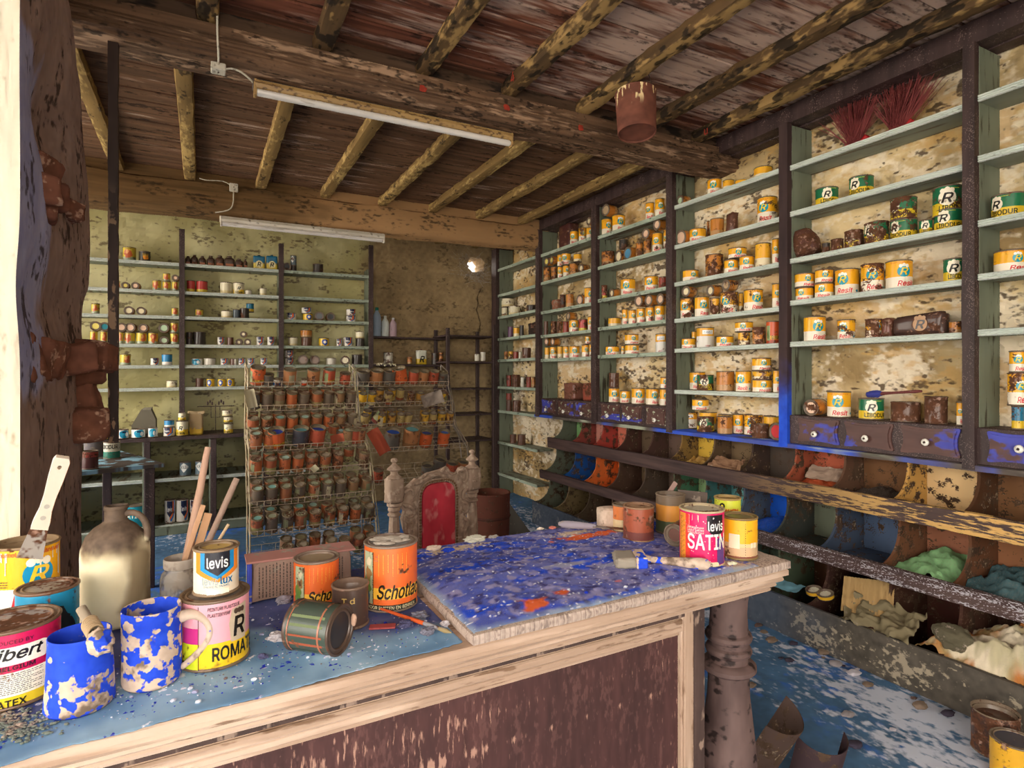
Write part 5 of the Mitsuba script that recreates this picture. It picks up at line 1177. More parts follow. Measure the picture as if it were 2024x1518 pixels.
ph = mikit.ply((np.stack([gx, gy, zz], -1).reshape(-1, 3), q), 'dusty_mixed', smooth=True, color=pig_col(P3).reshape(-1, 3), uv=np.tile([0.0, 4.0], (gx.size, 1)))
scene['pigment_heap'] = ph; tag('pigment_heap', 'blue pigment powder with orange patches spread over the grey slab', 'pigment powder', kind='stuff')
# crumbs of dry paint on slab and sheet
cr = []
for _ in range(1500):
    if R.random() < 0.55: x, y = R.uniform(0.56, 1.45), R.uniform(1.22, 1.82); z = zw(x)+SL+float(np.interp(0, [0], [0]))+0.006
    else: x, y = R.uniform(-0.3, 0.5), R.uniform(1.23, 1.6); z = zw(x)+0.004
    r = R.uniform(0.0007, 0.0021) if R.random() < 0.965 else R.uniform(0.003, 0.006)
    m = lump((x, y, z+r*0.2), r, R.randrange(99), 1 if r > 0.0025 else 0, 0.5, (1, 0.8, 0.6))
    cr.append((np.array(m.vertices), np.array(m.faces), R.choice(['d8dbe6', '2c40a8', '8f93b0', 'b7bccc', '1b2f9a', '6a5a58', 'a9988a'])))
V, Fc, Co = merge(cr)
scene['paint_crumbs'] = None; last.pop('paint_crumbs', 0); solo('paint_crumbs', (V, Fc), 'dusty', color=Co, uv=np.tile([0.0, 1.0], (len(V), 1))); tag('paint_crumbs', 'crumbs of dried paint scattered over the counter top', 'crumbs', kind='stuff')

# mossy debris at the near end of the sheet
cr = []
for _ in range(420):
    px, py = R.gauss(30, 40), R.gauss(1432, 20); x = 0
    for _k in range(3): p = on(px, py, 2, zw(x)+0.005); x = p[0]
    if p[1] > 1.23: cr.append(lump(p, R.uniform(0.001, 0.0036), R.randrange(60), 1, 0.5, (1.2, 1, 0.7)))
m = cat(cr); solo('debris', m, 'dusty', 'greenish grey debris piled on the blue sheet before the pink tin', 'debris', kind='stuff', smooth=True, **vc(m, '6b746c', 0.4, 3))
# ---------------------------------------------------------------- what stands on the counter
def ctop(x, y=None):
    return zw(x)+(0.0045 if x < 0.515 else SL+0.004)
def oncounter(px, py, slab=False):
    x = 0
    for _ in range(4): p = on(px, py, 2, ctop(x)); x = p[0]
    return p
GC = None
def at2(x, y): return (x, y, ctop(x))
def towards(p, off=0.0): return math.atan2(-p[1], -p[0])+off
def ctin(name, label, p, r, h, bands, pic=None, lid='8d8070', rust=0.3, off=0.0, n=44, **kw):
    return tin(name, p, r, h, 'K', rust, face=towards(p, off), label=label, bands=bands, extra=pic or Pic0, lid=lid, n=n, **kw)
class _P0:
    n = 0
def dashes(pc, x0, x1, y, h, col, seed):
    q = random.Random(seed); x = x0
    while x < x1:
        l = q.uniform(0.002, 0.008); pc.rect(x, min(x+l, x1), y, y+h, col, 0.0011); x += l+0.0015
def drips(pc, r, h, col, k, seed):
    q = random.Random(seed)
    for _ in range(k):
        x = q.uniform(-1.2, 1.2)*r; l = q.uniform(0.08, 0.5)*h; w = q.uniform(0.02, 0.05)*r
        pc.rect(x-w*0.6, x+w*0.6, h*0.93-l, h*0.93, col, 0.00085+0.00001*_); pc.disc(x, h*0.93-l, w*0.9, w*1.2, col, 0.0011, 8)
class E0(Pic):
    pass
def empty_pic():
    pc = Pic(); pc.rect(-0.001, 0.001, 0.02, 0.021, '6b5a4a', 0.0001); return pc
Pic0 = None
_tin = tin
def tin2(*a, extra=None, **k): return _tin(*a, extra=extra if extra is not None else empty_pic(), **k)

# large yellow and white tin with the scraper, on another tin
p1 = at2(-0.372, 1.785); hA = 0.052
ctin('paint_tin', 'low orange tin under the large open yellow and white tin', p1, 0.069, hA, [(1, 'd98a2a')], lid='6b5a4a', pic=empty_pic(), n=36)
r, h = 0.067, 0.158
pc = Pic(); emblem(pc, 0.018, h*0.58, 0.031, '1089b8', 'f0c435', 'efe6d2')
pc.text('Resit', 0.012, h*0.13, h*0.19, 'cf1f2c', 0.0012, True, 0.22, r*1.35); pc.text('Enamel Paint-Glansverf', 0.004, h*0.87, h*0.062, 'd0552a', 0.0012, True, 0, r*2.05)
for i in range(3): dashes(pc, -r*1.25, -r*0.6, h*(0.50-0.035*i), h*0.016, '6a5326', i)
drips(pc, r, h, 'ded6c4', 9, 4)
pt = (p1[0], p1[1], p1[2]+hA)
ctin('paint_tin', 'large open yellow and white tin holding a scraper, beside the pier', pt, r, h, [(0.42, 'ece3cf'), (1, 'ecaf1d')], pc, rust=0.26, off=0.10, open_=True, paint='4a4032', rim='8a7458')
# scraper standing in it: blade, wooden handle, two rivets
def scraper():
    k = thing('paint_scraper', 'paint scraper with pale worn wooden handle standing in the large open tin', 'scraper')
    zc = 1.34
    B0 = np.array([0, 0, EYE])+ray(72, 1062)*zc; T0 = np.array([0, 0, EYE])+ray(124, 903)*zc
    ax = T0-B0; Ln = np.linalg.norm(ax); zdir = np.array([-B0[0], -B0[1], 0]); M = align(ax, np.cross(ax, zdir))
    # local: x across, y depth (towards or off), z along
    prof = [(0.0, 0.016), (0.02, 0.0155), (0.05, 0.0118), (0.085, 0.0115), (0.13, 0.0145), (Ln-0.01, 0.016), (Ln, 0.012)]
    z0 = 0.022
    P = [(w, z0+z*(Ln-z0)/Ln) for z, w in prof]; pl = Polygon(P+[(-w, z) for w, z in P[::-1]])
    hole_ = Polygon([(0.0045*math.cos(t), Ln-0.022+0.0045*math.sin(t)) for t in np.linspace(0, 6.28, 14)[:-1]])
    m = prism(pl.difference(hole_), 1, -0.011, 0.011)
    part(k, 'handle', xf(m, M, B0), 'dusty', **{**vc(m, 'cfc2b2', 0.1, 2.0)})
    part(k, 'handle_edge', xf(prism(Polygon([(w+0.0006, z) for w, z in P[1:-1]]+[(w-0.002, z) for w, z in P[1:-1][::-1]]), 1, -0.0105, 0.0105), M, B0), 'dusty', **vc(prism(Polygon([(w+0.0006, z) for w, z in P[1:-1]]+[(w-0.002, z) for w, z in P[1:-1][::-1]]), 1, -0.0105, 0.0105), 'a8622f', 0.1, 2.0), label='bare orange-brown wood along the edge')
    b = prism([(-0.015, 0.03), (0.015, 0.03), (0.024, -0.05), (-0.024, -0.05)], 1, -0.0012, 0.0012)
    part(k, 'blade', xf(b, M, B0), 'tin', **vc(b, '8f8a84', 0.45, 5.0))
    for z in (0.045, 0.072):
        q = L3([(0.0001, 0.0125), (0.002, 0.0125), (0.0022, 0.0118), (0.005, 0.0118), (0.0052, -0.0118), (0.0001, -0.0118)][::-1], 14)
        q = xf(q, align([0, 1, 0]), (0, 0, z+0.005))
        part(k, 'rivet', xf(q, M, B0), 'tin', **vc(q, 'a9a49a', 0.2, 3.0))
scraper()
# blue tin, and pink tin with the label
p = at2(-0.296, 1.60); r, h = 0.0575, 0.150
pc = Pic(); pc.disc(0.02, h*0.50, 0.022, 0.03, '16242c', blob=0.5, seed=3); pc.disc(0.036, h*0.42, 0.014, 0.028, '16242c', 0.0007, blob=0.5, seed=8); pc.rect(-r*0.9, -r*0.1, h*0.58, h*0.68, 'e9e6da'); pc.rect(-r*1.2, r*1.2, 0.01, h*0.16, 'c79a2c')
ctin('paint_tin', 'blue tin with dusty lid and black blot behind the pink tin', p, r, h, [(1, '1f8ab4')], pc, lid='8f897e', lidrust=0.45, rust=0.22, off=0.05, rim='6d5442')
p = at2(-0.318, 1.435); r, h = 0.0745, 0.142
pc = Pic()
capsule = Polygon([(-0.052, 0.0), (0.052, 0.0)]).buffer(0) if False else None
pc.poly([(0.045*math.copysign(1, math.cos(t))+0.0165*math.cos(t)*1.0, h*0.68+0.0165*math.sin(t)) for t in np.linspace(0, 2*math.pi, 28)[:-1]], 'ece5d2')
pc.text('Libert', 0.004, h*0.64, h*0.135, '1a1614', 0.0013, True, 0.3, 0.085)
pc.text('PRODUCED BY', -0.004, h*0.835, h*0.045, '3a1020', 0.0012, False, 0, 0.07); pc.text('BELGIUM', 0.006, h*0.505, h*0.05, '2a0f18', 0.0012, True, 0, 0.055)
pc.rect(-0.06, 0.052, h*0.17, h*0.475, 'e6dfcc', 0.0008)
for i in range(11): dashes(pc, -0.056, 0.047-0.02*(i % 3 == 2), h*(0.445-0.024*i), h*0.009, '5d554a', i)
pc.text('LATEX', -0.005, h*0.045, h*0.085, '1d1a14', 0.0012, True, 0, 0.05)
ctin('paint_tin', 'pink and yellow tin with white name label and text panel by the blue cup', p, r, h, [(0.36, 'd9bf2a'), (1, 'c3174f')], pc, lid='8a8484', lidrust=0.5, rust=0.2, off=-0.02, rim='6b5442')

# dusty white plastic jug
p = np.array([-0.188, 1.735, ctop(-0.188)]); R0 = 0.073
jp = [(0.001, 0.0), (0.066, 0.002), (R0, 0.012), (R0, 0.05), (R0*0.985, 0.11), (R0, 0.165), (R0*0.98, 0.185), (0.062, 0.212), (0.045, 0.232), (0.028, 0.243), (0.0235, 0.248), (0.0235, 0.272), (0.0255, 0.274), (0.0255, 0.282), (0.021, 0.282), (0.02, 0.25), (0.001, 0.24)]
m = L3(jp[::-1] if False else jp, 40).subdivide(); v = np.array(m.vertices)
mat('jug_plastic', lambda p, n, uv: mix(mix(mix(C('c9bd98'), C('e3dcc2'), fbm(p.x*14, p.y*14, p.z*14, 3)), C('8f8064'), smoothstep(0.48, 0.64, fbm(p.x*9+3, p.y*9, p.z*9, 3))), mix(C('352a23'), C('6e5d4e'), fbm(p.x*60, p.y*60, p.z*60, 3)), smoothstep(1.085, 1.125, p.z+0.09*fbm(p.x*30, p.y*30, p.z*20, 3)-0.03)), rough=0.7)
v += (meshkit.fbm(v*24+3, 3, 2)-0.5)[:, None]*0.006*(v[:, 2:3] > 0.19); m.vertices = v+p
k = thing('plastic_jug', 'cloudy white plastic jug with dirt caked over its shoulders, beside the pier', 'jug')
part(k, 'body', m, 'jug_plastic', smooth=True)
dirt = [lump(p+np.array([0.05*math.cos(a)*q, 0.05*math.sin(a)*q, 0.20+0.045*(1-q)]), R.uniform(0.003, 0.007), i, 1) for i, (a, q) in enumerate([(R.uniform(0, 6.28), R.uniform(0.5, 1.2)) for _ in range(70)])]
part(k, 'caked_dirt', cat(dirt), 'dusty', kind='stuff', **vc(cat(dirt), '5d5046', 0.3, 2))
part(k, 'handle', xf(tube(curve([(0.02, 0, 0.262), (0.055, 0, 0.255), (0.07, 0, 0.225), (0.068, 0, 0.195)], 12), 0.008, 8), Rz(-0.3), p), 'jug_plastic', smooth=True)

# two blue-splashed mugs
mat('blue_splash', lambda p, n, uv: mix(mix(mix(C('9c8774'), C('d3c0ae'), 0.5*fbm(p.x*20, p.y*20, p.z*14)+0.5*fbm(p.x*90, p.y*90, p.z*90)), C('6a5a4c'), smoothstep(0.54, 0.66, 0.6*fbm(p.x*14, p.y*14, p.z*9)+0.4*fbm(p.x*70, p.y*70, p.z*70))), mix(C('102fb4'), C('2a52d4'), fbm(p.x*60, p.y*60, p.z*60)),
    smoothstep(0.47, 0.50, 0.40*fbm(p.x*15+uv.x, p.y*15, p.z*15)+0.42*fbm(p.x*75, p.y*75, p.z*75)+0.15*uv.y+0.015)), rough=0.8, bump=lambda p, n, uv: fbm(p.x*90, p.y*90, p.z*90), bs=0.006)
def mug(label, p, r, h, handle, wide, us, bl):
    k = thing('mug', label, 'mug')
    pr = [(0.001, 0.0), (r*0.93*wide, 0.0), (r*wide, 0.006), (r*(0.6*wide+0.4), h*0.35), (r*(0.25*wide+0.75), h*0.65), (r*0.99, h*0.9), (r*1.0, h-0.002), (r*0.985, h), (r*0.94, h-0.001), (r*0.93, h-0.02), (r*0.93, 0.02), (0.001, 0.018)]
    m = L3(pr, 48); m = m.subdivide(); v = np.array(m.vertices)
    v[:, :2] *= (1+0.05*(meshkit.fbm(v*16+us, 2, 3)-0.5))[:, None]; m.vertices = v
    inside = (np.hypot(v[:, 0], v[:, 1]) < r*0.945) & (v[:, 2] > 0.016)
    uvv = np.stack([np.full(len(v), us), np.where(inside, 1.0, bl+0.35*(v[:, 2]/h > 0.86))], 1)
    part(k, 'body', xf(m, None, p), 'blue_splash', smooth=True, uv=uvv)
    if handle is not None:
        a = towards(p)+handle
        d = np.array([math.cos(a), math.sin(a), 0])
        pts = [p+d*(r*0.95)+[0, 0, h*0.80], p+d*(r*1.32)+[0, 0, h*0.83], p+d*(r*1.85)+[0, 0, h*0.72], p+d*(r*2.0)+[0, 0, h*0.56], p+d*(r*1.75)+[0, 0, h*0.36], p+d*(r*1.3)+[0, 0, h*0.2], p+d*(r*1.0)+[0, 0, h*0.12]]
        c = curve(pts, 26)
        hm = tube(c, 0.008, 10, taper=np.interp(np.linspace(0, 1, 26), [0, 0.2, 0.6, 1], [0.012, 0.009, 0.0075, 0.006]))
        part(k, 'handle', hm, 'blue_splash', smooth=True, uv=np.tile([us, -0.4], (len(hm.vertices), 1)))
    return k
pm1 = np.array(at2(-0.198, 1.325)); mug('blue-caked cup without handle, a bound brush resting in it', pm1, 0.0485, 0.132, None, 1.12, 3.0, 0.82)
pm2 = np.array(at2(-0.088, 1.362)); mug('mug splashed with bright blue paint, its handle toward the pink and yellow tin', pm2, 0.0515, 0.146, 1.35, 1.0, 9.0, 0.36)
# brush lying across the cup
def brush_in_cup():
    k = thing('bound_brush', 'round string-bound paint brush stiff with blue paint in the cup', 'brush')
    a = np.array([0, 0, EYE])+ray(160, 1203)*1.07; b = np.array([0, 0, EYE])+ray(203, 1275)*1.035
    ax = (b-a); L = np.linalg.norm(ax)
    m = tube([a, a+ax*0.3, a+ax*0.55], 0.0085, 12); part(k, 'handle', m, 'dusty', smooth=True, **vc(m, '8d8170', 0.2, 2.0))
    m = cat([tube(curve([a+ax*t+0.013*(math.cos(q)*np.array([0.8, 0.5, 0])+math.sin(q)*np.array([0, 0.3, 0.9])) for q in np.linspace(0, 6.28, 10)], 20), 0.0022, 5) for t in np.linspace(0.42, 0.66, 7)]); part(k, 'binding', m, 'dusty', smooth=True, **vc(m, 'a08a6c', 0.2, 2.0))
    m = xf(lump((0, 0, 0), 0.02, 5, 3, 0.3, (1, 1, 1.25), 2.5), align(ax), a+ax*0.9); part(k, 'bristles', m, 'blue_splash', smooth=True, uv=np.tile([5.0, 0.35], (len(m.vertices), 1)))
brush_in_cup()
# pink and yellow tin with a smaller white tin on it
p = at2(0.024, 1.405); r, h = 0.0675, 0.142
pc = Pic(); pc.poly([(0.028, 0.052), (0.064, 0.05), (0.066, 0.125), (0.03, 0.118), (0.024, 0.09)], 'b9a890', 0.0009); pc.text('R', 0.047, 0.062, 0.038, '17130f', 0.0014, True, 0.1, 0.028)
for dx in (-0.008, 0, 0.008): pc.disc(0.047+dx, 0.112, 0.005, 0.006, '4a3a30', 0.0012, 9)
pc.text('ROMATEX', 0.052, 0.021, 0.026, '15120c', 0.0013, True, 0, 0.118); pc.text('PEINTURE PLASTIQUE', 0.016, 0.122, 0.0065, '2a1418', 0.0012, True, 0, 0.062); pc.text('PLASTIEKVERF', 0.006, 0.110, 0.0065, '2a1418', 0.0012, True, 0, 0.042)
pc.rect(-0.072, -0.033, h*0.40, h*0.62, 'b8307a', 0.0008); pc.rect(-0.072, -0.033, h*0.04, h*0.40, 'c3cf2a', 0.0008); pc.rect(-0.0335, -0.0325, 0.005, h*0.93, '4a2a30', 0.001)
ctin('paint_tin', 'pink and yellow tin with bold black letters, carrying a smaller white tin', p, r, h, [(0.41, 'dfb71c'), (1, 'dc9aa6')], pc, lid='8a7f76', lidrust=0.45, rust=0.22, off=0.02, rim='6b5846')
r2_, h2_ = 0.0455, 0.097
pc = Pic()
pc.poly([(-0.034, 0.094), (-0.024, 0.094), (-0.0245, 0.06), (0, 0.043), (0.0, 0.036), (-0.034, 0.056)], '1b7fb4', 0.0007); pc.poly([(0.034, 0.094), (0.024, 0.094), (0.0245, 0.06), (0, 0.043), (0.0, 0.036), (0.034, 0.056)], '1b7fb4', 0.0007)
pc.poly([(-0.046, 0.094), (-0.034, 0.094), (-0.034, 0.056), (0.0, 0.036), (0, 0.029), (-0.046, 0.05)], 'e0832a', 0.0006); pc.poly([(0.046, 0.094), (0.034, 0.094), (0.034, 0.056), (0.0, 0.036), (0, 0.029), (0.046, 0.05)], 'e0832a', 0.0006)
pc.poly([(-0.024, 0.094), (0.024, 0.094), (0.0245, 0.06), (0, 0.043), (-0.0245, 0.06)], '1a1a22', 0.0008)
pc.text('levis', 0, 0.060, 0.021, 'efe8da', 0.0014, True, 0, 0.04)
m1 = text_flat('levis', True); pc.text('levis', -0.014, 0.026, 0.015, '8f9aa0', 0.0014, False, 0, 0.03); pc.text('lux', 0.017, 0.026, 0.015, '1b5a8a', 0.0014, True, 0, 0.024)
pc.text('SYNTHETIC ENAMEL', -0.002, 0.0195, 0.0042, '2a5a7a', 0.0012, False, 0, 0.05); pc.rect(-0.02, 0.022, 0.005, 0.0155, 'ece0c8', 0.0012)
ctin('paint_tin', 'small white tin with black shield, standing on the pink and yellow tin', (p[0]+0.002, p[1], p[2]+h), r2_, h2_, [(1, 'dccfb8')], pc, lid='b59a5c', rust=0.16, off=0.05, rim='7a6650')
# glass jar with sticks
scene['jar_glass'] = {'type': 'blendbsdf', 'weight': proc(lambda p, n, uv: 0.22+0.5*smoothstep(0.45, 0.6, fbm(p.x*40, p.y*40, p.z*30))), 'bsdf_0': {'type': 'thindielectric', 'int_ior': 1.5}, 'bsdf_1': {'type': 'twosided', 'bsdf': {'type': 'diffuse', 'reflectance': {'type': 'rgb', 'value': C('a39c90')}}}}
pj = np.array(at2(-0.048, 1.71)); k = thing('glass_jar', 'dusty glass jar with sticks in it behind the white and black-shielded tin', 'jar')
part(k, 'glass', xf(L3([(0.001, 0.0), (0.042, 0.001), (0.046, 0.006), (0.0465, 0.09), (0.043, 0.104), (0.036, 0.112), (0.035, 0.118), (0.038, 0.12), (0.038, 0.138), (0.0365, 0.14)], 36), None, pj), 'jar_glass', smooth=True)
m = xf(L3([(0.0383, 0.118), (0.0392, 0.121), (0.0392, 0.137), (0.0375, 0.1415), (0.036, 0.1405), (0.036, 0.12)], 36), None, pj); part(k, 'screw_rim', m, 'dusty', smooth=True, **vc(m, '9a9084', 0.35, 2.0))
m = xf(L3([(0.001, 0.0035), (0.043, 0.004), (0.0435, 0.03), (0.001, 0.034)], 30), None, pj); part(k, 'sediment', m, 'dusty', **vc(m, '8d8478', 0.4, 3.0))
def stick(name, label, a, b, za, zb_, r, col, sq=False, matk='dusty', rust=0.15, taper=None, end=None):
    A = np.array([0, 0, EYE])+ray(*a)*za; B = np.array([0, 0, EYE])+ray(*b)*zb_
    if sq:
        m = bevbox(-r, r, -0.003, 0.003, 0, np.linalg.norm(B-A), 0.001); m = xf(m, align(B-A, np.cross(B-A, [-A[0], -A[1], 0])), A)
    else:
        m = tube([A+(B-A)*t for t in np.linspace(0, 1, 14)], r, 12, taper=taper)
        v = np.array(m.vertices); v += (meshkit.fbm(v*40, 3, 3)-0.5)[:, None]*r*0.3; m.vertices = v
    return solo(name, m, matk, label, 'stick', smooth=False if sq else True, **vc(m, col, rust, 2.0))
stick('wooden_rod', 'long round wooden rod leaning out of the glass jar', (358, 1165), (411, 884), 1.495, 1.60, 0.0095, 'a58674', taper=np.linspace(0.0125, 0.0075, 14))
stick('stirring_stick', 'narrow wooden slat beside the rod in the glass jar', (346, 1165), (402, 998), 1.48, 1.54, 0.006, 'b08a6c', True)
stick('stirring_stick', 'wider pale slat in the glass jar next to the paint-crusted stick', (366, 1165), (412, 1014), 1.50, 1.56, 0.0095, 'b9926f', True)
stick('stirring_stick', 'paint-crusted stirring stick leaning toward the nearer rack', (372, 1160), (468, 946), 1.50, 1.60, 0.008, '8a7468', rust=0.45)
stick('thin_brush', 'thin brush with pale tip leaning in the glass jar', (376, 1160), (452, 1036), 1.51, 1.55, 0.004, 'b09878', rust=0.3)
# packet box of printed paper
k = thing('paper_packet', 'worn packet printed with rows of small text, lying on its long edge', 'packet')
bxm = grid_box(0.112, 0.372, 1.682, 1.755, 0.0, 0.108, 0.02, 0.003, 14, 4, 0.004)
bxm = xf(bxm, None, (0, 0, ctop(0.25)))
part(k, 'box', bxm, 'dusty', smooth=30, color=None) if False else part(k, 'box', bxm, 'dusty', **vc(bxm, '8f776a', 0.35, 3.0))
tx = []
rq = random.Random(5)
for i in range(26):
    x = 0.130+0.0085*i; zz = ctop(0.25)+0.012
    while zz < ctop(0.25)+0.094:
        l = rq.uniform(0.003, 0.009)
        tx.append((np.array([[x, 1.6785, zz], [x+0.0028, 1.6785, zz], [x+0.0028, 1.6785, zz+l], [x, 1.6785, zz+l]]), np.array([[0, 1, 2], [0, 2, 3]]), '4a3c36')); zz += l+rq.uniform(0.001, 0.003)
V, Fc, Co = merge(tx); part(k, 'print', (V, Fc), 'dusty', kind='stuff', color=Co, uv=np.tile([0.1, 1.0], (len(V), 1)))
m = bevbox(0.10, 0.38, 1.676, 1.762, ctop(0.25)+0.105, ctop(0.25)+0.110, 0.001); part(k, 'top_flap', xf(m, None, (0, 0, 0)), 'dusty', **vc(m, 'a3746c', 0.4, 6.0))
m = bevbox(0.106, 0.114, 1.680, 1.757, ctop(0.25), ctop(0.25)+0.105, 0.001); part(k, 'blue_end', m, 'dusty', **vc(m, '3a45a0', 0.3, 6.0))
# orange tins with the script label
def schot(label, p, r, h, off, seed, lidc, big_):
    pc = Pic()
    x0 = -r*0.95
    pc.rect(x0, x0+r*0.5, h*0.12, h*0.90, '9aa486', 0.0007); pc.rect(x0+r*0.5, x0+r*0.53, h*0.12, h*0.9, '3a2a1c', 0.0008)
    pc.disc(x0+r*0.2, h*0.34, r*0.22, h*0.16, '5d7a3a', 0.0009, blob=0.5, seed=seed); pc.disc(x0+r*0.3, h*0.56, r*0.16, h*0.1, '8a6a42', 0.0009, blob=0.5, seed=seed+1); pc.disc(x0+r*0.25, h*0.2, r*0.1, h*0.09, '2f4f6a', 0.001, blob=0.4, seed=seed+2); pc.disc(x0+r*0.3, h*0.75, r*0.13, h*0.06, 'c0b79a', 0.0009, blob=0.4, seed=seed+2)
    pc.rect(x0+r*0.53, r*1.5, h*0.20, h*0.37, 'd8a43a', 0.0006)
    pc.text('Schotlac', r*0.62, h*0.215, h*0.2, '20160e', 0.0014, True, 0.32, r*1.75)
    pc.rect(-r*0.9, r*1.4, h*0.035, h*0.115, '1d2320', 0.0006); pc.text('VOOR BUITEN EN BINNEN', r*0.28, h*0.05, h*0.05, 'c9bd9a', 0.0012, True, 0, r*1.9)
    for i in range(7): pc.rect(r*(-0.2+0.17*i), r*(-0.185+0.17*i), h*(0.55+0.03*(i % 3)), h*0.88, 'e0a448', 0.0006)
    return ctin('paint_tin', label, p, r, h, [(1, 'd4622b')], pc, lid=lidc, rust=0.3, off=off, rim='7a6a5e', lidrust=0.25)
schot('orange script-lettered tin with crusted lid, between packet and small dark brown tin', at2(0.262, 1.60), 0.058, 0.126, -0.1, 3, '8f7d66', 0)
schot('large orange script-lettered tin with paint crust on its lid, beside the grey slab', at2(0.434, 1.515), 0.0695, 0.165, -0.25, 7, '9a9590', 1)
pl = np.array(at2(0.434, 1.515)); m = cat([lump(pl+np.array([0.04*R.uniform(-1, 1), 0.035*R.uniform(-1, 1), 0.165]), R.uniform(0.006, 0.014), i, 2, 0.5, (1.6, 1, 0.45)) for i in range(16)])
solo('paint_crust', m, 'dusty', 'wrinkled skin of dried paint on the lid of the large orange tin', 'paint crust', kind='stuff', smooth=True, **vc(m, 'a39a8e', 0.2, 3.0))
pd = at2(0.313, 1.438); pc = Pic(); pc.text('T d', -0.005, 0.062, 0.013, 'b99a5a', 0.0012, True, 0, 0.03); pc.rect(-0.03, -0.012, 0.03, 0.06, '8a7440', 0.0007, slant=0.01)
ctin('paint_tin', 'small dark brown tin of pale blue powder before the orange script-lettered tins', pd, 0.0443, 0.098, [(1, '4a3830')], pc, rust=0.35, open_=True, paint='7f8fc4', rim='6a5648')
# dark green tin lying on its side
fa, fb = np.array([0.262, 1.288, 0]), np.array([0.182, 1.366, 0]); axl = fa-fb; axl /= np.linalg.norm(axl)
pc = Pic(); r, h = 0.053, 0.112
for i in range(7): pc.rect(-r*2.6+i*r*0.75, -r*2.6+i*r*0.75+r*0.45, h*0.14, h*0.86, ['5d6a48', '8a4a34', '3f5040', '7d7a55'][i % 4], 0.0006)
pc.rect(-r*3, r*3, h*0.76, h*0.80, '8f5a44', 0.0008); pc.rect(-r*3, r*3, h*0.10, h*0.13, '8f5a44', 0.0008)
tin('paint_tin', (fa[0], fa[1], ctop(0.22)+r), r, h, 'K', 0.34, lying=axl, label='dark green-labelled tin lying on its side before the small dark tin', bands=[(1, '39443c')], extra=pc, lid='2f2724', lidrust=0.15, n=44, rim='4a3a30', roll=1.2)
m = lump(np.array([fa[0], fa[1], ctop(0.22)+r])+axl*0.002+np.array([0.028, 0.016, 0.012]), 0.012, 3, 2, 0.4, (0.5, 0.5, 1.1)); solo('paint_flake', m, 'dusty', 'pale flake stuck on the end of the lying dark green tin', 'flake', smooth=True, **vc(m, 'b08f7a', 0.1, 2))
# small artist brush, chip, putty lumps
A, B = oncounter(733, 1206)+[0, 0, 0.012], oncounter(893, 1256)+[0, 0, 0.006]
k = thing('small_brush', 'small brush with orange handle lying before the large orange tin', 'brush')
m = tube([A+(B-A)*t for t in np.linspace(0, 0.68, 10)], 0.004, 10, taper=np.linspace(0.0025, 0.0052, 10)); part(k, 'handle', m, 'dusty', smooth=True, **vc(m, 'c4562c', 0.1, 2.0))
m = tube([A+(B-A)*t for t in (0.68, 0.74, 0.86)], 0.004, 10, taper=[0.005, 0.0055, 0.0042]); part(k, 'ferrule', m, 'tin', smooth=True, **vc(m, '8f9098', 0.35, 2.0))
m = tube([A+(B-A)*t for t in (0.85, 0.93, 1.0)], 0.004, 8, taper=[0.0042, 0.006, 0.001]); part(k, 'bristles', m, 'dusty', smooth=True, **vc(m, '8a7a58', 0.2, 2.0))
p = oncounter(756, 1240); m = xf(bevbox(-0.03, 0.03, -0.012, 0.012, 0, 0.004, 0.001), Rz(-0.35), p); solo('red_chip', m, 'dusty', 'flat red chip lying between small brush and small dark tin', 'chip', **vc(m, '9a4a4a', 0.2, 1))
for i, (px, py, r) in enumerate(((700, 1236, 0.012), (548, 1264, 0.016), (802, 1238, 0.014), (845, 1252, 0.013), (560, 1190, 0.016), (880, 1236, 0.01), (520, 1300, 0.008), (830, 1222, 0.016))):
    p = oncounter(px, py); m = rough(lump(p+[0, 0, r*0.35], r*0.9, i, 4, 0.6, (1.3, 1, 0.7), 2.4), 0.003, 110, i); solo('paint_lump', m, 'dusty', ['grey lump between small dark brown tin and lying green tin', 'pale lump before the lying dark green tin', 'dark lump beside the small orange-handled brush', 'grey-violet lump near the tip of the small brush', 'grey lump before the paper packet', 'pale lump at the near edge of the grey slab', 'small dark lump before the pink and yellow tin', 'grey-violet lump at the foot of the large orange tin'][i], 'lump', None, smooth=True, **vc(m, ['8a8690', 'b9b4b8', '4a4a68', '6a6a78'][i % 4], 0.2, i))
# broken white and blue scraps along the far edge of the slab
for i, (px, py, r, c) in enumerate(((858, 1092, 0.02, 'c9b8a8'), (885, 1096, 0.016, '2a45b8'), (938, 1075, 0.03, 'b9b8a8'), (1092, 1050, 0.012, 'c4776a'), (975, 1068, 0.014, '9a938c'), (1068, 1052, 0.011, 'd0c4b4'), (1448, 1122, 0.012, 'c9cbb0'))):
    p = oncounter(px, py); m = rough(lump(p+[0, 0, r*0.25+0.010], r*0.85, i+20, 4, 0.6, (1.4, 0.8, 0.4), 2.6), 0.003, 90, i); solo('plaster_scrap', m, 'dusty', ['pale scrap by the large orange tin', 'bright blue scrap by the large orange tin', 'flat pale scrap on the slab before the carved chair', 'pink lump at the far edge of the slab', 'grey lump at the far edge of the slab', 'cream lump at the far edge of the slab', 'mint lump beside the magenta tin'][i], 'scrap', smooth=True, **vc(m, c, 0.15, i))

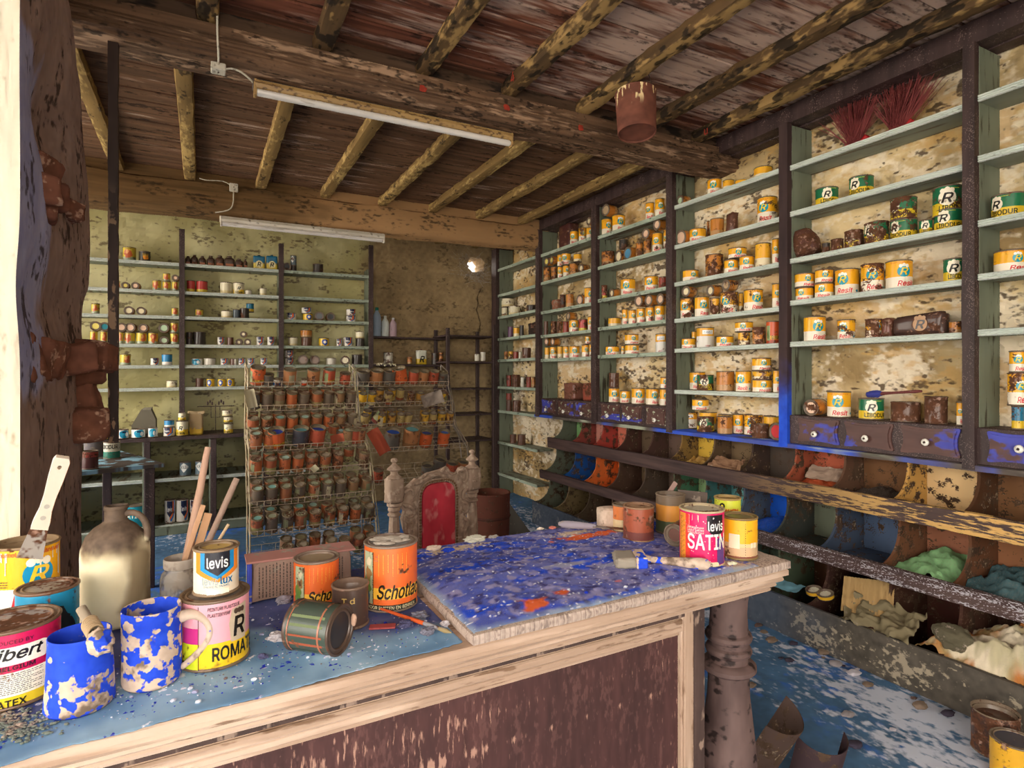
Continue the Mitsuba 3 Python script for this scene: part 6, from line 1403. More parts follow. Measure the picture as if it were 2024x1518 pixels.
# the tins at the far end of the slab
ps = at2(1.307, 1.585)
ctin('paint_tin', 'rust-red tin with worn label at the far corner of the slab', ps, 0.053, 0.115, [(0.3, '6a3a34'), (1, '8f4a34')], empty_pic(), lid='9a7a60', rust=0.42, rim='8a6a52')
ctin('paint_tin', 'small orange and cream tin half hidden behind the rust-red tin', at2(1.322, 1.69), 0.036, 0.098, [(0.5, 'c9b48c'), (1, 'c4703a')], empty_pic(), rust=0.35)
ctin('paint_tin', 'ochre banded tin of violet powder behind the magenta tin', at2(1.462, 1.60), 0.052, 0.135, [(0.35, '4f5a40'), (0.78, 'c9883a'), (1, '6a5a4a')], empty_pic(), rust=0.25, open_=True, paint='8a7a98')
tin('paint_tin', (1.345, 1.455, ctop(1.37)+0.037), 0.037, 0.075, 'K', 0.4, lying=np.array([-0.92, -0.38, 0]), label='small dark tin lying between the rust-red and magenta tins', bands=[(0.2, '6a4a3a'), (0.35, '2f2724'), (0.5, '7a3a2f'), (0.65, '2f2724'), (1, '8a4a3a')], extra=empty_pic(), lid='6a4a40', n=32)
pm = at2(1.314, 1.305); r, h = 0.0655, 0.162
pc = Pic()
pc.poly([(0.018, h*0.93), (0.072, h*0.93), (0.072, h*0.62), (0.045, h*0.52), (0.018, h*0.68)], '17151a', 0.0009)
pc.text('levis', 0.047, h*0.66, h*0.16, 'f2ece0', 0.0014, True, 0, 0.052)
pc.text('SATIN', 0.022, h*0.33, h*0.26, 'f0e2d0', 0.0015, True, 0, 0.118)
for i, t in enumerate(('Satijnglanslak', 'Laque Satinee', 'Seidenglanzlack')): pc.text(t, -0.014, h*(0.69-0.045*i), h*0.04, 'f0d8d0', 0.0012, False, 0, 0.048)
pc.poly([(0.0+0.012*math.copysign(1, math.cos(t))+0.008*math.cos(t)+0.036, h*0.055+0.008*math.sin(t)) for t in np.linspace(0, 6.28, 24)[:-1]], 'd8cba8', 0.0012); pc.text('20', 0.028, h*0.03, h*0.055, '1a1614', 0.0018, True, 0, 0.012)
pc.rect(-0.075, -0.045, h*0.05, h*0.93, 'd98a30', 0.0006)
for i in range(26): pc.rect(-0.070, -0.062+0.006*(i % 3), h*(0.10+0.03*i), h*(0.11+0.03*i), '7a4a20', 0.0008)
pc.rect(-0.045, -0.030, h*0.05, h*0.93, 'cf3a34', 0.0005); pc.rect(0.05, 0.085, h*0.05, h*0.52, '5a3a78', 0.0005)
pc2 = Pic(); drips(pc2, r*0.4, h, 'e6d8c4', 4, 9)
for v_, f_, c_ in zip(pc2.V, pc2.F, pc2.C): v_[:, 0] -= 0.03
pc.V += pc2.V; pc.C += pc2.C; pc.F += [f_+pc.n for f_ in pc2.F]; pc.n += pc2.n
rq = random.Random(3)
for _ in range(40): pc.disc(rq.uniform(-0.05, 0.05), h*rq.uniform(0.1, 0.9), rq.uniform(0.0006, 0.002), rq.uniform(0.0006, 0.0022), 'eadfd2', 0.0016, 6)
ctin('paint_tin', 'magenta tin with big cream lettering and white drips at the end of the slab', pm, r, h, [(1, 'c81a5a')], pc, lid='b0aa98', lidrust=0.42, rust=0.14, off=-0.06, rim='b0a080')
py_ = at2(1.452, 1.288); r, h = 0.054, 0.125
pc = Pic(); pc.rect(-0.036, -0.004, h*0.28, h*0.62, 'd8ccae', 0.0008); pc.rect(0.028, 0.05, h*0.3, h*0.42, 'd8ccae', 0.0008)
for i in range(14): pc.disc(0.012, h*(0.15+0.055*i), 0.0008, 0.0015, '5a4420', 0.001, 6)
ctin('paint_tin', 'yellow tin rusted along its foot at the corner of the slab', py_, r, h, [(0.10, '7a4a38'), (0.33, 'c0a07c'), (0.42, 'd0b080'), (1, 'e0a31f')], pc, lid='6d6744', rust=0.3, off=0.1, rim='7a6440')
pb = at2(1.515, 1.392); ctin('paint_tin', 'low dark tin behind the yellow tin, under the yellow-green tin', pb, 0.043, 0.075, [(1, '55483a')], empty_pic(), rust=0.4, n=32)
pc = Pic(); pc.disc(-0.012, 0.056, 0.0085, 0.0095, '141414', 0.0008); pc.disc(-0.012, 0.056, 0.004, 0.0045, 'd9cf3a', 0.001, 10); pc.text('D MAXIM', 0.008, 0.034, 0.014, 'c8402a', 0.0013, True, 0.1, 0.062)
ctin('paint_tin', 'yellow-green tin with red lettering on the low dark tin behind the yellow tin', (pb[0], pb[1], pb[2]+0.075), 0.043, 0.080, [(0.6, 'c9b83a'), (1, 'bcc23a')], pc, lid='8a7048', rust=0.16, off=-0.1, rim='9a8252')
# wide flat brush
k = thing('flat_brush', 'wide flat paint brush with blue metal ferrule lying on the pigment', 'brush')
A, Bm, B = oncounter(1214, 1118)+[0, 0, 0.018], oncounter(1272, 1118)+[0, 0, 0.02], oncounter(1405, 1133)+[0, 0, 0.024]
ax = Bm-A; M = align(ax, [ax[1], -ax[0], 0]); L = np.linalg.norm(ax)
m = grid_box(-0.043, 0.043, -0.015, 0.015, 0.0, L*0.72, 0.006, 0.002, 60, 3, 0.003); v = np.array(m.vertices); v[:, 0] += (meshkit.noise(v*np.array([300, 300, 10]), 3)-0.5)*0.004*(v[:, 2] < 0.02); v[:, 2] += (meshkit.noise(np.stack([v[:, 0]*500, v[:, 1]*500, v[:, 0]*0], -1), 4)-0.5)*0.012*(v[:, 2] < 0.004); m.vertices = v
part(k, 'bristles', xf(m, M, A), 'dusty', smooth=True, **vc(m, '8b8478', 0.35, 4.0))
m = bevbox(-0.0445, 0.0445, -0.0165, 0.0165, L*0.68, L*1.06, 0.003); part(k, 'ferrule', xf(m, M, A), 'blue_splash', uv=np.tile([4.0, 0.5], (len(m.vertices), 1)))
c = curve([Bm, Bm+(B-Bm)*0.22, Bm+(B-Bm)*0.6, Bm+(B-Bm)*0.9, B], 22); m = tube(c, 0.01, 12, taper=np.interp(np.linspace(0, 1, 22), [0, 0.06, 0.12, 0.5, 0.85, 0.97, 1], [0.013, 0.011, 0.0085, 0.0125, 0.017, 0.014, 0.004])); part(k, 'handle', m, 'blue_splash', smooth=True, uv=np.tile([7.0, 0.02], (len(m.vertices), 1)))
# scraping knife and white block at the far edge
k = thing('wooden_handled_knife', 'long knife with grey wooden handle lying at the far edge of the slab', 'knife')
A, B = oncounter(1104, 1052)+[0, 0, 0.03], oncounter(1178, 1058)+[0, 0, 0.03]; c = oncounter(1235, 1062)+[0, 0, 0.028]
m = tube([A+(B-A)*t for t in np.linspace(0, 1, 9)], 0.012, 12, taper=[0.006, 0.0125, 0.0135, 0.0135, 0.013, 0.012, 0.0115, 0.010, 0.007]); part(k, 'handle', m, 'dusty', smooth=True, **vc(m, '8d8690', 0.3, 3.0))
M = align(c-B, [0, 0, 1]); m = bevbox(-0.002, 0.002, -0.010, 0.010, -0.01, np.linalg.norm(c-B), 0.001); part(k, 'blade', xf(m, M, B), 'tin', **vc(m, '6a5f58', 0.5, 3.0))
p = oncounter(1210, 1052); m = rough(grid_box(-0.055, 0.055, -0.03, 0.03, 0, 0.075, 0.01, 0.003, 20, 5, 0.004), 0.0015, 60, 2); m = xf(m, Rz(-0.25), p+np.array([0.03, 0.035, 0.004])); solo('white_block', m, 'blue_splash', 'white chalky block smeared with blue beside the rust-red tin', 'block', smooth=True, uv=np.tile([21.0, -0.55], (len(m.vertices), 1)))
# scoop with a long handle in the ochre tin
k = thing('pigment_scoop', 'metal scoop with flat wooden handle leaning behind the magenta tin', 'scoop')
A = np.array([0, 0, EYE])+ray(1309, 995)*2.16; B = np.array([0, 0, EYE])+ray(1333, 958)*2.2
M = align(B-A, np.cross(B-A, [-A[0], -A[1], 0])); m = bevbox(-0.009, 0.009, -0.004, 0.004, -0.02, np.linalg.norm(B-A)+0.012, 0.003); part(k, 'handle', xf(m, M, A), 'dusty', **vc(m, '9a8078', 0.3, 3.0))
cc = np.array([0, 0, EYE])+ray(1362, 990)*2.2
a = np.linspace(-0.3, math.pi+0.3, 16); g = []
for t in np.linspace(0, 1, 7): g.append(np.stack([0.045*(1-0.1*t)*np.cos(a), np.full(16, (t-0.5)*0.11), -0.035*np.sin(a)+0.02], 1))
g = np.array(g); i = np.arange(g.shape[0]*16).reshape(-1, 16); q = np.stack([i[:-1, :-1], i[1:, :-1], i[1:, 1:], i[:-1, 1:]], -1).reshape(-1, 4); V = g.reshape(-1, 3)
m = trimesh.Trimesh(np.vstack([V, V*[0.96, 1, 0.96]]), np.vstack([q[:, [0, 1, 2]], q[:, [0, 2, 3]], q[:, [0, 2, 1]]+len(V), q[:, [0, 3, 2]]+len(V)]), process=False)
part(k, 'bowl', xf(m, Rz(0.5), cc), 'dusty', smooth=True, **vc(m, '6d625a', 0.35, 3.0))
# ---------------------------------------------------------------- carved chair behind the counter
mat('carved_wood', lambda p, n, uv: mix(mix(C('6a5748'), C('a28c79'), fbm(p.x*26, p.y*26, p.z*12, 3)), C('c3b1a0'), smoothstep(0.55, 0.7, fbm(p.x*40, p.y*40, p.z*40, 3))*0.35), rough=0.8)
mat('red_leather', lambda p, n, uv: mix(mix(C('8f2530'), C('c23a47'), fbm(p.x*14, p.y*14, p.z*9, 3)), C('c98a86'), smoothstep(0.54, 0.72, fbm(p.x*24, p.y*24, p.z*14, 3))*0.6), rough=0.65, bump=lambda p, n, uv: fbm(p.x*60, p.y*60, p.z*60, 2), bs=0.003)
ch = thing('carved_chair', 'carved dusty wooden chair with turned finials and red nailed back panel behind the counter', 'chair')
CL, CR_ = np.array([0.9146, 3.131, 0]), np.array([1.4355, 3.277, 0])
uu = CR_-CL; WD = np.linalg.norm(uu); uu /= WD; nn = np.array([uu[1], -uu[0], 0])
MC = np.stack([uu, -nn, [0, 0, 1.0]], 1)      # local x along the back, y away from the viewer, z up
def lc(m): return xf(m, MC, CL)
def post(x, name='back_post'):
    tn = [(0.0007, 1.056), (0.0138, 1.053), (0.0186, 1.045), (0.0172, 1.036), (0.0083, 1.029), (0.0110, 1.024), (0.0221, 1.012), (0.0373, 1.000), (0.0366, 0.992), (0.0221, 0.985), (0.0193, 0.975), (0.0221, 0.965), (0.0359, 0.957), (0.0400, 0.952), (0.0400, 0.947)]
    f = xf(L3(tn[::-1], 24), None, (x, 0, 0))
    b = xf(grid_box(-0.045, 0.045, -0.036, 0.036, 0.815, 0.947, 0.012, 0.003, 40, 3, 0.004), None, (x, 0, 0))
    tn2 = [(0.0386, 0.815), (0.0400, 0.80), (0.0304, 0.792), (0.0331, 0.785), (0.0345, 0.775), (0.0262, 0.765), (0.0359, 0.755), (0.0359, 0.748), (0.0248, 0.74), (0.0276, 0.70), (0.0331, 0.60), (0.0359, 0.50), (0.0359, 0.46)]
    m = L3(tn2[::-1], 24); v = np.array(m.vertices); a = np.arctan2(v[:, 1], v[:, 0]); fl = (v[:, 2] < 0.742); v[fl, :2] *= (1+0.05*np.cos(a[fl]*8))[:, None]; m.vertices = v
    k = part(ch, name, lc(b), 'carved_wood', smooth=40)
    part(k, 'finial', lc(f), 'carved_wood', smooth=30)
    part(k, 'turned_shaft', lc(xf(m, None, (x, 0, 0))), 'carved_wood', smooth=30)
    part(k, 'lower_post', lc(bevbox(x-0.034, x+0.034, -0.034, 0.034, 0.0, 0.46, 0.004)), 'carved_wood')
    for s in (-1, 1): part(k, 'rosette', lc(xf(cat([lump((0, 0, 0), 0.012, 3, 2, 0.3, (1, 0.5, 1))]+[lump((0.016*math.cos(t), 0, 0.016*math.sin(t)), 0.008, i, 1, 0.2, (1, 0.6, 1)) for i, t in enumerate(np.linspace(0, 6.28, 7)[:-1])]), None, (x, -0.036, 0.885))), 'carved_wood', smooth=True) if s > 0 else None
post(0.0); post(WD)
# frame of the back with its arch and panel
xa, xb2 = 0.165, WD-0.135
arch = [(xa, 0.48)]+[(xa+(xb2-xa)*0.5-(xb2-xa)*0.5*math.copysign(abs(math.cos(t))**0.55, math.cos(t)), 0.80+0.095*abs(math.sin(t))**0.8) for t in np.linspace(0, math.pi, 22)]+[(xb2, 0.48)]
ap = Polygon(arch)
outer = [(0.028, 0.48), (0.09, 0.48), (0.085, 0.60), (0.06, 0.66), (0.045, 0.72), (0.06, 0.76), (0.035, 0.80), (0.03, 0.875), (0.07, 0.885), (0.10, 0.905), (0.135, 0.93), (0.16, 0.925), (0.20, 0.945), (0.25, 0.955), (0.30, 0.96), (0.345, 0.972), (0.352, 0.945), (0.40, 0.935), (0.425, 0.928), (0.44, 0.955), (0.47, 0.962), (WD-0.03, 0.945), (WD-0.03, 0.85), (WD-0.055, 0.80), (WD-0.025, 0.75), (WD-0.035, 0.70), (WD-0.06, 0.66), (WD-0.045, 0.6), (WD-0.055, 0.48)]
fr_ = Polygon(outer).buffer(0).difference(ap.buffer(0.022))
fm = cat([prism(g, 1, -0.012, 0.014) for g in getattr(fr_, 'geoms', [fr_])]).subdivide_to_size(0.014); v = np.array(fm.vertices)
rel = meshkit.fbm(np.stack([v[:, 0]*38, v[:, 0]*0, v[:, 2]*38], -1), 3, 4)-0.5
v[:, 1] += np.where(v[:, 1] < 0, -rel*0.02, 0); fm.vertices = v
part(ch, 'carved_frame', lc(fm), 'carved_wood', smooth=40)
# scrolls and leaves of the carving
def scroll(pts, r0, r1): 
    c = curve([(x, -0.016, z) for x, z in pts], 26); return tube(c, r0, 8, taper=np.linspace(r0, r1, 26))
sc = [scroll([(0.05, 0.79), (0.10, 0.775), (0.115, 0.74), (0.085, 0.725), (0.072, 0.745)], 0.013, 0.006), scroll([(0.065, 0.70), (0.06, 0.655), (0.085, 0.62), (0.11, 0.63), (0.105, 0.655)], 0.014, 0.007), scroll([(0.09, 0.61), (0.11, 0.56), (0.10, 0.50), (0.12, 0.47)], 0.012, 0.008),
      scroll([(WD-0.035, 0.83), (WD-0.075, 0.81), (WD-0.08, 0.775), (WD-0.05, 0.77)], 0.012, 0.006), scroll([(WD-0.09, 0.75), (WD-0.05, 0.715), (WD-0.06, 0.69), (WD-0.085, 0.70)], 0.013, 0.006), scroll([(WD-0.08, 0.66), (WD-0.05, 0.62), (WD-0.075, 0.57), (WD-0.055, 0.52), (WD-0.075, 0.47)], 0.012, 0.008),
      scroll([(0.12, 0.905), (0.17, 0.915), (0.22, 0.932), (0.28, 0.93)], 0.012, 0.006), scroll([(0.17, 0.93), (0.2, 0.95), (0.25, 0.945)], 0.009, 0.005), scroll([(0.30, 0.945), (0.34, 0.965), (0.36, 0.94), (0.41, 0.94)], 0.011, 0.006), scroll([(0.05, 0.86), (0.10, 0.875), (0.11, 0.84)], 0.012, 0.006), scroll([(WD-0.1, 0.935), (WD-0.07, 0.95), (WD-0.05, 0.90), (WD-0.08, 0.87)], 0.012, 0.007)]
for s_ in sc: part(ch, 'carved_scroll', lc(s_), 'carved_wood', smooth=True)
pm_ = prism(ap.buffer(-0.008), 1, -0.014, 0.006).subdivide_to_size(0.03); v = np.array(pm_.vertices); d_ = np.array([min(0.05, ap.exterior.distance(__import__('shapely').geometry.Point(a, b))) for a, b in v[:, [0, 2]]]); v[:, 1] -= np.where(v[:, 1] < -0.01, 0.014*np.sqrt(d_/0.05), 0); pm_.vertices = v
pk = part(ch, 'back_panel', lc(pm_), 'red_leather', smooth=40)
bd = ap.buffer(0.020).difference(ap.buffer(-0.002)); bd = bd.intersection(sbox(-1, 0.485, 1, 2))
part(ch, 'panel_moulding', lc(cat([prism(g, 1, -0.016, 0.008) for g in getattr(bd, 'geoms', [bd])])), 'carved_wood')
ln = ap.buffer(0.008).exterior; L_ = ln.length; nl = [ln.interpolate(s) for s in np.arange(0, L_, 0.0165)]
for q_ in nl:
    if q_.y > 0.49: part(ch, 'nail', lc(lump((q_.x, -0.019, q_.y), 0.0072, 1, 1, 0.0, (1, 0.7, 1))), 'nail_head', smooth=True)
mat('nail_head', lambda p, n, uv: mix(C('4a3626'), C('8a6a4c'), fbm(p.x*90, p.y*90, p.z*90, 2)), rough=0.5, metal=0.4)
part(ch, 'seat', lc(grid_box(-0.01, WD+0.01, -0.47, 0.02, 0.40, 0.47, 0.05, 0.004, 9, 3, 0.012)), 'red_leather', smooth=40)
for x in (0.02, WD-0.02): part(ch, 'front_leg', lc(xf(L3([(0.02, 0), (0.024, 0.05), (0.018, 0.1), (0.027, 0.22), (0.02, 0.3), (0.026, 0.40)], 16), None, (x, -0.44, 0))), 'carved_wood', smooth=True)

# ---------------------------------------------------------------- tube lamps, boxes and cables
mat('lamp_cream', lambda p, n, uv: mix(mix(C('8f7048'), C('b3945f'), fbm(p.x*14, p.y*60, p.z*60, 2)), C('6a5236'), smoothstep(0.6, 0.72, fbm(p.x*40, p.y*90, p.z*90, 2))), rough=0.45)
mat('lamp_white', lambda p, n, uv: mix(mix(C('b9b2a0'), C('dcd8cc'), fbm(p.x*9, p.y*40, p.z*40, 2)), C('7d7464'), smoothstep(0.62, 0.75, fbm(p.x*30, p.y*60, p.z*60, 3))), rough=0.4)
mat('tube_glass', lambda p, n, uv: mix(C('d9d6d0'), C('b9b4aa'), smoothstep(0.55, 0.75, fbm(p.x*12, p.y*60, p.z*60, 3))), rough=0.2, spec=0.5)
mat('box_white', lambda p, n, uv: mix(C('c9c4b4'), C('8f897a'), smoothstep(0.6, 0.75, fbm(p.x*60, p.y*60, p.z*60, 3))), rough=0.5)
def lamp(label, x0, x1, y, zt, body, refl):
    k = thing('tube_lamp', label, 'lamp')
    part(k, 'housing', bevbox(x0, x1, y+0.0, y+0.062, zt-0.042, zt, 0.003), body)
    rp = [(y-0.002, zt-0.006), (y-0.012, zt-0.028), (y-0.006, zt-0.047), (y+0.0, zt-0.05), (y+0.004, zt-0.046), (y+0.001, zt-0.006)]
    part(k, 'reflector', prism(rp, 0, x0+0.01, x1-0.005), refl, smooth=30)
    tb = tube([(x0+0.02, y+0.012, zt-0.066), (x1-0.02, y+0.012, zt-0.066)], 0.0185, 18); part(k, 'tube', tb, 'tube_glass', smooth=30)
    for x in (x0+0.004, x1-0.012):
        e = part(k, 'end_holder', bevbox(x, x+0.014, y-0.008, y+0.034, zt-0.088, zt-0.004, 0.003), refl)
        part(e, 'socket', tube([(x+0.010, y+0.012, zt-0.066), (x+0.024 if x < (x0+x1)/2 else x-0.008, y+0.012, zt-0.066)], 0.0125, 12), 'lamp_white', smooth=30)
lamp('long tube lamp with tan dusty reflector hanging under the moulded beam', 0.225, 1.70, 3.255, 3.0, 'post_wood' if False else 'lamp_dark', 'lamp_cream')
mat('lamp_dark', rgb=C('4a403a'), rough=0.6)
lamp('long grey-white tube lamp under the far thick beam', 0.13, 1.56, 5.66, 2.868, 'lamp_white', 'lamp_white')
k = thing('junction_box', 'white square junction box at the near end of the tan tube lamp', 'junction box')
part(k, 'box', bevbox(0.035, 0.10, 3.17, 3.235, 2.965, 3.0, 0.004), 'box_white'); part(k, 'screw', tube([(0.068, 3.20, 2.966), (0.068, 3.20, 2.962)], 0.004, 8), 'dark_iron')
solo('cable', cat([tube(curve([(0.055, 2.3, 3.215), (0.057, 2.75, 3.205), (0.06, 3.06, 3.13), (0.062, 3.085, 3.06), (0.065, 3.10, 3.02), (0.067, 3.17, 2.99)], 26), 0.005, 7), tube(curve([(0.10, 3.2, 2.985), (0.14, 3.2, 2.995), (0.19, 3.22, 2.985), (0.226, 3.27, 2.98)], 14), 0.005, 7)]), 'box_white', 'pale cable running down the moulded beam to the junction box', 'cable', smooth=True)
k = thing('junction_box', 'small white junction box on the face of the far thick beam', 'junction box')
bx_ = on(462, 371, 1, 5.64)
part(k, 'box', bevbox(bx_[0]-0.034, bx_[0]+0.034, 5.622, 5.655, bx_[2]-0.034, bx_[2]+0.034, 0.004), 'box_white'); part(k, 'screw', tube([(bx_[0], 5.623, bx_[2]), (bx_[0], 5.618, bx_[2])], 0.004, 8), 'dark_iron')
c1 = [bx_+[0, 0, -0.03], on(461, 400, 1, 5.635), on(456, 412, 1, 5.635), on(440, 418, 1, 5.635), on(425, 420, 1, 5.635)]
c2 = [bx_+[-0.03, 0, 0.02], on(448, 361, 1, 5.635), on(430, 357, 1, 5.635), on(408, 356, 1, 5.635), on(394, 352, 1, 5.635)]
solo('cable', cat([tube(curve(c1, 18), 0.0055, 7), tube(curve(c2, 18), 0.0045, 7)]), 'box_white', 'pale cable bending from the far junction box to the grey-white lamp', 'cable', smooth=True)

# rusty bucket on its wire under a joist
k = thing('hanging_bucket', 'rusty bucket hanging by its wire handle from a joist under the ceiling', 'bucket')
zb_ = 3.30; top = np.array([0, 0, EYE])+ray(1256, 186)*zb_; bot = np.array([0, 0, EYE])+ray(1259, 264)*(zb_-0.03)
ax = top-bot; Hb = np.linalg.norm(ax); M = align(ax)
bp = [(0.001, 0.008), (0.098, 0.008), (0.1, 0.0), (0.104, 0.0), (0.105, 0.006), (0.108, Hb*0.5), (0.112, Hb-0.006), (0.115, Hb-0.003), (0.114, Hb), (0.109, Hb), (0.105, Hb*0.5), (0.1, 0.014), (0.001, 0.012)]
mat('bucket_rust', lambda p, n, uv: mix(mix(C('4a2a22'), C('7d4c3c'), fbm(p.x*20, p.y*20, p.z*26, 3)), C('d8c294'), smoothstep(0.60, 0.66, fbm(p.x*60, p.y*60, p.z*14, 3))*smoothstep(2.95, 3.02, p.z)), rough=0.8)
part(k, 'body', xf(L3(bp, 36), M, bot), 'bucket_rust', smooth=30)
hk = np.array([0, 0, EYE])+ray(1274, 140)*(zb_-0.02)
part(k, 'handle', tube(curve([top+M@np.array([0.112, 0.0, -0.01]), top+M@np.array([0.10, -0.02, 0.08]), hk, hk+(top+M@np.array([-0.112, 0, -0.01])-hk)*0.5+[0, 0, 0.01], top+M@np.array([-0.112, 0, -0.01])], 22), 0.0028, 6), 'dark_iron', smooth=True)

# two besoms on the top board
mat('broom_twig', lambda p, n, uv: mix(C('5a2428'), C('8f4744'), fbm(p.x*50, p.y*50, p.z*20, 2)), rough=0.8)
mat('red_paint', rgb=C('a81c22'), rough=0.45)
def broom(label, y, lean_, w, hgt, seed):
    k = thing('besom', label, 'broom'); q = random.Random(seed); g = []
    z0 = BAY[4][0]-0.004; base = np.array([3.40, y, z0+0.03])
    for _ in range(260):
        a = q.gauss(0, 0.42)*w+lean_; b = q.gauss(0, 0.2); L = hgt*q.uniform(0.8, 1.08)
        d = np.array([b*0.5, a, 1.0]); d /= np.linalg.norm(d)
        p0 = base+np.array([q.uniform(-0.02, 0.02), q.uniform(-0.035, 0.035), 0]); e = p0+d*L; e[0] = min(e[0], 3.495); e[2] = min(e[2], 3.2)
        g.append(tube([p0, (p0+e)/2+np.array([0, q.uniform(-1, 1)*0.006, 0]), e], 0.002, 3, taper=[0.0026, 0.002, 0.001]))
    part(k, 'twigs', cat(g), 'broom_twig', kind='stuff')
    part(k, 'head', rough(bevbox(3.375, 3.425, y-0.07, y+0.07, z0, z0+0.045, 0.012).subdivide().subdivide(), 0.003, 30, seed), 'red_paint', smooth=True)
    part(k, 'socket', tube([(3.40, y-0.03, z0+0.02), (3.40, y-0.075, z0+0.06)], 0.018, 12), 'red_paint', smooth=30)
broom('dark red twig besom with red head at the blue-footed upright end of the top board', on(1690, 330, 0, 3.4)[1], 0.0, 1.0, 0.27, 3)
broom('dark red twig besom leaning over toward the end bay, on the top board', on(1775, 300, 0, 3.4)[1], -0.25, 1.0, 0.26, 8)

# ---------------------------------------------------------------- odd things on the long shelves
def blob_shelf(name, label, crop, box, X0, h, r, col, cat_, seed, squash=(1, 1, 1)):
    pass
z4 = BAY[4][2]-0.004
p = on(1600, 480, 0, 3.40); m = L3([(0.001, 0), (0.075, 0), (0.085, 0.05), (0.08, 0.12), (0.06, 0.165), (0.045, 0.17), (0.001, 0.165)], 28).subdivide(); m = rough(m, 0.012, 14, 3)
k = solo('collapsed_tin', xf(m, align([0.0, 0.35, 0.95]), (3.40, p[1], z4+0.025)), 'tin', 'large collapsed rusty tin leaning at the side panel of the bay with the brooms', 'tin', smooth=True, **vc(m, '5a3a34', 0.7, 3.0))
z5 = BAY[4][4]-0.004
def yz(px, py, X=3.36): q = on(px, py, 0, X); return q[1], q[2]
ya, yb = yz(1768, 640)[0], yz(1871, 640)[0]
k = thing('flat_can', 'dented oblong can with round badge lying on the fifth board of the broom bay', 'can')
m = grid_box(3.33, 3.41, yb, ya, z5, z5+0.105, 0.02, 0.006, 12, 5, 0.012); v = np.array(m.vertices); v[:, 2] += 0.02*(v[:, 1]-ya)/(yb-ya)*(v[:, 2] > z5+0.05); m.vertices = v; part(k, 'body', m, 'tin', smooth=True, **vc(m, '4a3630', 0.5, 4.0))
pc = Pic(); emblem(pc, 0, 0, 0.036, 'a87a4a', '2f2422', 'a87a4a'); V = np.vstack(pc.V); part(k, 'badge', (np.stack([3.326-V[:, 2]*1.5, (ya+yb)/2-0.02-V[:, 0], z5+0.06+V[:, 1]], 1), np.vstack(pc.F)), 'tin', color=np.vstack(pc.C), uv=np.tile([0.3, 2.0], (len(V), 1)), kind='stuff')
ya, yb = yz(1745, 640)[0], yz(1766, 640)[0]
m = grid_box(3.33, 3.42, yb, ya, z5, z5+0.11, 0.02, 0.003, 12, 6, 0.006); solo('rusty_box_tin', m, 'tin', 'narrow rusty box tin beside the dented oblong can', 'tin', smooth=True, **vc(m, '6a3c30', 0.6, 4.0))
# box tins above the plain drawers and on the boards
for (crop, x0, x1, yt, zb0, label, col) in ((CE, 466, 528, 476, DRAWTOP, 'brown box tin above the plain drawers, nearer the corner', '7a4f42'), (CE, 577, 650, 478, DRAWTOP, 'brick-red box tin above the plain drawers, at the next upright', '8f4a3a'),
                                          (CA, 302, 405, 300, BAY[1][0]-0.004, 'tall dark red box on the top board above plain drawers', '4a2a28'), (CB, 572, 655, 505, BAY[3][1]-0.004, 'dark brown round-topped box tin on the second board without drawers', '5a382c'), (CG, 1362, 1436, 832, BAY[0][3]-0.004, 'black box tin on a middle board of the corner bay', '2f2826')):
    ox, oy, s = crop; a, b = on(ox+x1/s, 700, 0, 3.335)[1], on(ox+x0/s, 700, 0, 3.335)[1]; zt2 = on(ox+(x0+x1)/2/s, oy+yt/s, 0, 3.335)[2]
    m = grid_box(3.335, 3.335+min(0.13, (b-a)*0.8), a, b, zb0, zt2, 0.025, 0.002, 12, int(x0), 0.006)
    k = thing('box_tin', label, 'tin'); part(k, 'body', m, 'tin', smooth=True, **vc(m, col, 0.5, x0))
    q_ = L3([(0.012, 0), (0.012, 0.006), (0.001, 0.006)], 12); part(k, 'cap', xf(q_, None, (3.37, (a+b)/2, zt2-0.001)), 'tin', **vc(q_, col, 0.4, 2.0))
# crushed thing hanging over the third board, above plain drawers
p = on(1099, 598, 0, 3.31); z3 = BAY[1][2]; m = rough(bevbox(3.29, 3.36, p[1]-0.05, p[1]+0.06, z3-0.004, z3+0.10, 0.01).subdivide().subdivide().subdivide(), 0.018, 18, 4); solo('crushed_packet', m, 'dusty', 'crushed rust-coloured packet on the third board above plain drawers', 'packet', smooth=True, **vc(m, '8a5a44', 0.5, 3))
# brush on the green tin in the bay with the brooms
k = thing('shelf_brush', 'blue-caked brush lying across the green and yellow tin above the big drawers', 'brush')
A, B = on(1703, 782, 0, 3.36), on(1822, 774, 0, 3.36); A[2] = B[2] = DRAWTOP+0.145
A = on(1706, 780, 0, 3.37); B = on(1822, 773, 0, 3.37)
m = tube([A+(B-A)*t for t in np.linspace(0.3, 1, 8)], 0.008, 8, taper=[0.012, 0.009, 0.007, 0.007, 0.007, 0.008, 0.009, 0.006]); part(k, 'handle', m, 'dusty', smooth=True, **vc(m, '6a3a38', 0.3, 2.0))
m = xf(lump((0, 0, 0), 0.026, 4, 3, 0.35, (0.8, 0.8, 2.0)), align(B-A), A+(B-A)*0.2); part(k, 'bristles', m, 'dusty', smooth=True, **vc(m, '3a3f8a', 0.2, 2.0))
p = on(1600, 615, 0, 3.38)
k = thing('scraps', 'purple and blue scraps on the tin at the near end of the fifth board', 'scraps', kind='stuff') if False else None

